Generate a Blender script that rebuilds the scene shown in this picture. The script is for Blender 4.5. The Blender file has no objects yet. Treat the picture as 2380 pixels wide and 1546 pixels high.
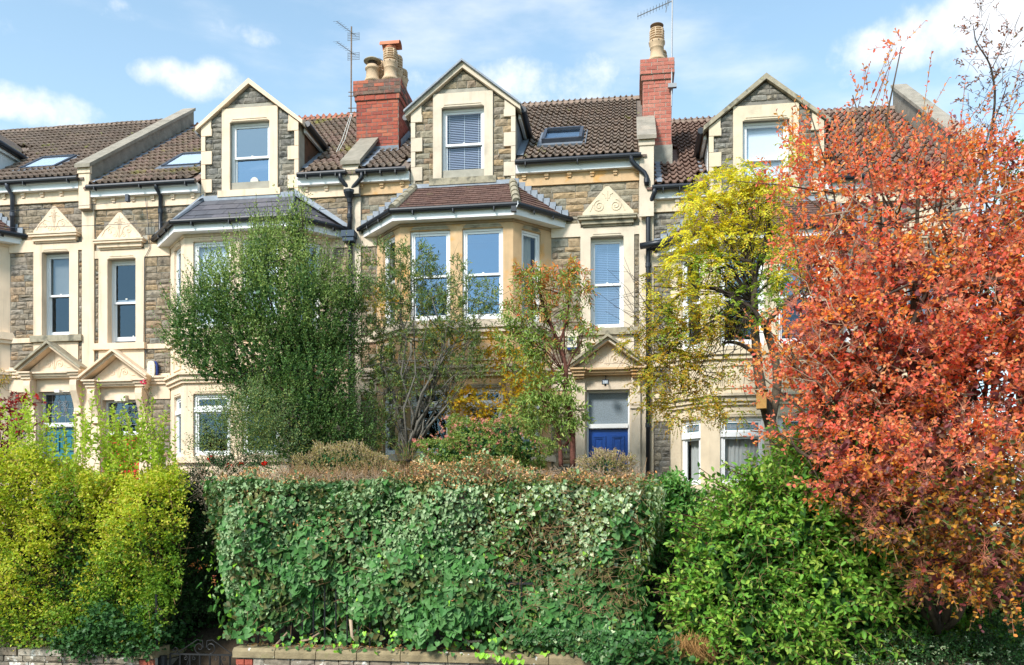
import bpy, math, random
import numpy as np
from mathutils import Vector, Matrix

random.seed(7); RNG = np.random.default_rng(11)
R = math.radians
SC = bpy.context.scene; COL = SC.collection

# ------------------------------------------------------------------ camera, sky, sun, exposure
CAMX, CAMY, CAMZ, YAW = 0.0, -16.3, 2.6, 7.9
cam_d = bpy.data.cameras.new('camera'); cam = bpy.data.objects.new('camera', cam_d); COL.objects.link(cam)
cam.location = (CAMX, CAMY, CAMZ); cam.rotation_euler = (R(90), 0, R(YAW))
cam_d.sensor_width = 36; cam_d.lens = 30.0; cam_d.shift_y = 0.1844
cam_d.clip_start = 0.1; cam_d.clip_end = 3000
SC.camera = cam
SC.view_settings.view_transform = 'Standard'; SC.view_settings.look = 'None'
SC.view_settings.exposure = 1.25; SC.view_settings.gamma = 1.0; SC.view_settings.use_curve_mapping = False
SC.cycles.max_bounces = 6; SC.cycles.transparent_max_bounces = 12
SC.cycles.diffuse_bounces = 3; SC.cycles.glossy_bounces = 3; SC.cycles.transmission_bounces = 4
SC.cycles.sample_clamp_indirect = 6.0

_S, _C, _F = math.sin(R(YAW)), math.cos(R(YAW)), 1983.0
def P(px, py, Y=0.0):
    """point of the place seen at (px, py) of the 2380-wide photograph, on the vertical plane y = Y"""
    u = (px-1190)/_F; v = (1212-py)/_F; t = (Y-CAMY)/(_C+u*_S)
    return (t*(-_S+u*_C), Y, CAMZ+t*v)
def MPP(px, Y):
    return (Y-CAMY)/(_C+(px-1190)/_F*_S)/_F
def proj(x, y, z):
    dx, dy, dz = x-CAMX, y-CAMY, z-CAMZ
    t = -_S*dx+_C*dy
    if t < .1: return (-1e6, -1e6)
    return (1190+_F*(_C*dx+_S*dy)/t, 1212-_F*dz/t)

SUN_EL, SUN_AZ = 40.0, -153.0      # azimuth measured clockwise from +Y
sun_vec = Vector((math.sin(R(SUN_AZ))*math.cos(R(SUN_EL)), math.cos(R(SUN_AZ))*math.cos(R(SUN_EL)), math.sin(R(SUN_EL))))
sd = bpy.data.lights.new('sun', 'SUN'); sd.energy = 2.1; sd.angle = R(11.0); sd.color = (1.0, .965, .915)
so = bpy.data.objects.new('sun', sd); COL.objects.link(so)
so.rotation_euler = sun_vec.to_track_quat('Z', 'Y').to_euler(); so.location = (-20, -30, 30)

def build_world():
    w = bpy.data.worlds.new('World'); SC.world = w; w.use_nodes = True
    nt = w.node_tree; N = nt.nodes; L = nt.links; N.clear()
    out = N.new('ShaderNodeOutputWorld'); bg = N.new('ShaderNodeBackground')
    sky = N.new('ShaderNodeTexSky'); sky.sky_type = 'NISHITA'; sky.sun_disc = False
    sky.sun_elevation = R(SUN_EL); sky.sun_rotation = R(SUN_AZ)
    sky.air_density = 1.0; sky.dust_density = .6; sky.ozone_density = 1.2
    tc = N.new('ShaderNodeTexCoord')
    def math_(op, a, b=None, clamp=False):
        n = N.new('ShaderNodeMath'); n.operation = op; n.use_clamp = clamp
        for i, v in enumerate((a, b)):
            if v is None: continue
            if isinstance(v, (int, float)): n.inputs[i].default_value = v
            else: L.new(v, n.inputs[i])
        return n.outputs[0]
    sep = N.new('ShaderNodeSeparateXYZ'); L.new(tc.outputs['Generated'], sep.inputs[0])
    # thin veil: stretched noise over the dome
    mp = N.new('ShaderNodeMapping'); mp.inputs['Scale'].default_value = (2.2, 2.2, 7.0); L.new(tc.outputs['Generated'], mp.inputs[0])
    nz = N.new('ShaderNodeTexNoise'); nz.inputs['Scale'].default_value = 1.6; nz.inputs['Detail'].default_value = 9; nz.inputs['Roughness'].default_value = .55
    L.new(mp.outputs[0], nz.inputs[0])
    veil = N.new('ShaderNodeMapRange'); veil.interpolation_type = 'SMOOTHSTEP'
    veil.inputs[1].default_value = .46; veil.inputs[2].default_value = .76; veil.inputs[4].default_value = .6
    L.new(nz.outputs[0], veil.inputs[0])
    # warped noise used to break up the cumulus puffs
    n2 = N.new('ShaderNodeTexNoise'); n2.inputs['Scale'].default_value = 13; n2.inputs['Detail'].default_value = 8; n2.inputs['Roughness'].default_value = .6
    L.new(tc.outputs['Generated'], n2.inputs[0])
    total = None
    for (px, py, rx, ry, amt) in [(95, 250, 95, 36, .9), (70, 235, 50, 28, .85), (465, 190, 110, 34, .95), (500, 175, 50, 34, .9), (545, 78, 240, 22, .42), (400, 50, 60, 22, .4), (1215, 195, 215, 62, .72),
                              (1010, 185, 90, 48, .75), (1240, 250, 160, 45, .8), (2230, 55, 200, 62, 1.05), (2330, 110, 120, 70, .85), (2110, 95, 90, 26, .7), (1320, 115, 34, 26, .45), (2000, 200, 60, 30, .3),
                              (760, 150, 90, 14, .3), (280, 12, 28, 16, .35), (20, 60, 60, 22, .4), (2370, 420, 150, 140, .9), (2260, 520, 160, 120, .8)]:
        u = (px-1190)/_F; v = (1212-py)/_F
        d = Vector((-_S+u*_C, _C+u*_S, v)).normalized()
        az = math.atan2(d.x, d.y)
        rgt = Vector((math.cos(az), -math.sin(az), 0)); up = rgt.cross(d)
        def dot(vec):
            n = N.new('ShaderNodeVectorMath'); n.operation = 'DOT_PRODUCT'; L.new(tc.outputs['Generated'], n.inputs[0]); n.inputs[1].default_value = vec; return n.outputs['Value']
        a = math_('MULTIPLY', dot(rgt), _F/rx); b0 = math_('SUBTRACT', dot(up*1.0), 0.0); b = math_('MULTIPLY', b0, _F/ry)
        d2 = math_('ADD', math_('MULTIPLY', a, a), math_('MULTIPLY', b, b))
        fr = math_('GREATER_THAN', dot(d), 0.0)
        g = math_('MULTIPLY', math_('SUBTRACT', 1.0, math_('MULTIPLY', d2, .55)), amt)
        g = math_('MULTIPLY', math_('MAXIMUM', g, 0.0), fr)
        total = g if total is None else math_('MAXIMUM', total, g)
    c = math_('ADD', total, math_('MULTIPLY', math_('SUBTRACT', n2.outputs[0], .5), 2.4))
    cum = N.new('ShaderNodeMapRange'); cum.interpolation_type = 'SMOOTHSTEP'
    cum.inputs[1].default_value = .30; cum.inputs[2].default_value = 1.15; cum.inputs[4].default_value = .92
    L.new(math_('MULTIPLY', c, math_('MINIMUM', math_('MULTIPLY', total, 5.0), 1.0)), cum.inputs[0])
    cov = math_('MAXIMUM', cum.outputs[0], veil.outputs[0])
    # colour: the physical sky, paled towards the horizon by autumn haze, then cloud
    hz = N.new('ShaderNodeMapRange'); hz.inputs[1].default_value = .0; hz.inputs[2].default_value = .62; hz.inputs[3].default_value = .55; hz.inputs[4].default_value = .10
    L.new(sep.outputs[2], hz.inputs[0])
    sat = N.new('ShaderNodeHueSaturation'); sat.inputs['Saturation'].default_value = 1.0; sat.inputs['Value'].default_value = 1.06; L.new(sky.outputs[0], sat.inputs['Color'])
    tint = N.new('ShaderNodeMix'); tint.data_type = 'RGBA'; tint.blend_type = 'MULTIPLY'; tint.inputs[0].default_value = 1.0
    tint.inputs[7].default_value = (.92, 1.12, 1.06, 1); L.new(sat.outputs[0], tint.inputs[6])
    m1 = N.new('ShaderNodeMix'); m1.data_type = 'RGBA'; m1.inputs[7].default_value = (4.4, 5.4, 6.0, 1)
    L.new(hz.outputs[0], m1.inputs[0]); L.new(tint.outputs[2], m1.inputs[6])
    m2 = N.new('ShaderNodeMix'); m2.data_type = 'RGBA'; m2.inputs[7].default_value = (5.3, 5.35, 5.5, 1)
    L.new(cov, m2.inputs[0]); L.new(m1.outputs[2], m2.inputs[6])
    L.new(m2.outputs[2], bg.inputs[0]); bg.inputs[1].default_value = .1
    L.new(bg.outputs[0], out.inputs[0])
build_world()

# ------------------------------------------------------------------ materials
MATS = {}
def hexlin(c):
    return tuple(((v/255)/12.92 if v/255 <= .04045 else ((v/255+.055)/1.055)**2.4) for v in c)+(1,)
def mat(name, cols, rough=.85, spec=.25, var=.25, vscale=6, bump=0, bscale=40, patches=(), rnd=True, metal=0, transl=0, streak=0, zone=None, clump=None):
    """cols: colours (linear rgb) picked at random per object / per island; patches: (colour, scale, threshold, softness, amount)"""
    m = bpy.data.materials.new(name); m.use_nodes = True; nt = m.node_tree; N = nt.nodes; L = nt.links; N.clear()
    out = N.new('ShaderNodeOutputMaterial'); bs = N.new('ShaderNodeBsdfPrincipled')
    geo = N.new('ShaderNodeNewGeometry'); oi = N.new('ShaderNodeObjectInfo')
    add = N.new('ShaderNodeMath'); add.operation = 'ADD'; L.new(oi.outputs['Random'], add.inputs[0]); L.new(geo.outputs['Random Per Island'], add.inputs[1])
    fr = N.new('ShaderNodeMath'); fr.operation = 'FRACT'; L.new(add.outputs[0], fr.inputs[0])
    def ramp(cols, src, interp='LINEAR'):
        r = N.new('ShaderNodeValToRGB'); r.color_ramp.interpolation = interp
        e = r.color_ramp.elements
        while len(e) < len(cols): e.new(.5)
        for i, c in enumerate(cols):
            e[i].position = i/max(1, len(cols)-1) if interp == 'LINEAR' else i/len(cols); e[i].color = tuple(c[:3])+(1,)
        L.new(src, r.inputs[0]); return r.outputs[0]
    if len(cols) == 1:
        c = N.new('ShaderNodeRGB'); c.outputs[0].default_value = tuple(cols[0][:3])+(1,); col = c.outputs[0]
    else: col = ramp(cols, fr.outputs[0])
    def noise(scale, detail=5, vec=None, rg=.55):
        n = N.new('ShaderNodeTexNoise'); n.inputs['Scale'].default_value = scale; n.inputs['Detail'].default_value = detail; n.inputs['Roughness'].default_value = rg
        L.new(vec if vec is not None else geo.outputs['Position'], n.inputs['Vector']); return n.outputs[0]
    def mixc(f, a, b, mode='MIX'):
        x = N.new('ShaderNodeMix'); x.data_type = 'RGBA'; x.blend_type = mode
        if isinstance(f, (int, float)): x.inputs[0].default_value = f
        else: L.new(f, x.inputs[0])
        for i, v in ((6, a), (7, b)):
            if isinstance(v, tuple): x.inputs[i].default_value = tuple(v[:3])+(1,)
            else: L.new(v, x.inputs[i])
        return x.outputs[2]
    def mrange(src, a, b, c=0., d=1., smooth=True):
        x = N.new('ShaderNodeMapRange'); x.interpolation_type = 'SMOOTHSTEP' if smooth else 'LINEAR'
        for i, v in enumerate((a, b, c, d)): x.inputs[i+1].default_value = v
        L.new(src, x.inputs[0]); return x.outputs[0]
    if zone:   # second colour family beyond a plane through the plant: (colours, axis, start, end)
        cols2, axis, a0, a1 = zone
        d = N.new('ShaderNodeVectorMath'); d.operation = 'DOT_PRODUCT'; L.new(geo.outputs['Position'], d.inputs[0]); d.inputs[1].default_value = axis
        nn = noise(2.2, 4); am = N.new('ShaderNodeMath'); am.operation = 'MULTIPLY_ADD'; L.new(nn, am.inputs[0]); am.inputs[1].default_value = 1.6*(abs(a1-a0)+.3); L.new(d.outputs['Value'], am.inputs[2])
        sb = N.new('ShaderNodeMath'); sb.operation = 'SUBTRACT'; L.new(am.outputs[0], sb.inputs[0]); sb.inputs[1].default_value = .8*(abs(a1-a0)+.3)
        f = mrange(sb.outputs[0], a0, a1)
        # pick per leaf rather than blending
        r2 = N.new('ShaderNodeMath'); r2.operation = 'FRACT'; mu = N.new('ShaderNodeMath'); mu.operation = 'MULTIPLY'; mu.inputs[1].default_value = 7.31; L.new(fr.outputs[0], mu.inputs[0]); L.new(mu.outputs[0], r2.inputs[0])
        gt = N.new('ShaderNodeMath'); gt.operation = 'LESS_THAN'; L.new(r2.outputs[0], gt.inputs[0]); L.new(f, gt.inputs[1])
        col = mixc(gt.outputs[0], col, ramp(cols2, fr.outputs[0]))
    if clump:   # a second colour family that comes in clumps: (colours, noise scale, threshold, softness)
        cols2, sc, th, so_ = clump
        f = mrange(noise(sc, 3), th, th+so_); r2 = N.new('ShaderNodeMath'); r2.operation = 'FRACT'; mu = N.new('ShaderNodeMath'); mu.operation = 'MULTIPLY'; mu.inputs[1].default_value = 5.77
        L.new(fr.outputs[0], mu.inputs[0]); L.new(mu.outputs[0], r2.inputs[0]); gt = N.new('ShaderNodeMath'); gt.operation = 'LESS_THAN'; L.new(r2.outputs[0], gt.inputs[0]); L.new(f, gt.inputs[1])
        col = mixc(gt.outputs[0], col, ramp(cols2, fr.outputs[0]))
    for (pc, sc, th, so_, am_) in patches:
        f = mrange(noise(sc, 7), th, th+so_, 0, am_); col = mixc(f, col, tuple(pc))
    if streak:
        mp = N.new('ShaderNodeMapping'); mp.inputs['Scale'].default_value = (9, 9, .7); L.new(geo.outputs['Position'], mp.inputs[0])
        f = mrange(noise(1.0, 6, mp.outputs[0]), .5, .75, 0, streak); col = mixc(f, col, (.30, .24, .16), 'MIX')
    if var:
        f = mrange(noise(vscale, 8), .25, .75, 1-var, 1+var, False)
        v = N.new('ShaderNodeCombineColor');
        for i in range(3): L.new(f, v.inputs[i])
        col = mixc(1.0, col, v.outputs[0], 'MULTIPLY')
    L.new(col, bs.inputs['Base Color']); bs.inputs['Roughness'].default_value = rough
    bs.inputs['Specular IOR Level'].default_value = spec; bs.inputs['Metallic'].default_value = metal
    if bump:
        b = N.new('ShaderNodeBump'); b.inputs['Strength'].default_value = bump; b.inputs['Distance'].default_value = .02
        L.new(noise(bscale, 8, rg=.65), b.inputs['Height']); L.new(b.outputs[0], bs.inputs['Normal'])
    sh = bs.outputs[0]
    if transl:
        t = N.new('ShaderNodeBsdfTranslucent'); L.new(mixc(1.0, col, (1.25, 1.2, .75), 'MULTIPLY'), t.inputs[0])
        x = N.new('ShaderNodeMixShader'); x.inputs[0].default_value = transl; L.new(sh, x.inputs[1]); L.new(t.outputs[0], x.inputs[2]); sh = x.outputs[0]
    L.new(sh, out.inputs[0]); MATS[name] = m; return m
def glassmat(name, tint=(.5, .6, .7), refl=.45, rough=.02, see=.55, gtint=(.72, .86, 1.0), ripple=.15):
    m = bpy.data.materials.new(name); m.use_nodes = True; nt = m.node_tree; N = nt.nodes; L = nt.links; N.clear()
    out = N.new('ShaderNodeOutputMaterial'); tr = N.new('ShaderNodeBsdfTransparent'); tr.inputs[0].default_value = tint+(1,)
    gl = N.new('ShaderNodeBsdfGlossy'); gl.inputs['Roughness'].default_value = rough; gl.inputs[0].default_value = gtint+(1,)
    lw = N.new('ShaderNodeLayerWeight'); lw.inputs[0].default_value = .5
    pw = N.new('ShaderNodeMath'); pw.operation = 'POWER'; pw.inputs[1].default_value = 4.5; L.new(lw.outputs['Facing'], pw.inputs[0])
    mr = N.new('ShaderNodeMapRange'); mr.inputs[3].default_value = refl; mr.inputs[4].default_value = 1.0; L.new(pw.outputs[0], mr.inputs[0])
    geo = N.new('ShaderNodeNewGeometry'); nz = N.new('ShaderNodeTexNoise'); nz.inputs['Scale'].default_value = 2.2; L.new(geo.outputs['Position'], nz.inputs[0])
    bp = N.new('ShaderNodeBump'); bp.inputs['Strength'].default_value = ripple; bp.inputs['Distance'].default_value = .02; L.new(nz.outputs[0], bp.inputs['Height']); L.new(bp.outputs[0], gl.inputs['Normal'])
    mx = N.new('ShaderNodeMixShader'); L.new(mr.outputs[0], mx.inputs[0]); L.new(tr.outputs[0], mx.inputs[1]); L.new(gl.outputs[0], mx.inputs[2])
    L.new(mx.outputs[0], out.inputs[0]); MATS[name] = m; return m

LICHEN = ((.42, .40, .30), 22, .62, .06, .6)
mat('cream', [(.80, .62, .445)], var=.10, vscale=3, bump=.2, bscale=60, streak=.34, patches=[((.74, .45, .22), 1.4, .56, .2, .45), ((.50, .41, .29), 3, .60, .14, .45), ((.30, .25, .18), 9, .70, .06, .5)])
mat('bathstone', [(.68, .56, .40)], var=.13, vscale=3, bump=.2, bscale=50, streak=.22, patches=[((.40, .35, .26), 1.6, .54, .18, .6), ((.60, .36, .12), 2.3, .62, .12, .4)])
mat('ochrestone', [(.60, .40, .22)], var=.16, vscale=3, bump=.2, bscale=50, streak=.3, patches=[((.66, .33, .09), 2.3, .54, .1, .75), ((.66, .50, .30), 3.0, .60, .1, .6), ((.27, .19, .12), 1.2, .57, .15, .4)])
mat('headstone', [(.36, .26, .165)], var=.2, vscale=4, bump=.3, bscale=50, patches=[((.20, .15, .11), 2.2, .52, .14, .6), ((.58, .38, .18), 3, .62, .1, .5)])
mat('greystone', [(.66, .55, .42)], var=.13, vscale=3, bump=.2, bscale=50, streak=.2, patches=[((.36, .31, .24), 2.2, .52, .2, .5)])
mat('weathered', [(.36, .31, .22)], var=.25, vscale=9, bump=.4, bscale=50, patches=[((.13, .12, .09), 5, .50, .15, .8), ((.42, .42, .20), 16, .66, .05, .7)])
mat('mortar', [(.22, .20, .17)], var=.2, bump=.3)
mat('mortarlight', [(.36, .33, .27)], var=.2, bump=.3)
mat('rubble', [(0.190, 0.154, 0.115), (0.285, 0.224, 0.150), (0.231, 0.198, 0.163), (0.367, 0.256, 0.145), (0.244, 0.192, 0.133), (0.299, 0.256, 0.205), (0.339, 0.218, 0.120), (0.210, 0.198, 0.168), (0.271, 0.218, 0.156)], var=.45, vscale=14, bump=.75, bscale=28, patches=[((.05, .047, .042), 6, .60, .1, .55), ((.30, .28, .22), 26, .66, .05, .5)])
mat('rubbledark', [(0.154, 0.141, 0.122), (0.230, 0.205, 0.166), (0.179, 0.173, 0.160), (0.256, 0.218, 0.160), (0.192, 0.179, 0.154), (0.307, 0.282, 0.230)], var=.45, vscale=14, bump=.75, bscale=28, patches=[((.035, .034, .032), 4, .55, .1, .7), ((.36, .34, .28), 26, .64, .05, .6)])
mat('rubblewarm', [(0.186, 0.156, 0.114), (0.276, 0.222, 0.144), (0.228, 0.204, 0.168), (0.384, 0.264, 0.144), (0.252, 0.210, 0.144), (0.312, 0.264, 0.186), (0.198, 0.192, 0.156), (0.300, 0.180, 0.102), (0.246, 0.222, 0.174)], var=.4, vscale=14, bump=.75, bscale=28, patches=[((.07, .062, .05), 6, .62, .1, .5), ((.36, .34, .24), 26, .68, .05, .5)])
mat('wallstone', [(.25, .20, .14), (.32, .27, .20), (.20, .16, .115), (.38, .33, .26)], var=.4, vscale=14, bump=.8, bscale=24, patches=[((.62, .60, .54), 7, .56, .05, .85), ((.09, .075, .055), 5, .60, .1, .6)])
mat('coping', [(.26, .20, .11), (.30, .235, .135)], var=.3, vscale=9, bump=.5, bscale=45, patches=[((.66, .64, .58), 8, .66, .02, .9), ((.10, .085, .05), 2.2, .54, .16, .6), ((.20, .20, .07), 4, .60, .1, .4)])
mat('parapet', [(.27, .235, .19)], var=.25, vscale=5, bump=.4, bscale=60, patches=[((.12, .105, .085), 2.4, .54, .14, .5), ((.5, .46, .38), 30, .66, .03, .5)])
mat('copingtop', [(.36, .31, .25), (.31, .27, .21)], var=.25, vscale=6, bump=.4, bscale=60, patches=[((.15, .135, .105), 3, .54, .14, .6), ((.5, .38, .28), 2, .6, .1, .3)])
mat('brick', [(.36, .085, .055), (.42, .11, .065), (.31, .08, .06), (.46, .15, .085), (.33, .08, .05), (.25, .07, .055)], var=.2, vscale=18, bump=.5, bscale=50, patches=[((.14, .10, .085), 3, .54, .14, .6)])
mat('brickpale', [(.42, .12, .085), (.48, .17, .12), (.37, .115, .085), (.52, .21, .15)], var=.2, vscale=18, bump=.5, bscale=50, patches=[((.2, .15, .12), 5, .62, .1, .4)])
mat('brickdirty', [(.16, .115, .085), (.25, .11, .075), (.13, .105, .085), (.30, .10, .07)], var=.4, vscale=10, bump=.6, bscale=40, patches=[((.09, .085, .07), 6, .5, .1, .6)])
mat('brickbrown', [(.13, .065, .038), (.17, .08, .045), (.10, .055, .035)], var=.3, bump=.5, patches=[((.05, .04, .03), 5, .55, .1, .6)])
mat('pot', [(.52, .37, .23), (.56, .40, .26)], var=.15, vscale=12, bump=.15, patches=[((.30, .22, .13), 5, .60, .12, .5)])
mat('potred', [(.55, .20, .11)], var=.15, bump=.15)
mat('potdark', [(.06, .045, .035)], var=.1)
mat('cement', [(.33, .31, .26)], var=.3, bump=.4)
mat('tile', [(0.156, 0.116, 0.090), (0.202, 0.152, 0.118), (0.182, 0.140, 0.114), (0.234, 0.171, 0.132), (0.169, 0.122, 0.096)], rough=.9, var=.35, vscale=16, bump=.5, bscale=50, patches=[((.24, .24, .07), 3.0, .63, .07, .75), ((.26, .23, .18), 20, .62, .06, .5)])
mat('tilemossy', [(0.156, 0.116, 0.090), (0.208, 0.152, 0.114), (0.240, 0.171, 0.126), (0.260, 0.171, 0.138)], rough=.9, var=.35, vscale=16, bump=.5, bscale=50, patches=[((.30, .28, .05), 1.3, .60, .10, .7), ((.13, .14, .05), 7, .60, .08, .5), ((.28, .25, .2), 20, .62, .06, .5)])
mat('tilebrown', [(0.169, 0.107, 0.084), (0.215, 0.134, 0.102), (0.189, 0.122, 0.096)], rough=.88, var=.25, vscale=16, bump=.4, bscale=50, patches=[((.24, .21, .17), 20, .66, .06, .3)])
mat('tilered', [(.125, .070, .055), (.155, .088, .068), (.115, .066, .055), (.17, .10, .078), (.14, .075, .06)], rough=.85, var=.25, vscale=16, bump=.35, bscale=50, patches=[((.17, .16, .06), 5, .66, .06, .6)])
mat('slate', [(.085, .083, .095), (.11, .107, .12), (.095, .09, .105), (.13, .12, .135)], rough=.5, spec=.4, var=.2, vscale=10, bump=.2, bscale=30, patches=[((.18, .18, .14), 9, .66, .05, .4)])
mat('ridgetile', [(.24, .17, .13), (.28, .20, .15), (.21, .155, .12)], var=.3, vscale=12, bump=.4, patches=[((.12, .10, .08), 8, .56, .1, .5)])
mat('ridgered', [(.42, .16, .10), (.38, .14, .095)], var=.25, vscale=12, bump=.3)
mat('lead', [(.24, .27, .31)], rough=.55, spec=.4, var=.2, vscale=9, bump=.2, patches=[((.44, .46, .48), 6, .60, .1, .6)])
mat('leaddark', [(.16, .18, .21)], rough=.6, var=.15)
mat('white', [(.80, .80, .79)], rough=.4, spec=.4, var=.03, vscale=2)
mat('whiteold', [(.70, .68, .62)], rough=.6, var=.12, vscale=10, patches=[((.35, .30, .22), 12, .66, .06, .4)])
mat('blackpipe', [(.013, .016, .022)], rough=.4, spec=.5, var=.2)
mat('greypipe', [(.055, .062, .08)], rough=.45, spec=.4, var=.2)
mat('hopperblue', [(.04, .065, .10)], rough=.5, var=.2)
mat('iron', [(.012, .012, .013)], rough=.5, spec=.5, var=.2)
mat('aerialmetal', [(.30, .30, .30)], rough=.4, metal=.6, var=.1)
mat('rustmetal', [(.22, .15, .10)], rough=.7, var=.4, vscale=30)
mat('dooblue', [(.004, .055, .28)], rough=.35, spec=.5, var=.06, vscale=3)
mat('doorteal', [(.02, .155, .20)], rough=.4, spec=.45, var=.06, vscale=3)
mat('doorred', [(.62, .035, .012)], rough=.4, spec=.45, var=.06, vscale=3)
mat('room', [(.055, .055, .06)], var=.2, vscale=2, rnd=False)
mat('roomlight', [(.20, .19, .18)], var=.2, vscale=2)
mat('blind', [(.44, .45, .56)], rough=.6, var=.05)
mat('blindwhite', [(.88, .90, .95)], rough=.7, var=.03, vscale=2)
mat('curtain', [(.86, .78, .64)], rough=.9, var=.05, vscale=6, transl=.3)
mat('netcurtain', [(.80, .76, .70)], rough=.9, var=.06, vscale=6, transl=.3)
mat('leadcame', [(.35, .36, .38)], rough=.5, var=.1)
mat('tealglass', [(.03, .13, .18)], rough=.2, spec=.5, var=.1)
mat('frost', [(.19, .23, .26)], rough=.25, spec=.5, var=.35, vscale=50, bump=.3, bscale=90)
mat('frostblue', [(.10, .15, .20)], rough=.25, spec=.5, var=.3, vscale=3, bump=.2, bscale=90)
mat('plasticcream', [(.68, .64, .50)], rough=.5, var=.08)
mat('plasticblue', [(.01, .03, .18)], rough=.35, spec=.5)
mat('soil', [(.05, .035, .022)], var=.5, vscale=5, bump=.6, bscale=20)
mat('asphalt', [(.05, .05, .052)], var=.25, vscale=20, bump=.4, bscale=150)
mat('paving', [(.22, .21, .19)], var=.25, vscale=5, bump=.4, bscale=60)
mat('field', [(.07, .10, .03)], var=.4, vscale=.5)
mat('bark', [(.10, .075, .05)], var=.4, vscale=14, bump=.8, bscale=30)
mat('barkgrey', [(.15, .135, .11)], var=.35, vscale=14, bump=.8, bscale=30)
mat('barkred', [(.13, .05, .035)], var=.4, vscale=14, bump=.8, bscale=30)
mat('barkdark', [(.055, .042, .032)], var=.4, vscale=14, bump=.8, bscale=30)
mat('twigpale', [(.42, .30, .20), (.36, .24, .16), (.5, .38, .26)], var=.25)
mat('twigbrown', [(.30, .17, .08), (.40, .24, .12), (.22, .12, .06)], var=.25)
mat('wood', [(.42, .23, .07)], var=.25, vscale=10, bump=.3)
glassmat('glass', refl=.26)
glassmat('glassblue', refl=.34, tint=(.35, .45, .6), gtint=(.50, .70, .95))
glassmat('glassclear', refl=.06, tint=(.8, .85, .88))
glassmat('glassdark', refl=.10, tint=(.5, .55, .6), gtint=(.6, .8, 1))
glassmat('glassskylight', refl=.30, tint=(.5, .5, .5), gtint=(1, 1, 1), ripple=.02)

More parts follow.
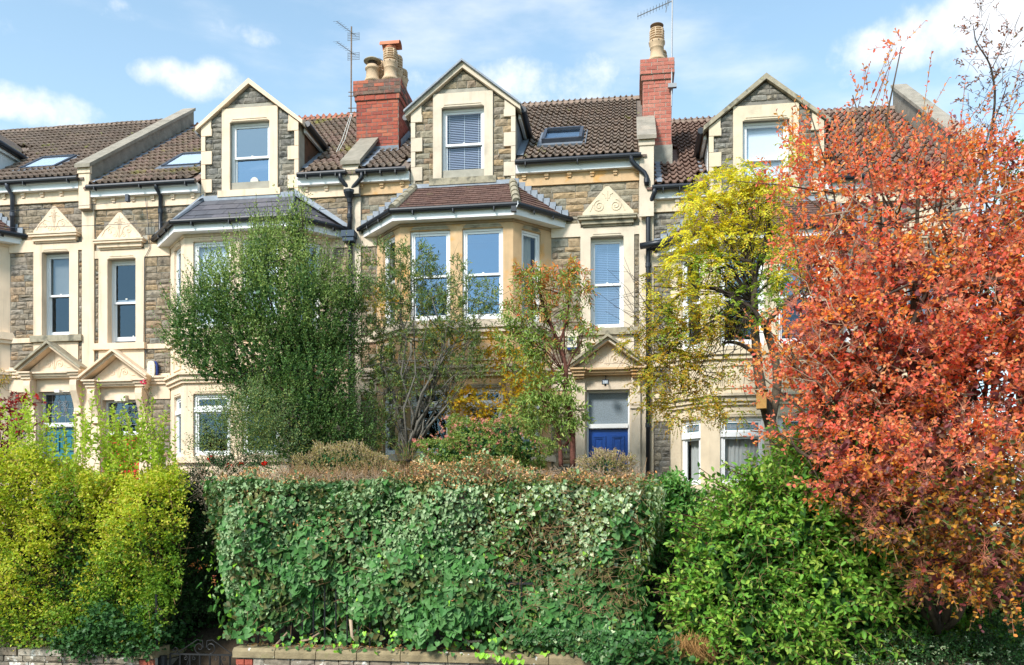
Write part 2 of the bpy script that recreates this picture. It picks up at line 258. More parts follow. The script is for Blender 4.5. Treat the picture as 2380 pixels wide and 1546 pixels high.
# ------------------------------------------------------------------ mesh helpers
ORG = {}
def org(o): return ORG.get(o.name, Vector((0, 0, 0))) if o else Vector((0, 0, 0))
def thing(name, label, cat, loc, group=None, kind=None):
    o = bpy.data.objects.new(name, None); COL.objects.link(o); o.location = loc; o.empty_display_size = .2
    ORG[o.name] = Vector(loc); tag(o, label, cat, group, kind); return o
def tag(o, label=None, cat=None, group=None, kind=None):
    if label: o['label'] = label
    if cat: o['category'] = cat
    if group: o['group'] = group
    if kind: o['kind'] = kind
    return o
def link(o, parent):
    COL.objects.link(o)
    if parent: o.parent = parent; ORG[o.name] = org(parent)
    return o
class MB:
    def __init__(s): s.v = []; s.f = []
    def add(s, vs, fs):
        b = len(s.v); s.v += [tuple(p) for p in vs]; s.f += [tuple(i+b for i in f) for f in fs]; return s
    def box(s, x0, x1, y0, y1, z0, z1):
        return s.add([(x0,y0,z0),(x1,y0,z0),(x1,y1,z0),(x0,y1,z0),(x0,y0,z1),(x1,y0,z1),(x1,y1,z1),(x0,y1,z1)],
                     [(0,3,2,1),(4,5,6,7),(0,1,5,4),(1,2,6,5),(2,3,7,6),(3,0,4,7)])
    def fbox(s, fr, a0, a1, z0, z1, d0, d1):
        ps = [fr.pt(a, z, d) for z in (z0, z1) for a, d in ((a0, d0), (a1, d0), (a1, d1), (a0, d1))]
        return s.add(ps, [(0,3,2,1),(4,5,6,7),(0,1,5,4),(1,2,6,5),(2,3,7,6),(3,0,4,7)])
    def prism(s, poly, vec):
        n = len(poly); vec = Vector(vec); a = [Vector(p) for p in poly]
        return s.add(a+[p+vec for p in a], [tuple(range(n))[::-1], tuple(range(n, 2*n))]+[(i, (i+1) % n, (i+1) % n+n, i+n) for i in range(n)])
    def tube(s, pts, r, n=8, cap=True):
        pts = [Vector(p) for p in pts]; rs = r if isinstance(r, (list, tuple)) else [r]*len(pts)
        vs = []; fs = []; up = None
        for i, p in enumerate(pts):
            d = (pts[min(i+1, len(pts)-1)]-pts[max(i-1, 0)])
            d = d.normalized() if d.length > 1e-9 else Vector((0, 0, 1))
            if up is None: up = Vector((0, 0, 1)) if abs(d.z) < .9 else Vector((1, 0, 0))
            u = d.cross(up); u = u.normalized() if u.length > 1e-6 else d.orthogonal().normalized(); w = u.cross(d); up = w if w.length > .1 else up
            for k in range(n):
                a = 2*math.pi*k/n; vs.append(p+(u*math.cos(a)+w*math.sin(a))*rs[i])
        for i in range(len(pts)-1):
            for k in range(n): fs.append((i*n+k, i*n+(k+1) % n, (i+1)*n+(k+1) % n, (i+1)*n+k))
        if cap: fs += [tuple(range(n))[::-1], tuple(range((len(pts)-1)*n, len(pts)*n))]
        return s.add(vs, fs)
    def lathe(s, c, prof, n=14):
        vs = []; fs = []
        for r, z in prof:
            for k in range(n): a = 2*math.pi*k/n; vs.append((c[0]+r*math.cos(a), c[1]+r*math.sin(a), c[2]+z))
        for i in range(len(prof)-1):
            for k in range(n): fs.append((i*n+k, i*n+(k+1) % n, (i+1)*n+(k+1) % n, (i+1)*n+k))
        fs += [tuple(range(n))[::-1], tuple(range((len(prof)-1)*n, len(prof)*n))]
        return s.add(vs, fs)
    def plate(s, fr, rects, d0, d1):
        """wall of thickness d0..d1 made of the cells of the rects list minus holes; rects = (outer, holes)"""
        outer, holes = rects
        A = sorted({round(v, 4) for r in [outer]+holes for v in r[:2] if outer[0] <= v <= outer[1]}); Z = sorted({round(v, 4) for r in [outer]+holes for v in r[2:] if outer[2] <= v <= outer[3]})
        def solid(i, j):
            if not (0 <= i < len(A)-1 and 0 <= j < len(Z)-1): return False
            a = (A[i]+A[i+1])/2; z = (Z[j]+Z[j+1])/2
            return not any(h[0] < a < h[1] and h[2] < z < h[3] for h in holes)
        for i in range(len(A)-1):
            for j in range(len(Z)-1):
                if not solid(i, j): continue
                a0, a1, z0, z1 = A[i], A[i+1], Z[j], Z[j+1]
                s.add([fr.pt(a0, z0, d1), fr.pt(a1, z0, d1), fr.pt(a1, z1, d1), fr.pt(a0, z1, d1)], [(0, 1, 2, 3)])
                s.add([fr.pt(a0, z0, d0), fr.pt(a1, z0, d0), fr.pt(a1, z1, d0), fr.pt(a0, z1, d0)], [(3, 2, 1, 0)])
                for (di, dj, p, q) in ((-1, 0, (a0, z0), (a0, z1)), (1, 0, (a1, z0), (a1, z1)), (0, -1, (a0, z0), (a1, z0)), (0, 1, (a0, z1), (a1, z1))):
                    if not solid(i+di, j+dj):
                        s.add([fr.pt(p[0], p[1], d0), fr.pt(q[0], q[1], d0), fr.pt(q[0], q[1], d1), fr.pt(p[0], p[1], d1)], [(0, 1, 2, 3)])
        return s
    def build(s, name, m, parent=None, smooth=False, o=None):
        og = org(parent) if parent else (Vector(o) if o is not None else Vector((0, 0, 0)))
        me = bpy.data.meshes.new(name); me.from_pydata([(p[0]-og.x, p[1]-og.y, p[2]-og.z) for p in s.v], [], s.f)
        me.materials.append(MATS[m] if isinstance(m, str) else m)
        if smooth: me.polygons.foreach_set('use_smooth', [True]*len(me.polygons))
        ob = bpy.data.objects.new(name, me); link(ob, parent)
        if not parent and o is not None: ob.location = og; ORG[ob.name] = og
        return ob
class Fr:
    """upright wall frame: a runs along the wall, z up, d outwards from its face"""
    def __init__(s, o, r, n): s.o = Vector(o); s.r = Vector(r).normalized(); s.n = Vector(n).normalized()
    def pt(s, a, z, d=0): p = s.o+s.r*a+s.n*d; return (p.x, p.y, z)
def inst(name, me, parent, M):
    ob = bpy.data.objects.new(name, me); link(ob, parent); og = org(parent)
    M = M.copy(); M.translation = M.translation-og; ob.matrix_local = M; return ob
def clip(poly, conv):
    """clip 2-D polygon by a convex polygon (counter-clockwise)"""
    out = poly
    for i in range(len(conv)):
        ax, ay = conv[i]; bx, by = conv[(i+1) % len(conv)]
        inp = out; out = []
        if not inp: return []
        def side(p): return (bx-ax)*(p[1]-ay)-(by-ay)*(p[0]-ax)
        for j in range(len(inp)):
            p = inp[j]; q = inp[(j+1) % len(inp)]; sp, sq = side(p), side(q)
            if sp >= -1e-9: out.append(p)
            if (sp > 1e-9 and sq < -1e-9) or (sp < -1e-9 and sq > 1e-9):
                t = sp/(sp-sq); out.append((p[0]+(q[0]-p[0])*t, p[1]+(q[1]-p[1])*t))
    return out
def area(p): return .5*abs(sum(p[i][0]*p[(i+1) % len(p)][1]-p[(i+1) % len(p)][0]*p[i][1] for i in range(len(p)))) if len(p) > 2 else 0

# rough-faced stones, shared meshes: unit 1 x 1 in a and z, depth -1..0 plus relief
def stone_meshes(n, relief, m, smooth_edges=.04, nm='stone'):
    out = []
    for k in range(n):
        nx, nz = 4, 3; vs = []; fs = []
        for j in range(nz+1):
            for i in range(nx+1):
                e = i in (0, nx) or j in (0, nz)
                a = i/nx+(random.uniform(-.02, .02) if e else random.uniform(-.06, .06)); z = j/nz+(random.uniform(-.035, .035) if e else random.uniform(-.08, .08))
                vs.append((a, -(0.0 if e else random.uniform(.15, 1.0)*relief), z))
        g = lambda i, j: j*(nx+1)+i
        for j in range(nz):
            for i in range(nx): fs.append((g(i, j), g(i+1, j), g(i+1, j+1), g(i, j+1)))
        b = [g(i, 0) for i in range(nx+1)]+[g(nx, j) for j in range(1, nz+1)]+[g(i, nz) for i in range(nx-1, -1, -1)]+[g(0, j) for j in range(nz-1, 0, -1)]
        base = len(vs); vs += [(vs[i][0], 1.0, vs[i][2]) for i in b]
        for q in range(len(b)): q2 = (q+1) % len(b); fs.append((b[q2], b[q], base+q, base+q2))
        me = bpy.data.meshes.new(nm); me.from_pydata(vs, [], fs); me.materials.append(MATS[m]); out.append(me)
    return out
def lay_stones(parent, meshes, fr, a0, a1, z0, z1, d=.006, hs=(.09, .17), ws=(.18, .46), joint=.012, depth=.05, holes=(), poly=None, name='stone', budget=None, matname=None):
    """squared rubble: courses of single stones, each an object of its own"""
    z = z0; n = 0
    while z < z1-.03:
        h = random.uniform(*hs)
        if z1-(z+h) < hs[0]*.8: h = z1-z
        a = a0; first = True
        while a < a1-.02:
            w = random.uniform(*ws)*(random.uniform(.5, 1) if first else 1); first = False
            if a1-(a+w) < ws[0]*.55: w = a1-a
            cells = [(a, z, w, h)]
            if h > .14 and w < .35 and random.random() < .3: cells = [(a, z, w, h/2), (a, z+h/2, w, h/2)]
            for (ca, cz, cw, ch) in cells:
                r = (ca+joint/2, ca+cw-joint/2, cz+joint/2, cz+ch-joint/2)
                if any(r[0] < H[1]-.02 and r[1] > H[0]+.02 and r[2] < H[3]-.02 and r[3] > H[2]+.02 for H in holes):
                    # keep what is left beside the hole
                    pieces = []
                    for H in holes:
                        if r[0] < H[1] and r[1] > H[0] and r[2] < H[3] and r[3] > H[2]:
                            if r[0] < H[0]-.05: pieces.append((r[0], H[0], r[2], r[3]))
                            if r[1] > H[1]+.05: pieces.append((H[1], r[1], r[2], r[3]))
                            break
                else: pieces = [r]
                for r in pieces:
                    px, py = proj(*fr.pt((r[0]+r[1])/2, (r[2]+r[3])/2))
                    if px < -30 or px > 2420 or py < -60 or py > 1600: continue
                    dd = d+random.uniform(-.004, .008)
                    if poly:
                        q = clip([(r[0], r[2]), (r[1], r[2]), (r[1], r[3]), (r[0], r[3])], poly)
                        A = area(q)
                        if A < .0012: continue
                        if A < .98*(r[1]-r[0])*(r[3]-r[2]):
                            mb = MB(); c = (sum(p[0] for p in q)/len(q), sum(p[1] for p in q)/len(q)); k = len(q)
                            mb.add([fr.pt(p[0], p[1], 0) for p in q]+[fr.pt(p[0], p[1], dd) for p in q]+[fr.pt(c[0], c[1], dd+.02)],
                                   [(i, (i+1) % k, (i+1) % k+k, i+k) for i in range(k)]+[(i+k, (i+1) % k+k, 2*k) for i in range(k)])
                            mb.build(name, matname, parent); n += 1; continue
                    M = Matrix.Identity(4)
                    X = fr.r*(r[1]-r[0]); Y = fr.n*-depth; Z = Vector((0, 0, r[3]-r[2])); T = Vector(fr.pt(r[0], r[2], dd))
                    if random.random() < .5: X = -X; T = Vector(fr.pt(r[1], r[2], dd))
                    for i in range(3): M[i][0] = X[i]; M[i][1] = Y[i]; M[i][2] = Z[i]; M[i][3] = T[i]
                    inst(name, random.choice(meshes), parent, M); n += 1
            a += w
        z += h
    return n
ST = {k: stone_meshes(9, .5, k) for k in ('rubble', 'rubbledark', 'rubblewarm', 'wallstone')}
def brick_mesh(m, rough=.02):
    e = .012; mb = MB()
    vs = [(0,1,0),(1,1,0),(1,1,1),(0,1,1),(0,.05,0),(1,.05,0),(1,.05,1),(0,.05,1),(e,0,e*3),(1-e,0,e*3),(1-e,0,1-e*3),(e,0,1-e*3)]
    vs = [(x+random.uniform(-rough, rough)*.5, y, z+random.uniform(-rough, rough)*2) for x, y, z in vs]
    fs = [(0,1,5,4),(1,2,6,5),(2,3,7,6),(3,0,4,7),(4,5,9,8),(5,6,10,9),(6,7,11,10),(7,4,8,11),(8,9,10,11)]
    me = bpy.data.meshes.new('brick'); me.from_pydata(vs, [], fs); me.materials.append(MATS[m]); return me
BR = {k: [brick_mesh(k) for _ in range(4)] for k in ('brick', 'brickpale', 'brickdirty', 'brickbrown')}
def lay_bricks(parent, fr, a0, a1, z0, z1, kind='brick', kindf=None, w=.225, h=.075, d=.006, depth=.03, top_skip=None, keep=None):
    rows = max(1, round((z1-z0)/h)); h = (z1-z0)/rows
    for j in range(rows):
        a = a0-(w/2 if j % 2 else 0); z = z0+j*h
        while a < a1-.01:
            l, r_ = max(a, a0), min(a+w, a1)
            a += w
            if r_-l < .03: continue
            if keep and not keep((l+r_)/2, z+h/2): continue
            M = Matrix.Identity(4); X = fr.r*(r_-l-.011); Y = fr.n*-depth; Z = Vector((0, 0, h-.011)); T = Vector(fr.pt(l+.005, z+.005, d+random.uniform(-.002, .003)))
            for i in range(3): M[i][0] = X[i]; M[i][1] = Y[i]; M[i][2] = Z[i]; M[i][3] = T[i]
            k = kindf(z) if kindf else kind
            inst('brick', random.choice(BR[k]), parent, M)

# ------------------------------------------------------------------ roof tiles
def pantile_mesh(m, w=.27, l=.345, waves=2, amp=.026, th=.016):
    n = waves*7; vs = []; fs = []
    for i in range(n+1):
        t = i/n*waves; ph = t % 1.0
        hgt = amp*(1.9*max(0, math.cos((ph-.3)*2*math.pi*.85))**1.2 - .25) if True else 0
        vs += [(w*i/n, 0, hgt+.040), (w*i/n, l, hgt+.004), (w*i/n, .035, hgt+.040-th-.022)]
    for i in range(n):
        a = i*3; b = a+3
        fs += [(a, b, b+1, a+1), (a+2, b+2, b, a)]
    me = bpy.data.meshes.new('roof_tile'); me.from_pydata(vs, [], fs); me.materials.append(MATS[m]); 
    me.polygons.foreach_set('use_smooth', [i % 2 == 0 for i in range(len(me.polygons))]); return me
PT = {k: pantile_mesh(k) for k in ('tile', 'tilemossy', 'tilebrown')}
def lay_tiles(parent, me, x0, x1, y0, z0, tan, L, skip=None, w=.27, gauge=.30, lim=300):
    c = 1/math.sqrt(1+tan*tan); s_ = tan*c; rows = int(L/gauge)+1; cand = []
    for j in range(rows):
        for i in range(int(math.ceil((x1-x0)/w))):
            x = x0+i*w
            if x+w*.3 > x1: continue
            yy = y0+c*gauge*j; zz = z0+s_*gauge*j
            if skip and skip(x+w/2, yy+c*.12, zz+s_*.12): continue
            px, py = proj(x+w/2, yy, zz)
            if px < -40 or px > 2420: continue
            cand.append((x, yy, zz))
    cand.sort(key=lambda p: p[1]+random.random()*.01)
    rest = MB(); mv = [v.co.copy() for v in me.vertices]; mf = [tuple(p.vertices) for p in me.polygons]
    for k, (x, y, z) in enumerate(cand):
        j = random.uniform(-.006, .008); yw = random.gauss(0, .012)
        M = Matrix(((1, yw, 0, x), (0, c, -s_, y), (0, s_, c, z+j), (0, 0, 0, 1)))
        if k < lim: inst('roof_tile', me, parent, M)
        else: rest.add([M @ v for v in mv], mf)
    if rest.v: tag(rest.build('roof_tile_field', me.materials[0], parent), kind='stuff')
def tile_plane(parent, name, m, poly, gauge, w, th=.012, lift=.012, stagger=True):
    """plain tiles or slates on a sloping plane: poly starts with its eaves edge"""
    p = [Vector(q) for q in poly]; X = (p[1]-p[0]).normalized(); N = X.cross(p[2]-p[1]).normalized()
    if N.z < 0: N = -N
    Y = N.cross(X).normalized()
    if Y.z < 0: Y = -Y
    q = [((v-p[0]).dot(X), (v-p[0]).dot(Y)) for v in p]
    ar = sum(q[i][0]*q[(i+1) % len(q)][1]-q[(i+1) % len(q)][0]*q[i][1] for i in range(len(q)))
    if ar < 0: q = q[::-1]
    ymax = max(b for a, b in q); xmin = min(a for a, b in q); xmax = max(a for a, b in q); j = 0; n = 0
    while j*gauge < ymax-.01:
        y0 = j*gauge; x = xmin-(w*.5 if (j % 2 and stagger) else 0)
        while x < xmax:
            c = clip([(x+.003, y0), (x+w-.003, y0), (x+w-.003, y0+gauge*1.05), (x+.003, y0+gauge*1.05)], q)
            x += w
            if area(c) < .0015: continue
            jt = random.uniform(-.002, .003)
            lo = []; hi = []
            for (a, b) in c:
                t = (b-y0)/gauge; o = p[0]+X*a+Y*b
                lo.append(o+N*(lift*(1-t)+jt)); hi.append(o+N*(lift*(1-t)+th+jt))
            k = len(c); mb = MB(); mb.add(lo+hi, [tuple(range(k, 2*k))]+[(i, (i+1) % k, (i+1) % k+k, i+k) for i in range(k)])
            mb.build(name, m, parent); n += 1
        j += 1
    return n
def spiral(c, r, turns, fr, d, sgn=1, a_start=0, n=26):
    pts = []
    for i in range(n):
        t = i/(n-1); a = a_start+sgn*turns*2*math.pi*t; rr = r*(1-t*.86)
        pts.append(fr.pt(c[0]+rr*math.cos(a), c[1]+rr*math.sin(a), d))
    return pts

# ------------------------------------------------------------------ windows
def pane(par, fr, a0, a1, z0, z1, d, g):
    MB().add([fr.pt(a0, z0, d), fr.pt(a1, z0, d), fr.pt(a1, z1, d), fr.pt(a0, z1, d)], [(0, 1, 2, 3)]).build('pane', g, par)
def dress(par, fr, a0, a1, z0, z1, d, kind):
    if kind == 'blind':
        mb = MB(); n = int((z1-z0)/.034)
        for i in range(n):
            z = z0+.034*i; mb.add([fr.pt(a0, z, d+.012), fr.pt(a1, z, d+.012), fr.pt(a1, z+.028, d-.012), fr.pt(a0, z+.028, d-.012)], [(0, 1, 2, 3)])
        mb.build('blind', 'blind', par)
        mb = MB()
        for t in (.12, .5, .9): a = a0+(a1-a0)*t; mb.fbox(fr, a-.003, a+.003, z0, z1, d+.014, d+.018)
        mb.build('blind_cord', 'white', par)
    elif kind == 'roller': MB().fbox(fr, a0, a1, z0, z1, d-.004, d).build('blind', 'blindwhite', par)
    elif kind == 'frosthalf': MB().fbox(fr, a0, a1, z0+(z1-z0)*.53, z1, d-.004, d).build('blind', 'netcurtain', par)
    elif kind in ('curtain', 'net', 'curtainpair'):
        rng = [(a0, a1)] if kind == 'net' else ([(a0+(a1-a0)*.18, a1)] if kind == 'curtain' else [(a0, a0+(a1-a0)*.3), (a1-(a1-a0)*.3, a1)])
        for (b0, b1) in rng:
            mb = MB(); n = max(8, int((b1-b0)/.022)); vs = []
            for i in range(n+1):
                a = b0+(b1-b0)*i/n; dd = d-.03+.018*math.sin(i*1.9)+.008*math.sin(i*.7)
                vs += [fr.pt(a, z0, dd), fr.pt(a, z1, dd)]
            mb.add(vs, [(2*i, 2*i+2, 2*i+3, 2*i+1) for i in range(n)]); mb.build('curtain', 'netcurtain' if kind == 'net' else 'curtain', par, True)
def sash(house, fr, a0, a1, z0, z1, rec=.13, g='glass', dressing=None, split=.5, g2=None, opened=0, frame='white', side=True):
    fw = .05
    mb = MB()
    mb.fbox(fr, a0, a0+fw, z0, z1, -rec-.09, -rec+.0); mb.fbox(fr, a1-fw, a1, z0, z1, -rec-.09, -rec+.0)
    mb.fbox(fr, a0+fw, a1-fw, z1-fw*.9, z1, -rec-.09, -rec+.002); mb.fbox(fr, a0+fw, a1-fw, z0, z0+.035, -rec-.09, -rec+.012)
    w = mb.build('window', frame, house)
    zm = z0+(z1-z0)*split
    def sashframe(za, zb, d, bot, o=0):
        m2 = MB(); b0, b1 = a0+fw+.002, a1-fw-.002; t = .034
        m2.fbox(fr, b0, b0+t, za, zb, d-.035, d); m2.fbox(fr, b1-t, b1, za, zb, d-.035, d)
        m2.fbox(fr, b0+t, b1-t, za, za+bot, d-.035, d-.001); m2.fbox(fr, b0+t, b1-t, zb-.038, zb, d-.035, d-.001)
        m2.build('sash', frame, w); return (b0+t, b1-t, za+bot, zb-.038)
    up = sashframe(zm-.02, z1-fw, -rec-.012, .042); lo = sashframe(z0+.037+opened, zm+.02+opened, -rec-.052, .085)
    pane(w, fr, *up, -rec-.03, g); pane(w, fr, *lo, -rec-.07, g2 or g)
    MB().fbox(fr, (a0+a1)/2-.02, (a0+a1)/2+.02, zm+.02+opened, zm+.045+opened, -rec-.05, -rec-.02).build('catch', 'whiteold', w)
    if dressing: dress(w, fr, a0+fw, a1-fw, z0+.05, z1-fw, -rec-.10, dressing)
    return w
def transom(house, fr, a0, a1, z0, z1, zt, rec=.13, g='glassdark', gt='glassdark', dressing=None, frame='white', leaded=False):
    fw = .055; mb = MB()
    mb.fbox(fr, a0, a0+fw, z0, z1, -rec-.08, -rec); mb.fbox(fr, a1-fw, a1, z0, z1, -rec-.08, -rec)
    mb.fbox(fr, a0+fw, a1-fw, z1-fw, z1, -rec-.08, -rec+.002); mb.fbox(fr, a0+fw, a1-fw, z0, z0+.06, -rec-.08, -rec+.01)
    mb.fbox(fr, a0+.002, a1-.002, zt-.045, zt+.045, -rec-.075, -rec+.03)
    w = mb.build('window', frame, house)
    def sf(za, zb):
        m2 = MB(); b0, b1 = a0+fw+.002, a1-fw-.002; t = .035; d = -rec-.015
        m2.fbox(fr, b0, b0+t, za, zb, d-.03, d); m2.fbox(fr, b1-t, b1, za, zb, d-.03, d); m2.fbox(fr, b0+t, b1-t, za, za+t, d-.03, d-.001); m2.fbox(fr, b0+t, b1-t, zb-t, zb, d-.03, d-.001)
        m2.build('sash', frame, w); return (b0+t, b1-t, za+t, zb-t)
    lo = sf(z0+.062, zt-.047); hi = sf(zt+.047, z1-fw-.002)
    pane(w, fr, *lo, -rec-.035, g); pane(w, fr, *hi, -rec-.035, gt)
    if leaded:
        b0, b1, c0, c1 = hi; n = 6; wd = (b1-b0)/n; d = -rec-.030; m2 = MB(); m3 = MB(); h = c1-c0
        m4 = MB()
        for i in range(n):
            x = b0+wd*i
            if i: m2.fbox(fr, x-.0035, x+.0035, c0+h*.22, c1-h*.2, d, d+.008)
            for (p, q) in (((x, c0+h*.22), (x+wd/2, c0+.02)), ((x+wd/2, c0+.02), (x+wd, c0+h*.22)), ((x, c1-h*.2), (x+wd/2, c1-.03)), ((x+wd/2, c1-.03), (x+wd, c1-h*.2))):
                m2.tube([fr.pt(p[0], p[1], d+.004), fr.pt(q[0], q[1], d+.004)], .0035, 4)
            m3.add([fr.pt(x, c0, d+.002), fr.pt(x+wd, c0, d+.002), fr.pt(x+wd, c0+h*.22, d+.002), fr.pt(x+wd/2, c0+.02, d+.002), fr.pt(x, c0+h*.22, d+.002)], [(0, 1, 3), (1, 2, 3), (0, 3, 4)])
            m3.add([fr.pt(x, c1, d+.002), fr.pt(x+wd, c1, d+.002), fr.pt(x+wd, c1-h*.2, d+.002), fr.pt(x+wd/2, c1-.03, d+.002), fr.pt(x, c1-h*.2, d+.002)], [(0, 1, 3), (1, 2, 3), (0, 3, 4)])
            m4.add([fr.pt(x, c0+h*.22, d+.001), fr.pt(x+wd/2, c0+.02, d+.001), fr.pt(x+wd, c0+h*.22, d+.001), fr.pt(x+wd, c1-h*.2, d+.001), fr.pt(x+wd/2, c1-.03, d+.001), fr.pt(x, c1-h*.2, d+.001)], [(0, 1, 2, 3, 4, 5)])
        m2.build('glazing_lead', 'leadcame', w); tag(m3.build('stained_border', 'tealglass', w), kind='stuff'); m4.build('obscured_glass', 'frost', w)
    if dressing: dress(w, fr, a0+fw, a1-fw, z0+.06, zt-.05, -rec-.12, dressing)
    return w
def lintel_mould(house, fr, a0, a1, z, m, h=.075):
    """stopped chamfer carved over an opening: shallow stepped mouldings with cut corners"""
    mb = MB()
    for k, (e, t0, t1, d) in enumerate(((.03, .012, .045, .012), (.055, .045, h, .022))):
        poly = [fr.pt(a0+e, z+t0, 0), fr.pt(a1-e, z+t0, 0), fr.pt(a1-e-.05, z+t1, 0), fr.pt(a0+e+.05, z+t1, 0)]
        mb.prism(poly, fr.n*d)
    mb.build('lintel_moulding', m, house)

# ------------------------------------------------------------------ one terraced house
BAYPLAN = lambda p: [(1.8-1.414*p, 0), (2.45-.414*p, .65+p), (4.6+.414*p, .65+p), (5.25+1.414*p, 0)]
def house(key, X0, sg, dz, label, cfg):
    H = thing('terraced_house', label, 'house', (X0+sg*2.85, 1.0, 2.3), 'terraced houses in the row')
    f = Fr((X0, 0, 0), (sg, 0, 0), (0, -1, 0)); Z = lambda z: z+dz
    cr = cfg['cream']; trim = cfg['trim']; rub = cfg['rubble']
    sx = lambda s_: X0+sg*s_
    # --- wall core
    mb = MB(); mb.plate(f, ((.0, 5.7, 2.2, Z(9.44)), [(.42, 1.06, Z(6.24), Z(8.0)), (.30, 1.14, 2.2, Z(5.1)), (2.1, 4.95, Z(2.9), Z(5.2)), (2.1, 4.95, Z(6.35), Z(8.1))]), -.30, -.003)
    mb.build('wall', cfg.get('mortar', 'mortar'), H)
    # rooms behind the openings
    rm = MB()
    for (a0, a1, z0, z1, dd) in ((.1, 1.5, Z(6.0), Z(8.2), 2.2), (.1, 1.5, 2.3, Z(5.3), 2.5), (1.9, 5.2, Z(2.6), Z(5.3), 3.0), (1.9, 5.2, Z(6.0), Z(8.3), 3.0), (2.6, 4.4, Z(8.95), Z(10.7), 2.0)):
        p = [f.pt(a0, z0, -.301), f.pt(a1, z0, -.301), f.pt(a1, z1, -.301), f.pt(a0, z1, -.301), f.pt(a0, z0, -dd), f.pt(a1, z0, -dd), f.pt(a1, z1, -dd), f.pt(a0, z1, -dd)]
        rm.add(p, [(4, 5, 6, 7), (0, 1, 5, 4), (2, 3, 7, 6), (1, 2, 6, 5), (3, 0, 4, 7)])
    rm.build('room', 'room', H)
    # --- cream dressings of the flat wall
    mb = MB(); B = lambda a0, a1, z0, z1, d=.035: MB().fbox(f, a0, a1, z0, z1, -.002, d).build('stone_dressing', cr, H)
    B(.0, .135, 2.2, Z(9.02), .045)
    B(5.57, 5.7, 2.2, Z(9.02), .045)
    # window surround as four pieces, band, apron and ground floor rendering
    B(.23, .42, Z(6.26), Z(8.18)); B(1.06, 1.24, Z(6.26), Z(8.18)); B(.42, 1.06, Z(8.0), Z(8.18)); B(.135, .23, Z(8.02), Z(8.18), .034)
    B(1.24, 1.8, Z(8.02), Z(8.27), .033); B(5.25, 5.57, Z(8.02), Z(8.27), .033)
    B(1.28, 1.8, Z(6.13), Z(6.23), .036); B(5.25, 5.57, Z(6.13), Z(6.23), .036)
    B(.23, 1.24, Z(5.62), Z(6.12), .034)
    B(.135, 1.8, Z(5.36), Z(5.62), .033); B(5.25, 5.57, Z(5.36), Z(5.62), .033)
    B(.135, .30, Z(2.3), Z(5.36), .034); B(1.14, 1.40, Z(2.3), Z(5.36), .034); B(.30, 1.14, Z(5.1), Z(5.36), .034)
    B(1.40, 1.8, Z(5.10), Z(5.36), .032); B(5.25, 5.57, Z(5.10), Z(5.36), .032)
    d0 = .034
    for (e0, e1) in ((1.40, 1.80), (5.25, 5.57)):
        mb = MB()
        for k, (z0, z1, d) in enumerate(((5.40, 5.461, .08), (5.46, 5.521, .11), (5.52, 5.56, .14))): mb.fbox(f, e0, e1, Z(z0), Z(z1), d0, d)
        mb.build('string_course', trim, H)
    # sill and shelf with gable ornament
    mb = MB(); mb.fbox(f, .12, 1.28, Z(6.13), Z(6.26), -.13, .10); mb.build('window_sill', 'weathered' if cfg.get('oldsill') else cr, H)
    mb = MB()
    for (z0, z1, e, d) in ((8.19, 8.225, .03, .06), (8.225, 8.30, .0, .10), (8.30, 8.345, -.05, .15), (8.345, 8.375, -.07, .17)):
        mb.fbox(f, .24+e, 1.22-e, Z(z0), Z(z1), 0, d)
    mb.build('window_cornice', 'weathered' if cfg.get('oldcorn') else cr, H)
    c = .73
    mb = MB(); mb.prism([f.pt(.24, Z(8.377), .02), f.pt(1.20, Z(8.377), .02), f.pt(1.20, Z(8.44), .02), f.pt(c+.03, Z(8.93), .02), f.pt(c-.03, Z(8.93), .02), f.pt(.24, Z(8.44), .02)], f.n*.07)
    orn = mb.build('gable_ornament', cfg.get('ornmat', cr), H)
    mb = MB(); dd = .092
    if key == 'C':
        for sgn in (-1, 1):
            mb.tube(spiral((c+sgn*.155, Z(8.56)), .115, 1.9, f, dd, -sgn, math.pi/2), .011, 5)
            mb.tube([f.pt(c+sgn*.03, Z(8.70), dd), f.pt(c+sgn*.05, Z(8.77), dd), f.pt(c+sgn*.10, Z(8.80), dd)], .009, 5)
            mb.tube([f.pt(c+sgn*.33, Z(8.46), dd), f.pt(c+sgn*.29, Z(8.55), dd), f.pt(c+sgn*.27, Z(8.60), dd)], .009, 5)
        mb.tube([f.pt(c, Z(8.66), dd), f.pt(c, Z(8.84), dd)], .010, 5)
    else:
        for sgn in (-1, 1):
            mb.tube(spiral((c+sgn*.10, Z(8.47)), .055, 1.3, f, dd, sgn, math.pi/2), .007, 5)
            mb.tube(spiral((c+sgn*.20, Z(8.55)), .06, 1.2, f, dd, -sgn, math.pi*.3), .007, 5)
            for (a1, a2, a3) in (((.02, 8.44), (.10, 8.62), (.22, 8.66)), ((.20, 8.66), (.32, 8.58), (.40, 8.45)), ((.02, 8.60), (.04, 8.74), (.12, 8.72)), ((.01, 8.70), (.03, 8.80), (.07, 8.80))):
                mb.tube([f.pt(c+sgn*a[0], Z(a[1]), dd) for a in (a1, a2, a3)], .008, 5)
        mb.tube([f.pt(c, Z(8.42), dd), f.pt(c, Z(8.86), dd)], .007, 5)
    mb.build('scroll_carving', cfg.get('ornmat', cr), orn)
    # upper wall frieze, modillions, fascia, gutter
    spans = ((.0, 2.47), (4.57, 5.7))
    for a0, a1 in spans: MB().fbox(f, max(a0, .0), a1, Z(9.03), Z(9.25), -.002, .05).build('frieze', cfg.get('friezemat', cr), H)
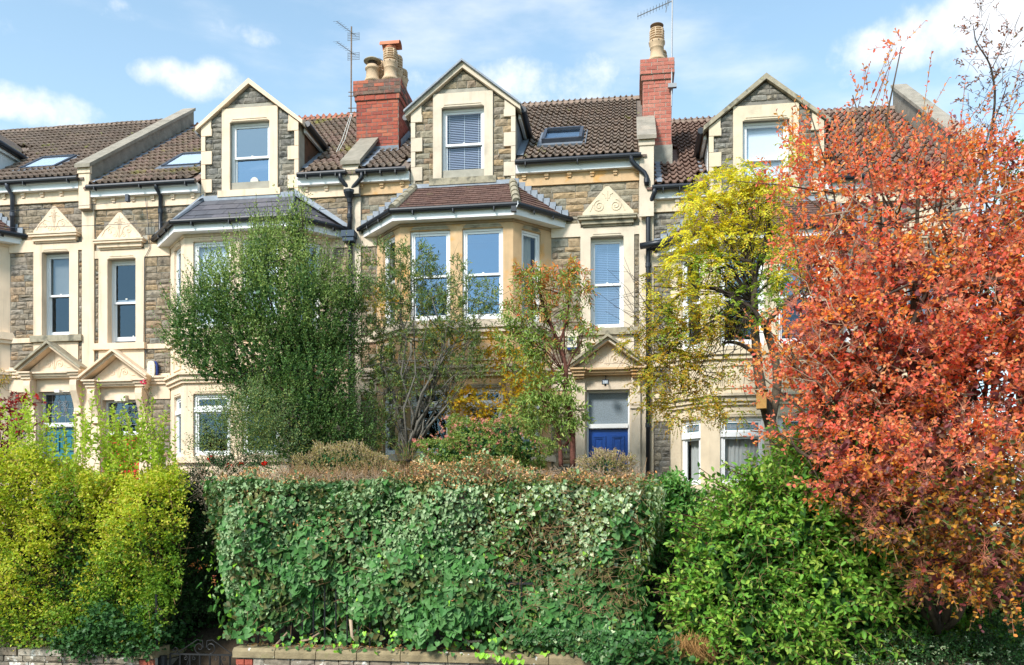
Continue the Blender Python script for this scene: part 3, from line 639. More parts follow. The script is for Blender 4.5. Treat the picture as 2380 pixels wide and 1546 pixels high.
    for a0, a1 in spans:
        n = max(2, round((a1-a0-.3)/.40)); 
        for i in range(n+1):
            a = a0+.15+(a1-a0-.3)*i/n; m2 = MB(); m2.fbox(f, a-.034, a+.034, Z(9.15), Z(9.245), .05, .075); m2.fbox(f, a-.04, a+.04, Z(9.19), Z(9.246), .05, .095); m2.build('modillion', cfg.get('friezemat', cr), H)
        m2 = MB(); m2.fbox(f, a0+(.14 if a0 < 1 else .0), a1-(.14 if a1 > 5 else 0), Z(9.25), Z(9.42), .0, .14 if key in 'CD' else .16)
        if key in 'AB': m2.fbox(f, a0+.14 if a0 < 1 else a0, a1-(.14 if a1 > 5 else 0), Z(9.37), Z(9.425), .16, .20)
        m2.build('fascia', 'white', H)
        g0, g1 = a0+(.10 if a0 < 1 else .03), a1-(.10 if a1 > 5 else .0)
        m2 = MB(); m2.tube([f.pt(g0, Z(9.42), .24), f.pt(g1, Z(9.42), .24)], .05, 10); gt = m2.build('gutter', 'blackpipe', H, False)
        m2 = MB()
        for i in range(3):
            a = g0+.2+(g1-g0-.4)*i/2; m2.fbox(f, a-.009, a+.009, Z(9.34), Z(9.40), .165 if key in 'CD' else .205, .300)
        m2.build('gutter_bracket', 'blackpipe', gt)
    # --- rubble panels
    sw = MB(); sw.fbox(f, .14, .15, 2.4, 2.41, 0, .001); sw = H
    lay = lambda a0, a1, z0, z1, **k: lay_stones(W, ST[rub], f, a0, a1, z0, z1, matname=rub, **k)
    m2 = MB(); m2.fbox(f, .2, .3, 2.25, 2.3, -.2, -.1); W = m2.build('stonework', cfg.get('mortar', 'mortar'), H)
    lay(.145, 2.5, Z(8.27), Z(9.02), holes=((.20, 1.30, Z(8.1), Z(8.40)),), poly=None)
    lay(4.54, 5.56, Z(8.27), Z(9.02))
    lay(1.25, 1.79, Z(6.24), Z(8.01)); lay(1.25, 1.79, Z(5.63), Z(6.12)); lay(1.41, 1.79, max(2.6, Z(2.6)), Z(5.09))
    lay(5.26, 5.56, Z(6.24), Z(8.01), ws=(.14, .3)); lay(5.26, 5.56, Z(5.63), Z(6.12), ws=(.14, .3)); lay(5.26, 5.56, Z(3.2), Z(5.09), ws=(.14, .3))
    lay(.142, .225, Z(6.27), Z(8.01), ws=(.1, .1), hs=(.12, .2)); lay(.142, .225, Z(5.63), Z(6.12), ws=(.1, .1), hs=(.12, .2))
    # --- dormer
    AX, AZ, EZ = 3.52, Z(11.355), Z(10.56); sl = (AZ-EZ)/1.02
    gz = lambda a: AZ-sl*abs(a-AX)
    mb = MB()
    ho = (3.10, 3.94, Z(9.27), Z(10.64))
    for poly in ([(2.5, Z(8.9)), (3.10, Z(8.9)), (3.10, gz(3.10)), (2.5, EZ)], [(3.94, Z(8.9)), (4.54, Z(8.9)), (4.54, EZ), (3.94, gz(3.94))], [(3.10, Z(8.9)), (3.94, Z(8.9)), (3.94, ho[2]), (3.10, ho[2])], [(3.10, ho[3]), (3.94, ho[3]), (3.94, gz(3.94)), (AX, AZ), (3.10, gz(3.10))]):
        mb.prism([f.pt(a, z, -.30) for a, z in poly], f.n*.296)
    dor = mb.build('dormer', cfg.get('mortar', 'mortar'), H)
    G = [(2.50, Z(8.95)), (4.54, Z(8.95)), (4.54, EZ), (AX, AZ), (2.50, EZ)]
    lay_stones(dor, ST[cfg.get('dormrub', rub)], f, 2.50, 4.54, Z(8.95), AZ, holes=((2.92, 4.12, Z(9.1), Z(10.95)),), poly=G, matname=cfg.get('dormrub', rub), hs=(.085, .14), ws=(.16, .36))
    mb = MB()
    mb.fbox(f, 2.93, 3.10, Z(9.26), Z(10.92), 0, .045); mb.fbox(f, 3.94, 4.11, Z(9.26), Z(10.92), 0, .045); mb.fbox(f, 3.10, 3.94, Z(10.64), Z(10.92), 0, .045)
    mb.build('window_surround', cfg.get('dormtrim', cr), dor)
    mb = MB(); mb.fbox(f, 2.86, 4.18, Z(9.13), Z(9.26), -.13, .09); mb.build('window_sill', 'weathered' if cfg.get('oldsill') else cr, dor)
    z = Z(8.95); i = 0
    while z < EZ-.02:
        h = .27 if i % 2 else .30; zt = min(z+h, EZ-.02); wq = .225 if i % 2 else .085
        for (e0, e1) in ((2.49, 2.49+wq), (4.55-wq, 4.55)):
            MB().fbox(f, e0, e1, z+.004, zt-.004, 0, .05).build('quoin', cfg.get('dormtrim', cr), dor)
        z += h; i += 1
    for sgn in (-1, 1):
        e = AX+sgn*1.03; e2 = e-sgn*.21
        MB().prism([f.pt(e, EZ-.16, 0), f.pt(e2, EZ-.16, 0), f.pt(e2, gz(e2)-.0, 0), f.pt(e, EZ, 0)], f.n*.052).build('quoin', cfg.get('dormtrim', cr), dor)
    lintel_mould(dor, Fr(f.pt(0, 0, .045), f.r, f.n), 3.10, 3.94, Z(10.64), trim)
    sash(H, f, 3.10, 3.94, ho[2], ho[3], rec=.06, g=cfg['dg'][0], g2=cfg['dg'][1], dressing=cfg['dg'][2])
    # gable copings: raking stones
    for sgn in (-1, 1):
        e = AX+sgn*1.13; ez = gz(e)
        p0 = (AX, AZ+.02); p1 = (e, ez+.02); nrm = Vector((sgn*sl, 1)).normalized(); t = .085
        mb = MB(); q = [(p0[0], p0[1]), (p1[0], p1[1]), (p1[0], p1[1]+t/nrm.y*.75), (p0[0], p0[1]+t/nrm.y)]
        mb.prism([f.pt(a, z, -.12) for a, z in q], f.n*.22)
        cp = mb.build('gable_coping', cfg.get('copemat', trim), dor)
        if key == 'C':
            mb = MB(); mb.prism([f.pt(a, z, -.14) for a, z in [(q[3][0], q[3][1]+.001), (q[2][0]+sgn*.02, q[2][1]-.01), (q[2][0]+sgn*.02, q[2][1]+.03), (q[3][0], q[3][1]+.04)]], f.n*.30); mb.build('lead_cap', 'lead', dor)
        mb = MB(); mb.prism([f.pt(a, z, -.13) for a, z in [(p0[0], p0[1]+.0), (e, ez), (e, ez+.07), (p0[0], p0[1]+.09)]], f.n*-2.9)
        mb.build('dormer_roof', cfg['tile'], dor)
        # cheek, its gutter and barge
        ec = AX+sgn*1.0; tan = .737
        zr = lambda y: Z(9.5)+tan*(y+.1)
        mb = MB(); y1 = (EZ-Z(9.5))/tan-.1
        mb.add([(sx(ec), .3, zr(.3)-.1), (sx(ec), .3, EZ), (sx(ec), y1+.2, EZ), (sx(ec+sgn*.03), .3, zr(.3)-.1), (sx(ec+sgn*.03), .3, EZ), (sx(ec+sgn*.03), y1+.2, EZ)], [(0, 1, 2), (3, 5, 4), (0, 2, 5, 3), (0, 3, 4, 1)])
        mb.build('dormer_cheek', cfg['cheek'], dor)
        if cfg['cheek'] == 'tilehung':
            pass
        mb = MB(); ge = AX+sgn*1.17
        mb.tube([(sx(ge), .06, EZ-.0), (sx(ge), y1+.05, EZ-.03)], .062, 10); mb.build('gutter', 'blackpipe', dor)
        mb = MB(); lo, hi = sorted((sx(AX+sgn*1.06), sx(AX+sgn*1.11))); mb.box(lo, hi, .16, y1+.05, EZ-.13, EZ+.02); mb.build('fascia', 'white', dor)
        # lead flashing where cheek meets roof tiles
        mb = MB(); lo, hi = sorted((sx(ec+sgn*.032), sx(ec+sgn*.16)))
        for k in range(6):
            ya = .1+k*.22; mb.add([(lo, ya, zr(ya)+.055), (hi, ya, zr(ya)+.05), (hi, ya+.25, zr(ya+.25)+.062), (lo, ya+.25, zr(ya+.25)+.067)], [(0, 1, 2, 3)])
        mb.build('lead_flashing', 'lead', dor)
    # --- main roof
    tan = .737; c_ = 1/math.sqrt(1+tan*tan)
    lo, hi = sorted((sx(.0), sx(5.7)))
    mb = MB(); zr0 = Z(9.47)
    for (e0, e1, ya) in ((0, 2.47, -.20), (2.47, 4.57, .31), (4.57, 5.7, -.20)):
        l_, h_ = sorted((sx(e0), sx(e1))); mb.prism([(l_, ya, zr0-.03+tan*(ya+.2)), (h_, ya, zr0-.03+tan*(ya+.2)), (h_, 4.0, zr0-.03+tan*4.2), (l_, 4.0, zr0-.03+tan*4.2)], (0, 0, -.04))
    mb.prism([(lo, 4.0, zr0-.03+tan*4.2), (hi, 4.0, zr0-.03+tan*4.2), (hi, 8.2, zr0-.03), (lo, 8.2, zr0-.03)], (0, 0, -.04))
    roof = mb.build('roof', cfg['tile'], H)
    sk = cfg.get('skylight')
    chm = cfg.get('chimskip')
    def skip(x, y, z):
        s_ = (x-X0)*sg
        if 2.45 < s_ < 4.60 and z < AZ+.05 and y < (gz(s_)-Z(9.4))/tan: return True
        if 2.40 < s_ < 4.64 and y < .35: return True
        if sk and sk[0] < x < sk[1] and sk[2] < y < sk[3]: return True
        if chm and chm[0] < x < chm[1] and chm[2] < y < chm[3]: return True
        return False
    lay_tiles(roof, PT[cfg['tile']], lo+.13, hi-.13, -.20, zr0, tan, 4.2/c_, skip)
    n = 12
    for i in range(n):
        x0 = lo+(hi-lo)*i/n; zt = zr0+tan*4.2-.01
        mb = MB(); mb.prism([(x0+.004, 3.84, zt-.09), (x0+.004, 3.90, zt+.02), (x0+.004, 4.0, zt+.07), (x0+.004, 4.10, zt+.02), (x0+.004, 4.16, zt-.09)], ((hi-lo)/n-.008, 0, 0))
        if cfg.get('crest'):
            k = 3
            for q in range(k):
                xa = x0+(hi-lo)/n*(q+.15)/k; wd = (hi-lo)/n/k*.85
                mb.prism([(xa, 3.985, zt+.05), (xa+wd, 3.985, zt+.05), (xa+wd*.78, 3.985, zt+.11), (xa+wd*.5, 3.985, zt+.15), (xa+wd*.22, 3.985, zt+.11)], (0, .03, 0))
        mb.build('ridge_tile', 'ridgered' if cfg.get('crest') else 'ridgetile', roof)
    if sk:
        x0, x1, y0, y1 = sk; c2, s2 = c_, tan*c_
        def rp(x, y, h): return (x, y-s2*h, zr0+tan*(y+.2)+c2*h)
        def slab(xa, xb, ya, yb, h0, h1, nm, mt):
            mb = MB(); mb.add([rp(xa, ya, h0), rp(xb, ya, h0), rp(xb, yb, h0), rp(xa, yb, h0), rp(xa, ya, h1), rp(xb, ya, h1), rp(xb, yb, h1), rp(xa, yb, h1)], [(0,3,2,1),(4,5,6,7),(0,1,5,4),(1,2,6,5),(2,3,7,6),(3,0,4,7)]); return mb.build(nm, mt, par)
        par = H; mm = cfg.get('skymat', 'whiteold')
        par = slab(x0-.08, x1+.08, y0-.12, y1+.06, .0, .05, 'skylight', 'leaddark')
        e = .06
        hh = .14 if key == 'C' else .08
        slab(x0, x0+e, y0, y1, .051, hh, 'frame', mm); slab(x1-e, x1, y0, y1, .051, hh, 'frame', mm); slab(x0+e, x1-e, y0, y0+e, .051, hh-.01, 'frame', mm); slab(x0+e, x1-e, y1-e, y1, .051, hh+.01, 'frame', mm)
        slab(x0+e, x1-e, y0+e, y1-e, hh-.05, hh-.04 if key == 'C' else hh-.015, 'pane', cfg.get('skyglass', 'glassclear'))
        if key != 'C': slab(x0+e, x1-e, y0+e, y1-e, .052, .058, 'blind', 'blindwhite')  # white sheet added under the pane, standing in for bright sky reflection
    # --- bay: three faces with openings, bands, windows
    def face(p, q):
        (a0, b0), (a1, b1) = p, q; o = f.pt(a0, 0, b0); e = f.pt(a1, 0, b1); r = Vector(e)-Vector(o); L = r.length; r.normalize()
        n = Vector((r.y, -r.x, 0)); 
        if n.dot(Vector((0, -1, 0))) < 0: n = -n
        return Fr(o, r, n), L
    bp = BAYPLAN(0); faces = [face(bp[0], bp[1]), face(bp[1], bp[2]), face(bp[2], bp[3])]
    baymat = cfg.get('baymat', cr)
    gz0, gz1, gt = Z(3.88), Z(5.08), Z(4.78); fz0, fz1 = Z(6.36), Z(8.06)
    mbb = MB(); ops = []
    for k, (fr, L) in enumerate(faces):
        if k == 1: op = [(.19, .19+.77), (L-.19-.77, L-.19)]
        else: op = [(.25, .25+.47)] if k == 0 else [(L-.25-.47, L-.25)]
        ops.append(op)
        hs = [(a0, a1, gz0, gz1) for a0, a1 in op]+[(a0, a1, fz0, fz1) for a0, a1 in op]
        mbb.plate(fr, ((0, L, 2.2, Z(8.34)), hs), -.16, 0)
    bay = mbb.build('bay', baymat, H)
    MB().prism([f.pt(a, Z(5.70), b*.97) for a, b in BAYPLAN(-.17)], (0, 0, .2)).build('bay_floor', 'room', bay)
    def band(z0, z1, p, m, nm, inner=None):
        mb = MB(); pl = BAYPLAN(p); 
        if inner is None: mb.prism([f.pt(a, z0, b) for a, b in pl], (0, 0, z1-z0))
        return mb.build(nm, m, bay)
    def ring(z0, z1, p0, p1, m, nm):
        mb = MB(); A = BAYPLAN(p0); Bq = BAYPLAN(p1)
        for i in range(3):
            q = [A[i], A[i+1], Bq[i+1], Bq[i]]; mb.prism([f.pt(a, z0, b) for a, b in q], (0, 0, z1-z0))
        return mb.build(nm, m, bay)
    sillm = cfg.get('baysill', trim)
    ring(Z(6.20), Z(6.345), .001, .09, sillm, 'bay_sill'); ring(Z(6.12), Z(6.20), .001, .05, trim, 'bay_moulding')
    ring(Z(5.30), Z(5.36), .001, .05, trim, 'bay_moulding'); ring(Z(5.361), Z(5.45), .001, .09, trim, 'bay_cornice'); ring(Z(5.451), Z(5.50), .001, .14, sillm, 'bay_cornice')
    ring(Z(3.74), Z(3.86), .001, .07, trim, 'bay_sill'); ring(Z(8.15), Z(8.335), .001, .022, 'headstone' if key == 'C' else baymat, 'bay_head')
    # sunk apron panels with carved scrolls
    for k, (fr, L) in enumerate(faces):
        for (a0, a1) in ops[k]:
            mb = MB(); z0, z1 = Z(5.60), Z(6.04)
            for (b0, b1, c0, c1) in ((a0, a1, z0, z0+.04), (a0, a1, z1-.04, z1), (a0, a0+.04, z0+.041, z1-.041), (a1-.04, a1, z0+.041, z1-.041)): mb.fbox(fr, b0, b1, c0, c1, .001, .025)
            cx = (a0+a1)/2
            for sgn in (-1, 1): mb.tube(spiral((cx+sgn*(a1-a0)*.2, (z0+z1)/2), min(.1, (a1-a0)*.16), 1.5, fr, .01, sgn, 0, 20), .01, 5)
            mb.build('apron_panel', trim, bay)
    for k, (fr, L) in enumerate(faces):
        for i, (a0, a1) in enumerate(ops[k]):
            lintel_mould(bay, fr, a0-.02, a1+.02, fz1, cfg.get('mouldmat', trim)); lintel_mould(bay, fr, a0-.02, a1+.02, gz1, cfg.get('mouldmat', trim))
            up = cfg['bayup'][k][i]; gd = cfg['baygd'][k][i]
            sash(H, fr, a0, a1, fz0, fz1, rec=.05, g=up[0], g2=up[1], dressing=up[2])
            transom(H, fr, a0, a1, gz0, gz1, gt, rec=.05, g=gd[0], gt=gd[1], dressing=gd[2], leaded=cfg.get('leadedbay', False), frame=cfg.get('gframe', 'white'))
    # bay roof
    ez = Z(8.38); ev = BAYPLAN(.22); T0 = (2.55, Z(9.12)); T1 = (4.47, Z(9.12))
    E = [f.pt(a, ez, b) for a, b in ev]; tA = Vector(f.pt(T0[0], T0[1], .0)); tB = Vector(f.pt(T1[0], T1[1], .0))
    mb = MB(); dn = Vector((0, 0, -.03))
    for poly in ([E[1], E[2], tB, tA], [E[0], E[1], tA], [E[2], E[3], tB]): mb.add([Vector(p)+dn for p in poly], [tuple(range(len(poly)))])
    mb.prism([Vector(p)+Vector((0, 0, -.10)) for p in [f.pt(a, ez, b) for a, b in BAYPLAN(.20)]], (0, 0, .05))
    br = mb.build('bay_roof', cfg['baytile'], H)
    if cfg['baytile'] == 'slate':
        args = (.27, .36, .008, .010); nm = 'slate'
    else: args = (.105, .165, .014, .014); nm = 'roof_tile'
    n = 0
    for poly in ([E[1], E[2], tB, tA], [E[0], E[1], tA], [E[2], E[3], tB]): n += tile_plane(br, nm, cfg['baytile'], poly, *args)
    for (a, b) in ((E[1], tA), (E[2], tB)):
        a = Vector(a)+Vector((0, 0, .03)); b = Vector(b)+Vector((0, 0, .03))
        if cfg['baytile'] == 'slate': MB().tube([a, b], .035, 6).build('lead_hip', 'leaddark', br)
        else:
            m_ = 5
            for i in range(m_):
                p = a.lerp(b, i/m_)+Vector((0, 0, .012)); q = a.lerp(b, (i+1.08)/m_)
                MB().tube([p, q], [.085, .07], 10).build('hip_tile', 'weathered', br)
    # wall flashings
    mb = MB()
    for (e, t, sgn) in ((E[0], tA, 1), (E[3], tB, -1)):
        e = Vector(e); steps = 9 if cfg['baytile'] != 'slate' else 1
        if steps == 1:
            mb.add([e+Vector((0, -.07, .0)), t+Vector((0, -.07, .02)), t+Vector((0, -.06, .11)), e+Vector((0, -.06, .10)), e+Vector((0, -.19, -.01)), t+Vector((0, -.19, -.04))], [(0, 1, 2, 3), (4, 5, 1, 0)])
        else:
            for i in range(steps):
                p = e.lerp(t, i/steps); q = e.lerp(t, (i+1)/steps); lo_, hi_ = sorted((p.x, q.x)); mb.box(lo_, hi_+.015, -.055, -.035-.002*(i % 2), min(p.z, q.z), max(p.z, q.z)+.07)
    mb.fbox(f, 2.50, 4.52, Z(9.07), Z(9.17), .02, .075)
    mb.build('lead_flashing', 'lead', br)
    A = BAYPLAN(.19); Bq = BAYPLAN(.21)
    mb = MB()
    for i in range(3): mb.prism([f.pt(a, Z(8.20), b) for a, b in (A[i], A[i+1], Bq[i+1], Bq[i])], (0, 0, .145))
    mb.prism([f.pt(a, Z(8.202), b) for a, b in BAYPLAN(.19)], (0, 0, .02))
    mb.build('bay_fascia', 'white', H)
    mb = MB(); gp = [Vector(f.pt(a, Z(8.365), b)) for a, b in BAYPLAN(.275)]
    for i in range(3): mb.tube([gp[i], gp[i+1]], .048, 10)
    g = mb.build('bay_gutter', 'blackpipe', H); mb = MB()
    for i in range(3):
        for t in ((.18, .5, .82) if i == 1 else (.35, .7)):
            p = gp[i].lerp(gp[i+1], t); mb.box(p.x-.009, p.x+.009, p.y-.04, p.y+.05, p.z-.085, p.z-.02)
    mb.build('gutter_bracket', 'blackpipe', g)
    # --- flat wall window and door
    ww = cfg['win']; sash(H, f, .42, 1.06, Z(6.26), Z(8.0), rec=.12, g=ww[0], g2=ww[1], dressing=ww[2], opened=ww[3] if len(ww) > 3 else 0)
    lintel_mould(H, Fr(f.pt(0, 0, .035), f.r, f.n), .42, 1.06, Z(8.0), trim)
    # reveal linings
    mb = MB(); rv = cr
    mb.fbox(f, .4195, .428, Z(6.265), Z(7.999), -.119, .034); mb.fbox(f, 1.052, 1.0605, Z(6.265), Z(7.999), -.119, .034); mb.fbox(f, .30, .311, Z(2.3), Z(5.1), -.2, .033); mb.fbox(f, 1.129, 1.14, Z(2.3), Z(5.1), -.2, .033)
    mb.build('reveal', rv, H)
    # door case
    dc = .72
    mb = MB(); zc = Z(5.36)
    mb.fbox(f, dc-.58, dc+.58, zc, zc+.035, .034, .16); mb.fbox(f, dc-.58, dc+.58, zc+.035, zc+.085, .034, .20); mb.fbox(f, dc-.60, dc+.60, zc+.085, zc+.12, .034, .25)
    for sgn in (-1, 1):
        for (w_, z0, z1, d) in ((.095, -.06, -.02, .20), (.105, -.02, .04, .24), (.125, .04, .09, .28), (.15, .09, .121, .32)):
            a = dc+sgn*.545; mb.fbox(f, a-w_, a+w_, zc+z0, zc+z1-.001, .034, d)
    mb.build('door_cornice', cfg.get('casemat', trim), H)
    ap = zc+.72; bs = zc+.12; hw = .72
    mb = MB(); mb.prism([f.pt(dc-hw+.1, bs, .034), f.pt(dc+hw-.1, bs, .034), f.pt(dc, ap-.1, .034)], f.n*.06); ty = mb.build('pediment', cr, H)
    mb = MB()
    for sgn in (-1, 1):
        mb.tube(spiral((dc+sgn*.13, bs+.17), .07, 1.4, f, .096, -sgn, math.pi/2), .009, 5)
        mb.tube([f.pt(dc+sgn*.02, bs+.08, .096), f.pt(dc+sgn*.06, bs+.24, .096), f.pt(dc+sgn*.16, bs+.27, .096)], .008, 5)
        mb.tube([f.pt(dc+sgn*.22, bs+.15, .096), f.pt(dc+sgn*.30, bs+.10, .096), f.pt(dc+sgn*.36, bs+.11, .096)], .008, 5)
    mb.tube([f.pt(dc, bs+.06, .096), f.pt(dc, bs+.42, .096)], .008, 5); mb.build('scroll_carving', cr, ty)
    for sgn in (-1, 1):
        mb = MB(); q0 = [(dc, ap-.1), (dc+sgn*(hw-.02), bs), (dc+sgn*hw, bs+.0), (dc+sgn*hw, bs+.035), (dc, ap-.035)]
        mb.prism([f.pt(a, z, .034) for a, z in q0], f.n*.24); mb.build('raking_moulding', cr, ty)
        mb = MB(); q1 = [(dc, ap-.034), (dc+sgn*(hw+.01), bs+.036), (dc+sgn*(hw+.03), bs+.075), (dc, ap+.02)]
        mb.prism([f.pt(a, z, .02) for a, z in q1], f.n*.32); mb.build('pediment_coping', cfg.get('pedtop', 'weathered'), ty)
    for sgn in (-1, 1):
        a = dc+sgn*.52; mb = MB()
        if key == 'C':
            mb.fbox(f, a-.085, a+.085, Z(2.3), Z(5.30), .034, .11); mb.fbox(f, a-.10, a+.10, Z(4.72), Z(4.77), .034, .14); mb.fbox(f, a-.095, a+.095, Z(4.79), Z(4.82), .034, .13); mb.build('pilaster', trim, H)
        else:
            prof = [(.034, 5.30), (.24, 5.30), (.25, 5.20), (.235, 5.08), (.18, 4.96), (.13, 4.84), (.10, 4.74), (.105, 4.66), (.13, 4.62), (.034, 4.58)]
            mb.prism([f.pt(a-.075, Z(z), d) for d, z in prof], f.r*.15); mb.fbox(f, a-.085, a+.085, Z(2.3), Z(4.575), .034, .08); mb.build('console', trim, H)
    # door leaf and overlight
    dmat = cfg['door']; a0, a1 = .315, 1.125
    mb = MB(); mb.fbox(f, a0, a0+.03, 2.35, Z(5.1), -.22, -.10); mb.fbox(f, a1-.03, a1, 2.35, Z(5.1), -.22, -.10); mb.fbox(f, a0+.03, a1-.03, Z(5.06), Z(5.1), -.22, -.10)
    mb.fbox(f, a0+.03, a1-.03, Z(4.38), Z(4.46), -.22, -.07); n_ = 26
    for i in range(n_): a = a0+.05+(a1-a0-.1)*i/n_; mb.fbox(f, a, a+.014, Z(4.365), Z(4.38), -.12, -.085)
    dfm = mb.build('door_frame', 'white', H)
    mb = MB(); mb.fbox(f, a0+.031, a1-.031, Z(2.40), Z(4.36), -.20, -.145); door = mb.build('door', dmat, H)
    mid = (a0+a1)/2
    for (z0, z1) in ((3.88, 4.24), (3.02, 3.74), (2.5, 2.86)):
        for (b0, b1) in ((a0+.10, mid-.05), (mid+.05, a1-.10)):
            mb = MB(); t = .028
            for (d, e) in ((.030, 0), (.018, t)):
                x0, x1, y0, y1 = b0+e, b1-e, Z(z0)+e, Z(z1)-e
                for (u0, u1, v0, v1) in ((x0, x1, y0, y0+t), (x0, x1, y1-t, y1), (x0, x0+t, y0+t, y1-t), (x1-t, x1, y0+t, y1-t)): mb.fbox(f, u0, u1, v0, v1, -.1449, -.145+d)
            mb.fbox(f, b0+.075, b1-.075, Z(z0)+.075, Z(z1)-.075, -.1449, -.130)
            mb.build('door_panel', dmat, door)
    mb = MB(); mb.tube([f.pt(a1-.09 if key != 'C' else a0+.09, Z(3.42), -.144), f.pt(a1-.09 if key != 'C' else a0+.09, Z(3.42), -.09)], [.018, .03], 8); mb.build('handle', 'aerialmetal', door)
    ol = MB().fbox(f, a0+.031, a1-.031, Z(4.461), Z(5.059), -.17, -.16).build('overlight', 'frost' if key == 'C' else 'glassdark', H)
    if key in 'AB':
        mb = MB(); x0, x1, y0, y1 = a0+.03, a1-.03, Z(4.46), Z(5.06)
        for i in range(1, 5): a = x0+(x1-x0)*i/5; mb.tube([f.pt(a, y0, -.157), f.pt(a, y1, -.157)], .004, 4)
        for i in range(1, 4): z = y0+(y1-y0)*i/4; mb.tube([f.pt(x0, z, -.157), f.pt(x1, z, -.157)], .004, 4)
        cx, cz = (x0+x1)/2, (y0+y1)/2
        for (rx, rz) in ((.055, .09), (.085, .125)):
            mb.tube([f.pt(cx+rx*math.cos(t*.3307), cz-.02+rz*math.sin(t*.3307), -.152) for t in range(20)], .006, 4)
        for sgn in (-1, 1):
            mb.tube(spiral((cx+sgn*.07, cz+.15), .05, 1.1, f, -.152, sgn, 0, 14), .006, 4); mb.tube([f.pt(cx+sgn*.13, cz-.16, -.152), f.pt(cx+sgn*.10, cz-.02, -.152), f.pt(cx+sgn*.14, cz+.12, -.152)], .006, 4)
        mb.build('glazing_lead', 'leadcame', ol)
    # side walls and back of the row
    mb = MB(); x0, x1 = sorted((sx(.0), sx(5.7)))
    mb.box(x0, x1, 8.0, 8.2, 2.2, Z(9.4)); mb.build('rear_wall', 'mortar', H)
    return H, f
gl = lambda *a: a
HA, fA = house('A', -11.1, -1, .20, 'cream and brown stone terraced house with the teal front door, at the left edge', dict(
    cream='cream', trim='cream', rubble='rubble', dormrub='rubble', tile='tile', baytile='tilered', cheek='white', oldsill=True, crest=False,
    skylight=(-13.0, -12.15, .42, 1.15), skymat='greypipe', dg=('glass', 'glassblue', None), win=('glassdark', 'glassdark', 'frosthalf'), door='doorteal',
    bayup=[[('glass', 'glass', None)], [('glass', 'glass', None)]*2, [('glass', 'glass', None)]], baygd=[[('glassdark', 'glassdark', None)], [('glassdark', 'glassdark', None)]*2, [('glassdark', 'glassdark', None)]]))
HB, fB = house('B', -11.1, 1, 0.0, 'cream terraced house with slate bay roof, red door and terracotta crested ridge', dict(
    cream='cream', trim='cream', rubble='rubble', dormrub='rubbledark', tile='tilemossy', baytile='slate', cheek='brickbrown', crest=True, mortar='mortarlight', pedtop='cream',
    skylight=(-9.85, -8.95, .62, 1.45), skymat='greypipe', dg=('glass', 'glassblue', None), win=('glassdark', 'glassdark', None, .05), door='doorred', gframe='white',
    bayup=[[('glass', 'glass', None)], [('glassclear', 'glassclear', 'roller')]*2, [('glass', 'glass', None)]], baygd=[[('glassdark', 'glassdark', None)], [('glassdark', 'glassdark', None)]*2, [('glassdark', 'glassdark', None)]]))
HC, fC = house('C', .3, -1, 0.0, 'ochre and grey stone terraced house with bright blue door and red tiled bay roof', dict(
    cream='greystone', trim='greystone', rubble='rubblewarm', tile='tile', baytile='tilered', cheek='leaddark', oldsill=True, oldcorn=True, friezemat='ochrestone', baymat='ochrestone', mouldmat='weathered', casemat='ochrestone', mortar='mortarlight', ornmat='bathstone', dormtrim='greystone', copemat='greystone',
    skylight=(-1.75, -.95, .62, 1.35), skymat='greypipe', skyglass='glassclear', chimskip=(-5.75, -4.75, .95, 2.0), dg=('glassclear', 'glassclear', 'blind'), win=('glass', 'glass', 'blind'), door='dooblue',
    bayup=[[('glassclear', 'glassclear', 'curtain')], [('glassblue', 'glassblue', None)]*2, [('glass', 'glass', None)]], baygd=[[('glassclear', 'glassclear', 'curtainpair')], [('glassdark', 'glassdark', None)]*2, [('glassdark', 'glassdark', None)]]))
HD, fD = house('D', 6.0, -1, -.62, 'pale bath stone terraced house with leaded bay windows behind the orange smoke bush', dict(
    cream='bathstone', trim='bathstone', rubble='rubbledark', dormrub='rubbledark', tile='tilebrown', baytile='tilered', cheek='white', oldsill=True, copemat='weathered', baymat='bathstone', leadedbay=True,
    dg=('glassclear', 'glassclear', 'roller'), win=('glass', 'glass', None), door='doorred', chimskip=(.2, .85, .95, 2.0),
    bayup=[[('glass', 'glass', None)], [('glassblue', 'glassdark', None)]*2, [('glass', 'glass', None)]], baygd=[[('glassclear', 'glassclear', 'net')], [('glassclear', 'glassclear', 'net')]*2, [('glassclear', 'glassclear', 'net')]]))

# ------------------------------------------------------------------ party walls, chimneys
def parapet(H, x0, x1, zb, zt0, tan, y1, wallm, topm, zbase=9.02, frontm='cream', zlow=None):
    zt = lambda y: zt0+tan*(y+.15)
    mb = MB(); mb.prism([(x0+.03, -.12, zb), (x0+.03, -.12, zt(-.12)-.08), (x0+.03, y1, zt(y1)-.08), (x0+.03, y1+.02, zt(y1)-1.2 if zlow is None else zlow), (x0+.03, .5, zb)], (x1-x0-.06, 0, 0))
    p = mb.build('party_wall', wallm, H)
    mb = MB(); mb.box(x0+.028, x1-.028, -.17, -.1199, zbase, zt(-.12)-.075); mb.box(x0+.01, x1-.01, -.19, -.12, zt(-.15)-.24, zt(-.15)-.085); mb.build('kneeler', frontm, H)
    n = max(1, round((y1+.2)/.95)); L = (y1+.25)/n
    for i in range(n):
        ya = -.24+i*L; yb = ya+L-.008
        MB().prism([(x0-.02, ya, zt(ya)-.075), (x0-.02, ya, zt(ya)), (x0-.02, yb, zt(yb)), (x0-.02, yb, zt(yb)-.075)], (x1-x0+.04, 0, 0)).build('coping_stone', topm, H)
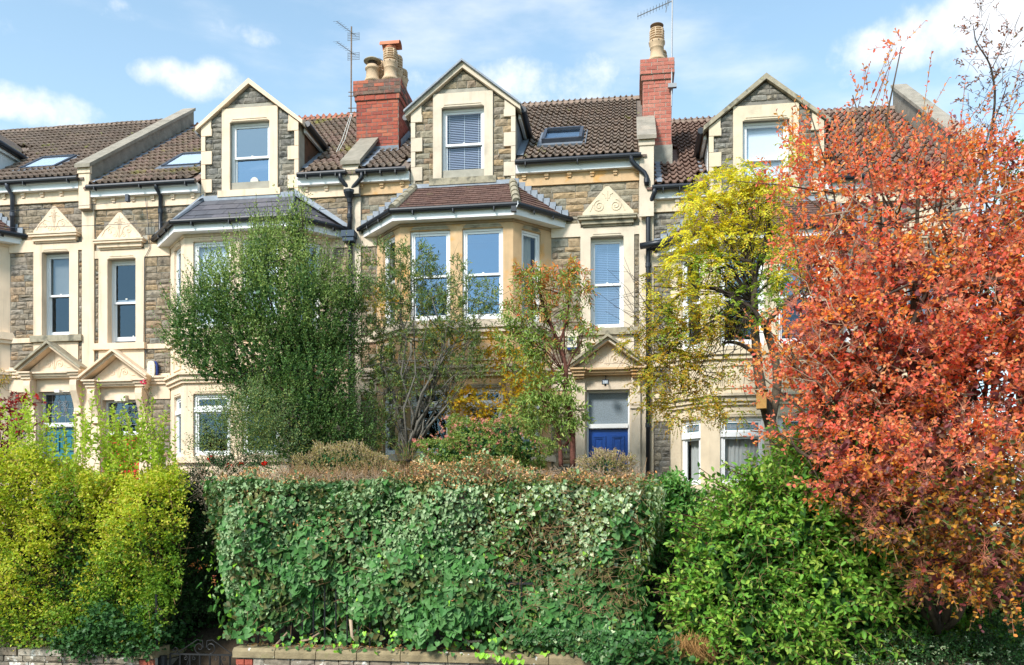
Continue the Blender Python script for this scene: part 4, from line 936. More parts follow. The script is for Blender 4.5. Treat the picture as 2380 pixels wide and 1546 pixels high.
def roof_flash(H, x0, x1, zr0, y1, y0=-.2):
    mb = MB(); k = int((y1-y0)/.3)
    for i in range(k):
        ya = y0+(y1-y0)*i/k; yb = y0+(y1-y0)*(i+1)/k+.02; z = lambda y: zr0+.737*(y+.2)
        mb.add([(x0, ya, z(ya)+.075), (x1, ya, z(ya)+.065), (x1, yb, z(yb)+.055), (x0, yb, z(yb)+.065)], [(0, 1, 2, 3)])
    mb.build('lead_flashing', 'lead', H)
parapet(HA, -11.25, -10.95, 9.0, 9.98, .742, 4.05, 'parapet', 'copingtop')
roof_flash(HB, -10.97, -10.80, 9.47, 4.0)
parapet(HB, -5.60, -5.24, 9.0, 9.72, .80, .98, 'leaddark', 'copingtop', frontm='greystone')
roof_flash(HC, -5.25, -5.10, 9.47, .9)
parapet(HC, .14, .46, 8.4, 9.86, .74, 1.02, 'greystone', 'copingtop', zbase=8.3, frontm='greystone')
mb = MB(); mb.prism([(.17, 1.0, 8.6), (.17, 1.0, 10.2), (.17, 4.0, 12.45), (.17, 4.0, 11.0)], (.13, 0, 0)); mb.build('party_wall', 'parapet', HC)
roof_flash(HD, .46, .60, 8.85, 1.0)
parapet(HD, 5.85, 6.15, 8.4, 9.4, .742, 4.0, 'parapet', 'copingtop')

def chimney(H, x0, x1, y0, y1, zb, zt, kind, base=None):
    mb = MB(); mb.box(x0, x1, y0, y1, zb, zt); mb.box(x0-.03, x1+.03, y0-.03, y1+.03, zt-.41, zt-.30); mb.box(x0-.055, x1+.055, y0-.055, y1+.055, zt-.30, zt-.001)
    st = mb.build('chimney', 'mortarlight' if kind != 'brick' else 'mortar', H)
    for fr, L in ((Fr((x0, y0, 0), (1, 0, 0), (0, -1, 0)), x1-x0), (Fr((x1, y0, 0), (0, 1, 0), (1, 0, 0)), y1-y0), (Fr((x0, y1, 0), (0, -1, 0), (-1, 0, 0)), y1-y0)):
        if fr.n.x < 0 and x0 < 0: continue
        lay_bricks(st, fr, .0, L, zb, zt-.41, kind)
        lay_bricks(st, Fr(fr.o+fr.n*.03, fr.r, fr.n), -.03, L+.03, zt-.41, zt-.30, kind)
        lay_bricks(st, Fr(fr.o+fr.n*.055, fr.r, fr.n), -.055, L+.055, zt-.30, zt, 'brickdirty' if kind == 'brick' else kind, kindf=(lambda z: random.choice(['brickdirty', 'brickdirty', 'brick'])) if kind == 'brick' else None)
    mb = MB(); e = .05; mb.add([(x0-e, y0-e, zt), (x1+e, y0-e, zt), (x1+e, y1+e, zt), (x0-e, y1+e, zt), (x0+.1, y0+.1, zt+.07), (x1-.1, y0+.1, zt+.07), (x1-.1, y1-.1, zt+.07), (x0+.1, y1-.1, zt+.07)], [(4,5,6,7),(0,1,5,4),(1,2,6,5),(2,3,7,6),(3,0,4,7)])
    mb.build('flaunching', 'cement', st)
    return st
def pot(st, x, y, z, h=.62, top='louvre', m='pot', low=False):
    mb = MB(); r = .135
    if low:
        mb.lathe((x, y, z), [(r+.05, 0), (r+.03, .05), (r, .12), (r-.005, .27), (r+.02, .28), (r+.02, .31), (r-.01, .32), (r-.01, .36)], 18); p = mb.build('chimney_pot', m, st, True)
        mb = MB(); mb.lathe((x, y, z+.36), [(r-.04, 0), (r-.04, .10)], 10); mb.build('cowl_mesh', 'potdark', p)
        mb = MB(); mb.lathe((x, y, z+.45), [(r+.05, 0), (r+.05, .012), (r, .05), (.02, .085)], 18); mb.build('cowl', 'weathered', p, True)
        return
    mb.lathe((x, y, z), [(r+.07, 0), (r+.04, .05), (r, .12), (r-.008, .26), (r+.005, .27), (r+.005, .285), (r+.0, .30), (r+.022, .35), (r+.028, .38), (r+.03, .41), (r+.005, .425), (r-.03, .43), (r-.03, h)], 18)
    n = 4; zz = .45
    step = (h-.02-zz)/n
    for i in range(n): mb.lathe((x, y, z+zz+i*step), [(r-.03, 0), (r+.005, .0), (r+.018, step*.45), (r-.03, step*.5)], 18)
    for k in range(6): a = math.pi/3*k+.3; mb.box(x+math.cos(a)*r-.012, x+math.cos(a)*r+.012, y+math.sin(a)*r-.012, y+math.sin(a)*r+.012, z+.44, z+h-.01)
    mb.lathe((x, y, z+h-.02), [(r+.0, 0), (r+.005, .02), (r-.02, .035)], 18)
    p = mb.build('chimney_pot', m, st, True)
    mb = MB()
    for k in range(8): a = math.pi/4*k+.2; mb.box(x+math.cos(a)*(r+.024)-.009, x+math.cos(a)*(r+.024)+.009, y+math.sin(a)*(r+.024)-.009, y+math.sin(a)*(r+.024)+.009, z+.375, z+.395)
    mb.build('vent_holes', 'potdark', p)
    if top == 'hood':
        mb = MB(); mb.lathe((x, y, z+h+.01), [(r-.015, 0), (r-.02, .08)], 16); n = 9
        vs = []; q = []
        for s_ in (-.20, .22):
            for i in range(n+1):
                a = math.pi*i/n; vs.append((x+s_, y-.13*math.cos(a), z+h+.07+.12*math.sin(a)))
                q.append((x+s_, y-.11*math.cos(a), z+h+.07+.10*math.sin(a)))
        fs = [(i, i+1, n+2+i, n+1+i) for i in range(n)]
        mb.add(vs, fs); mb.add(q, [f_[::-1] for f_ in fs]); mb.build('hood', 'potred', p, True)
    if top == 'cowl':
        mb = MB(); mb.lathe((x, y, z+h+.07), [(r, 0), (r, .012), (.02, .05)], 18); mb.box(x-.008, x+.008, y-.008, y+.008, z+h-.02, z+h+.09); mb.build('cowl', 'rustmetal', p, True)
    if top == 'ball': MB().lathe((x, y, z+h), [(.11, 0), (.10, .05), (.05, .09), (.01, .10)], 14).build('cowl', 'aerialmetal', p, True)
s1 = chimney(HC, -5.70, -4.79, 1.0, 1.98, 9.95, 11.82, 'brick')
pot(s1, -5.40, 1.16, 11.86, low=True); pot(s1, -5.37, 1.50, 11.86, .60, 'ball'); pot(s1, -5.37, 1.83, 11.86, .52)
pot(s1, -5.01, 1.16, 11.86, .66, 'hood'); pot(s1, -4.99, 1.50, 11.86, .70); pot(s1, -4.97, 1.84, 11.86, .58)
MB().add([(-5.62, .95, 10.32), (-4.77, .95, 10.34), (-4.77, .93, 10.42), (-5.62, .93, 10.42), (-5.62, .78, 10.24), (-4.77, .78, 10.24), (-4.74, 2.0, 11.12), (-4.74, 1.0, 10.36), (-4.74, 1.0, 10.56), (-4.74, 2.0, 11.30), (-4.62, 1.0, 10.38), (-4.62, 2.0, 11.12)], [(0, 1, 2, 3), (4, 5, 1, 0), (7, 6, 9, 8), (7, 6, 11, 10)]).build('lead_flashing', 'lead', s1)
s2 = chimney(HC, .25, .81, 1.02, 1.98, 10.12, 11.84, 'brickpale')
MB().box(.22, .83, 1.0, 2.0, 8.9, 10.12).build('chimney_base', 'cement', s2)
pot(s2, .53, 1.20, 11.88, .66, 'cowl'); pot(s2, .60, 1.75, 11.88, .50)
c0, c1 = P(2052, 272, 4.1), P(2120, 272, 4.1); MB().box(c0[0], c1[0], 4.1, 4.6, 9.6, c0[2]).build('chimney', 'cement', HD)

# ------------------------------------------------------------------ downpipes
def pipe(H, pts, r=.04, m='blackpipe', nm='downpipe', collars=()):
    o = MB().tube(pts, r, 10).build(nm, m, H, True)
    for (x, y, z) in collars: MB().tube([(x, y, z-.04), (x, y, z+.04)], r*1.25, 10).build('pipe_collar', m, o)
    return o
q = lambda px, py, y: P(px, py, y)
# between the second and third house: two swan necks into a hopper, then a box and the long pipe
px_ = -5.47
pipe(HC, [(-5.62, -.24, 9.43), (-5.62, -.24, 9.30), (px_-.03, -.13, 9.16), (px_-.03, -.12, 9.08)], .042)
pipe(HC, [(-5.18, -.24, 9.43), (-5.18, -.24, 9.30), (px_+.06, -.13, 9.14), (px_+.03, -.12, 9.08)], .042)
mb = MB(); mb.lathe((px_, -.12, 8.86), [(.045, 0), (.06, .08), (.12, .19), (.125, .24)], 10); mb.build('hopper', 'blackpipe', HC)
pipe(HC, [(px_, -.11, 8.88), (px_, -.11, 8.28)], .045, collars=[(px_, -.11, 8.6)])
mb = MB(); mb.box(px_-.13, px_+.13, -.24, -.045, 8.17, 8.29); mb.box(px_-.11, px_+.11, -.22, -.045, 8.09, 8.17); mb.build('hopper', 'hopperblue', HC)
pipe(HC, [(px_+.01, -.10, 8.1), (px_+.01, -.10, 2.4)], .042, collars=[(px_+.01, -.10, z) for z in (7.6, 6.6, 5.6, 4.6, 3.6)])
pipe(HC, [(-5.12, -.10, 8.365), (px_+.14, -.10, 8.33)], .03)
# third/fourth house
pipe(HC, [(.02, -.24, 9.43), (.02, -.24, 9.32), (.10, -.20, 9.24), (.26, -.20, 9.10), (.30, -.20, 9.02), (.30, -.20, 8.86)], .045, collars=[(.30, -.20, 8.95)])
pipe(HD, [(.45, -.24, 8.80), (.44, -.24, 8.70), (.38, -.12, 8.58), (.33, -.11, 8.45), (.33, -.11, 2.0)], .045, collars=[(.33, -.11, z) for z in (8.4, 7.4, 6.4, 5.4, 4.4, 3.4)])
pipe(HD, [(.18, -.24, 7.72), (.75, -.35, 7.76)], .06)
# first two houses
xb = P(371, 500, -.1)[0]; pipe(HB, [(xb, -.24, 9.43), (xb, -.22, 9.33), (xb+.02, -.10, 9.22), (xb+.02, -.10, 8.50), (xb+.0, -.18, 8.38)], .042, collars=[(xb+.02, -.10, 8.9)])
xa = P(27, 480, -.1)[0]; pipe(HA, [(xa, -.24, 9.63), (xa, -.22, 9.52), (xa+.02, -.10, 9.40), (xa+.02, -.10, 8.62)], .045, 'greypipe', collars=[(xa+.02, -.10, 9.0)])

# ------------------------------------------------------------------ aerials, cables, alarm boxes, lamps, plates
def aerial_left():
    x, y = -5.80, .95; z0 = P(823, 262, y)[2]; z1 = P(823, 62, y)[2]
    t = thing('television_aerial', 'tall rusty mast with two small aerial arrays strapped beside the red hooded chimney', 'aerial', (x, y, z0))
    MB().tube([(x, y, z0), (x+.01, y, z1)], .016, 8).build('mast', 'rustmetal', t)
    for k, py in enumerate((76, 122)):
        z = P(823, py, y)[2]
        b = MB().tube([(x+.05, y+.15, z+.02), (x-.12, y-.55, z-.07)], .006, 6).build('boom', 'aerialmetal', t)
        mb = MB()
        for i in range(8):
            f_ = i/7; c = (x+.02-.14*f_, y+.05-.6*f_, z-.07*f_); mb.tube([(c[0]-.07, c[1], c[2]), (c[0]+.07, c[1], c[2])], .003, 4)
        for dz_ in (-.07, -.035, 0, .035, .07): mb.tube([(x-.12, y+.15, z+dz_), (x+.13, y+.15, z+dz_)], .005, 4)
        for dx in (-.12, .13): mb.tube([(x+dx, y+.15, z-.08), (x+dx, y+.15, z+.08)], .005, 4)
        mb.build('array', 'aerialmetal', t)
    for py in (215, 224, 252, 262):
        z = P(823, py, y)[2]; MB().tube([(x-.05, y-.02, z), (x+.12, y, z)], .009, 6).build('bracket', 'rustmetal', t)
    MB().tube([(x, y, z0), (x-.04, .5, 10.4), (x-.07, .25, 10.05)], .006, 5).build('guy_cable', 'whiteold', t)
    MB().tube([(x+.03, y, z0), (x+.02, .5, 10.4), (x-.03, .28, 10.08)], .006, 5).build('guy_cable', 'whiteold', t)
aerial_left()
def aerial_right():
    x, y = .83, 1.0; z0 = P(1558, 215, y)[2]; z1 = P(1558, -10, y)[2]
    t = thing('television_aerial', 'long thin aerial mast with yagi boom on the single pot chimney', 'aerial', (x, y, z0))
    MB().tube([(x-.02, y-.04, z0-.3), (x, y, z1)], .014, 8).build('mast', 'aerialmetal', t)
    a = Vector(P(1564, 2, y)); b = Vector(P(1481, 39, y)); MB().tube([a, b], .009, 6).build('boom', 'aerialmetal', t)
    mb = MB()
    for i in range(11):
        c = a.lerp(b, .12+.86*i/10); mb.tube([c+Vector((0, -.06, .03)), c+Vector((0, .06, -.03))], .004, 4)
    for s_ in (.0, .03, .06): mb.tube([a+Vector((.0-s_, -.1, .08-s_)), a+Vector((.0-s_, .1, .1-s_))], .004, 4)
    mb.tube([a+Vector((-.1, 0, .02)), a+Vector((-.14, 0, -.22))], .008, 4)
    mb.build('array', 'aerialmetal', t)
    zc = P(1556, 203, y)[2]; MB().box(x-.09, x+.08, y-.1, y-.03, zc-.05, zc+.03).build('bracket', 'aerialmetal', t)
aerial_right()
def cable(pts, label, r=.005):
    o = MB().tube(pts, r, 5).build('overhead_cable', 'greypipe', None, o=pts[0]); tag(o, label, 'cable', 'thin cables crossing the left houses')
def sagline(a, b, sag, n=14):
    a, b = Vector(a), Vector(b); return [a.lerp(b, i/(n-1))-Vector((0, 0, sag*4*(i/(n-1))*(1-i/(n-1)))) for i in range(n)]
cable(sagline(P(-60, 493, -.9), P(318, 465, -.25), .04), 'upper thin cable from the left edge to the insulator under the second gutter')
cable(sagline(P(-60, 530, -.9), P(820, 480, -.3), .10), 'lower thin cable passing across the slate bay roof to the middle downpipe')
cable([P(338, 460, -.08), P(343, 500, -.08), P(346, 540, -.08), P(349, 575, -.05), P(336, 600, -.05), P(334, 800, -.05), P(341, 830, -.05)], 'thin black wire down the wall between the red door house window and its bay', .006)
o = MB().box(*[v for v in (P(313, 0, 0)[0], P(320, 0, 0)[0])], -.34, -.26, P(318, 468, -.3)[2], P(318, 452, -.3)[2]).build('cable_insulator', 'greypipe', None, o=P(318, 460, -.3)); tag(o, 'small grey cable insulator hanging under the gutter of the red door house', 'insulator')
def text_mesh(name, cu):
    tmp = bpy.data.objects.new(name+'_outline', cu); me = bpy.data.meshes.new_from_object(tmp); bpy.data.objects.remove(tmp); me.name = name
    return bpy.data.objects.new(name, me)
def alarm(px0, px1, py0, py1, y, label, kind):
    a = P(px0, py0, y); b = P(px1, py1, y); x0, x1, z1, z0 = a[0], b[0], a[2], b[2]; cx = (x0+x1)/2; w = x1-x0; h = z1-z0
    t = thing('alarm_box', label, 'alarm box', (cx, y, z0))
    if kind == 'round':
        MB().prism([(cx+w*.5*math.copysign(abs(math.cos(k*math.pi/8))**.5, math.cos(k*math.pi/8)), y, z0+h/2+h*.5*math.copysign(abs(math.sin(k*math.pi/8))**.8, math.sin(k*math.pi/8))) for k in range(16)], (0, -.05, 0)).build('base', 'plasticblue', t)
        MB().prism([(cx-.02+w*.40*math.copysign(abs(math.cos(k*math.pi/8))**.5, math.cos(k*math.pi/8)), y-.05, z0+h/2+h*.49*math.copysign(abs(math.sin(k*math.pi/8))**.7, math.sin(k*math.pi/8))) for k in range(16)], (0, -.035, 0)).build('cover', 'plasticcream', t)
        mb = MB()
        for i in range(4): mb.box(cx-.03, cx+.0, y-.087, y-.085, z0+h*(.25+.14*i), z0+h*(.25+.14*i)+.012)
        mb.build('lettering', 'weathered', t)
    else:
        MB().box(x0, x1, y-.08, y, z0+.05, z1).build('cover', 'plasticcream', t); MB().prism([(x0, y-.078, z0+.049), (x1, y-.078, z0+.049), (cx+w*.2, y-.078, z0), (cx-w*.2, y-.078, z0)], (0, .07, 0)).build('strobe', 'plasticblue', t)
        MB().box(cx-w*.22, cx+w*.2, y-.083, y-.08, z0+h*.62, z0+h*.90).build('logo_border', 'plasticblue', t); MB().box(cx-w*.12, cx+w*.12, y-.086, y-.083, z0+h*.67, z0+h*.84).build('logo', 'blindwhite', t)
        cu = bpy.data.curves.new('lettering', 'FONT'); cu.body = 'BLAS'; cu.size = .085; cu.align_x = 'CENTER'; cu.extrude = .001; cu.materials.append(MATS['blackpipe'])
        ob = text_mesh('lettering', cu); link(ob, t); ob.location = Vector((cx, y-.083, z0+h*.38))-org(t); ob.rotation_euler = (R(90), 0, 0)
alarm(347, 369, 840, 880, -.06, 'oval cream and blue burglar alarm box on the stone above the red door house', 'round')
alarm(1315, 1341, 783, 815, -.05, 'white burglar alarm box with blue base half hidden by the red stemmed tree', 'square')
c = P(1407, 889, -.3); t = thing('flood_light', 'small black floodlight above the overlight of the blue door', 'lamp', c)
MB().box(c[0]-.065, c[0]+.065, -.33, -.25, c[2]-.035, c[2]+.05).build('housing', 'blackpipe', t); MB().add([(c[0]-.05, -.345, c[2]-.03), (c[0]+.05, -.345, c[2]-.03), (c[0]+.045, -.332, c[2]+.03), (c[0]-.045, -.332, c[2]+.03)], [(0, 1, 2, 3)]).build('lens', 'frost', t); MB().tube([(c[0], -.29, c[2]-.03), (c[0], -.29, c[2]-.07)], .02, 8).build('sensor', 'blackpipe', t); MB().tube([(c[0], -.29, c[2]+.03), (c[0], -.05, c[2]+.16)], .012, 6).build('bracket', 'iron', t)
c = P(280, 926, -.10); t = thing('bulkhead_lamp', 'dull cream bulkhead lamp over the leaded overlight of the red door', 'lamp', c)
mb = MB(); mb.box(c[0]-.12, c[0]+.12, -.12, -.035, c[2]-.06, c[2]+.06); mb.box(c[0]-.13, c[0]+.13, -.055, -.0345, c[2]-.07, c[2]+.07); mb.build('diffuser', 'plasticcream', t)
c = P(136, 909, -.1); t = thing('porch_lamp', 'small white porch lamp over the leaded glass of the teal door', 'lamp', c)
MB().box(c[0]-.05, c[0]+.06, -.16, -.04, c[2]-.04, c[2]+.02).build('housing', 'whiteold', t); MB().tube([(c[0]+.06, -.1, c[2]), (c[0]+.12, -.1, c[2]-.02), (c[0]+.25, -.1, c[2]-.02)], .008, 5).build('flex', 'whiteold', t)
c = P(1481, 1081, -.06); t = thing('number_plate', 'small white tile with house number beside the blue door', 'house number', c)
MB().box(c[0]-.05, c[0]+.05, -.075, -.046, c[2]-.055, c[2]+.055).build('tile', 'white', t); MB().box(c[0]-.055, c[0]+.055, -.07, -.0455, c[2]-.06, c[2]+.06).build('rim', 'plasticblue', t)
cu = bpy.data.curves.new('digit', 'FONT'); cu.body = '4'; cu.size = .11; cu.align_x = 'CENTER'; cu.align_y = 'CENTER'; cu.extrude = .001; cu.materials.append(MATS['blackpipe']); ob = text_mesh('digit', cu); link(ob, t); ob.location = (0.01, -.02, 0); ob.rotation_euler = (R(90), 0, 0)
c = P(1195, 487, -.95); t = thing('flood_light', 'small black security floodlight at the right corner of the red tiled bay gutter', 'lamp', c)
MB().box(c[0]-.05, c[0]+.04, -1.0, -.93, c[2]-.05, c[2]+.05).build('housing', 'blackpipe', t); MB().tube([(c[0]+.03, -.95, c[2]+.02), (c[0]+.07, -.95, c[2]+.10), (c[0]+.06, -.9, c[2]+.16)], .012, 6).build('bracket', 'white', t)
# things on the sills of the red door house
for k, (px, hh) in enumerate(((285, .07), (294, .06), (303, .065), (311, .10))):
    p = P(px, 790, .2); mb = MB(); mb.lathe((p[0], .19, 6.36), [(.022, 0), (.024, hh*.7), (.010, hh*.8), (.012, hh)], 10); o = mb.build('toiletry_bottle', 'white', None, True, o=(p[0], .19, 6.36)); tag(o, 'small white toiletry bottle inside the sill of the window above the red door', 'bottle', 'toiletry bottles on the sill above the red door')
p = P(593, 425, .1); o = MB().prism([(p[0]+.085*math.cos(k*.5236), .06, 9.47+.085*math.sin(k*.5236)) for k in range(12)], (0, .012, 0)).build('window_ornament', 'netcurtain', None, o=(p[0], .06, 9.47)); tag(o, 'round pale ornament standing in the lower pane of the slate bay house dormer', 'ornament')

# ------------------------------------------------------------------ ground, street, front walls, railings, gate
def sheet(name, pts, m, label=None):
    o = MB().add(pts, [tuple(range(len(pts)))]).build(name, m); tag(o, label, None, None, 'structure'); return o
sheet('ground', [(-900, -900, -.2), (900, -900, -.2), (900, 900, -.2), (-900, 900, -.2)], 'field')
sheet('road', [(-300, -17, -.10), (300, -17, -.10), (300, -8.6, -.10), (-300, -8.6, -.10)], 'asphalt')
o = MB().box(-60, 60, -8.6, -6.45, -.15, .02).build('pavement', 'paving'); tag(o, kind='structure')
mb = MB(); nx, ny = 50, 16; vs = []
for j in range(ny+1):
    for i in range(nx+1):
        x = -20+36*i/nx; y = -6.15+6.2*j/ny; t = j/ny
        vs.append((x, y, .55+1.75*min(1, (t*1.5))**.8+.05*math.sin(x*2.1+y)+.04*math.sin(y*5+x*.7)))
mb.add(vs, [(j*(nx+1)+i, j*(nx+1)+i+1, (j+1)*(nx+1)+i+1, (j+1)*(nx+1)+i) for j in range(ny) for i in range(nx)])
o = mb.build('garden_bed', 'soil', None, True); tag(o, kind='structure')
WF = -6.42
def front_wall(x0, x1, zt, label, capz, caps=True, quoin=None):
    t = thing('garden_wall', label, 'wall', ((x0+x1)/2, WF+.15, 0))
    core = MB().box(x0, x1, WF+.03, WF+.30, -.1, zt).build('wall_core', 'mortarlight', t)
    fr = Fr((0, WF+.03, 0), (1, 0, 0), (0, -1, 0))
    qx0, qx1 = x0, x1
    if quoin: 
        for (a, b) in quoin: lay_bricks(core, fr, a, b, 0.0, zt-.02, 'brick', d=.035, depth=.04)
        for (a, b) in quoin:
            if a <= x0+.01: qx0 = b
            else: qx1 = a
    lay_stones(core, ST['wallstone'], fr, qx0, qx1, 0.0, zt, d=.03, hs=(.09, .15), ws=(.16, .34), depth=.06)
    x = x0-.03
    while x < x1 and caps:
        w = min(random.uniform(.50, .62), x1+.03-x)
        if x1+.03-(x+w) < .2: w = x1+.03-x
        j = random.uniform(-.006, .006)
        MB().prism([(x+.005, WF-.04+j, zt), (x+.005, WF-.045+j, zt+.075), (x+.005, WF-.005+j, zt+.115), (x+.005, WF+.34, zt+.12), (x+.005, WF+.34, zt)], (w-.01, 0, 0)).build('coping_stone', 'coping', t)
        x += w
    return t
xg0 = P(548, 1500, WF)[0]; xg1 = P(362, 1500, WF)[0]; xr = P(1600, 1500, WF)[0]
front_wall(xg0, xr, .94, 'lichened stone front wall with sandstone coping under the big ivy hedge', 0, quoin=[(xg0, xg0+.22)])
front_wall(-14.0, xg1-.02, .90, 'rough pale rubble front wall under the yellow green hedge', 0, caps=False, quoin=[(xg1-.22, xg1-.02)])
t = bpy.data.objects['garden_wall.001']
for i in range(16):
    a = -13.9+i*.62
    if a+.6 < xg1-.3: MB().box(a, a+.6, WF-.01+random.uniform(-.02, .02), WF+.32, .90, .90+random.uniform(.05, .10)).build('coping_stone', 'wallstone', t)
MB().prism([(xg1-.26, WF-.05, .90), (xg1-.26, WF-.05, .98), (xg1-.26, WF+.0, 1.02), (xg1-.26, WF+.34, 1.02), (xg1-.26, WF+.34, .90)], (.25, 0, 0)).build('coping_stone', 'coping', t)
front_wall(xr+.9, 9.0, .94, 'low stone front wall at the right edge lost beneath the dark shrubs', 0)
# railings: every bar a part
t = thing('railings', 'black iron railings standing on the sandstone coping inside the ivy hedge', 'railings', (xg0+2, WF+.12, 1.05))
x = xg0+.07; i = 0
xe = P(1235, 1500, WF)[0]
while x < xe:
    top = 1.95; MB().tube([(x, WF+.17, 1.05), (x, WF+.17, top)], .010, 6).build('bar', 'iron', t); x += .143; i += 1
MB().box(xg0+.03, xe, WF+.16, WF+.18, 1.85, 1.875).build('rail', 'iron', t)
t = thing('railings', 'second run of black iron railings climbing the steps behind the front wall', 'railings', (xg0+.5, -5.2, 1.2))
for k in range(12):
    x = xg0+.35+k*.03; y = -6.1+k*.12; z = 1.0+k*.05; MB().tube([(x, y, z), (x, y, z+1.0)], .011, 6).build('bar', 'iron', t)
# gate with scrolls and its tall post
gy = WF+.16; xa, xb2 = xg1+.10, xg0-.02
t = thing('garden_gate', 'black wrought iron gate with scrolled top between the two front walls', 'gate', ((xa+xb2)/2, gy, .1))
MB().box(xa, xb2, gy-.012, gy+.012, .925, .945).build('top_rail', 'iron', t); MB().box(xa, xb2, gy-.012, gy+.012, .15, .17).build('bottom_rail', 'iron', t)
for i in range(8):
    x = xa+(xb2-xa)*i/7; MB().tube([(x, gy, .15), (x, gy, .93)], .012, 6).build('bar', 'iron', t)
fg = Fr((0, gy, 0), (1, 0, 0), (0, -1, 0)); cx = (xa+xb2)/2
for sgn in (-1, 1):
    MB().tube(spiral((cx+sgn*.07, 1.02), .075, 1.2, fg, 0, sgn, -math.pi/2), .007, 5).build('scroll', 'iron', t)
    MB().tube([(cx+sgn*.02, gy, 1.02), (cx+sgn*.03, gy, 1.11), (cx+sgn*.10, gy, 1.12), (cx+sgn*.36, gy, .95)], .007, 5).build('scroll', 'iron', t)
    MB().tube(spiral((cx+sgn*.40, .985), .045, 1.2, fg, 0, -sgn, -math.pi/2), .006, 5).build('scroll', 'iron', t)
    for q_ in (-.06, .06): MB().tube(spiral((cx+sgn*.20+q_, .885), .03, 1.1, fg, 0, 1 if q_ > 0 else -1, math.pi/2), .005, 5).build('scroll', 'iron', t)
    MB().tube([(cx+sgn*.20, gy, .90), (cx+sgn*.26, gy, .75), (cx+sgn*.12, gy, .6)], .007, 5).build('scroll', 'iron', t)
px0 = P(364, 1500, WF+.1)[0]; z1 = P(364, 1372, WF+.1)[2]
t = thing('gate_post', 'tall black iron gate post with a curled hook, left of the scrolled gate', 'post', (px0, WF+.1, 0))
MB().tube([(px0, WF+.1, 0), (px0, WF+.1, 1.05)], .035, 8).build('lower_post', 'iron', t); MB().tube([(px0, WF+.1, 1.0), (px0, WF+.1, z1)], .018, 8).build('shaft', 'iron', t)
zc = P(364, 1415, WF+.1)[2]; MB().tube([(px0+.03+.05*math.sin(k*.5), WF+.1, zc-.05+.05*math.cos(k*.5)) for k in range(8)], .008, 5).build('hook', 'iron', t)
MB().tube([(px0+.08, WF+.12, 0), (px0+.08, WF+.12, .92)], .045, 8).build('gate_stile', 'iron', t)
# path retaining wall with sloping coping, brick wall behind the railings, steps
t = thing('retaining_wall', 'low sandstone coped wall climbing beside the path behind the gate', 'wall', (xg1+.3, -5.3, .3))
a = Vector(P(372, 1535, -6.15)); b = Vector(P(545, 1492, -4.55)); d = (b-a); perp = Vector((-d.y, d.x, 0)).normalized()*.22
MB().prism([a+Vector((0, 0, -.02))+perp*.1, b+Vector((0, 0, -.02))+perp*.1, Vector((b.x, b.y, 0))+perp*.1, Vector((a.x, a.y, 0))+perp*.1], perp*.8).build('wall_core', 'parapet', t)
for i in range(4):
    p = a.lerp(b, i/4); q2 = a.lerp(b, (i+.985)/4); MB().prism([p, q2, q2+Vector((0, 0, .075)), p+Vector((0, 0, .075))], perp).build('coping_stone', 'coping', t)
yb = -4.5; x0 = P(545, 1400, yb)[0]; x1 = 0.6
t = thing('brick_wall', 'dark brown brick retaining wall seen between the railing bars', 'wall', ((x0+x1)/2, yb, .5))
core = MB().box(x0, x1, yb, yb+.22, .2, 1.62).build('wall_core', 'mortar', t)
lay_bricks(core, Fr((0, yb, 0), (1, 0, 0), (0, -1, 0)), x0, min(x1, x0+2.6), .75, 1.62, 'brickbrown')
for k in range(5):
    y = -6.1+k*.38; o = MB().box(xa-.0, xb2+.6, y, y+.40, 0, .17*(k+1)).build('step', 'paving'); tag(o, kind='structure')

# ------------------------------------------------------------------ vegetation engine (numpy)
def nrm(a): return a/np.maximum(np.linalg.norm(a, axis=-1, keepdims=True), 1e-9)
# leaf templates: (x across, y along, z lift), faces
def _halves(pts, fold):
    n = len(pts); v = [(0, p[1], 0) for p in (pts[0], pts[-1])]
    right = [(p[0], p[1], fold*abs(p[0])) for p in pts[1:-1]]; left = [(-p[0], p[1], fold*abs(p[0])) for p in pts[1:-1]]
    k = len(right); v = [(0, pts[0][1], 0)]+right+[(0, pts[-1][1], 0)]+left[::-1]
    return np.array(v, float), [tuple(range(0, k+2)), tuple([k+1]+list(range(k+2, 2*k+2))+[0])]
TPL = dict(
    small=_halves([(0, 0), (.5, .5), (0, 1)], .35),
    oval=_halves([(0, 0), (.42, .32), (.40, .68), (0, 1)], .35),
    narrow=_halves([(0, 0), (.40, .35), (.30, .7), (0, 1)], .3),
    round=_halves([(0, .0), (.34, .12), (.52, .48), (.40, .84), (0, 1)], .18),
    ivy=_halves([(0, .08), (.30, -.06), (.56, .18), (.40, .42), (.34, .62), (0, 1)], .25),
    maple=_halves([(0, 0), (.45, .05), (.16, .30), (.58, .62), (.18, .55), (0, 1)], .15))
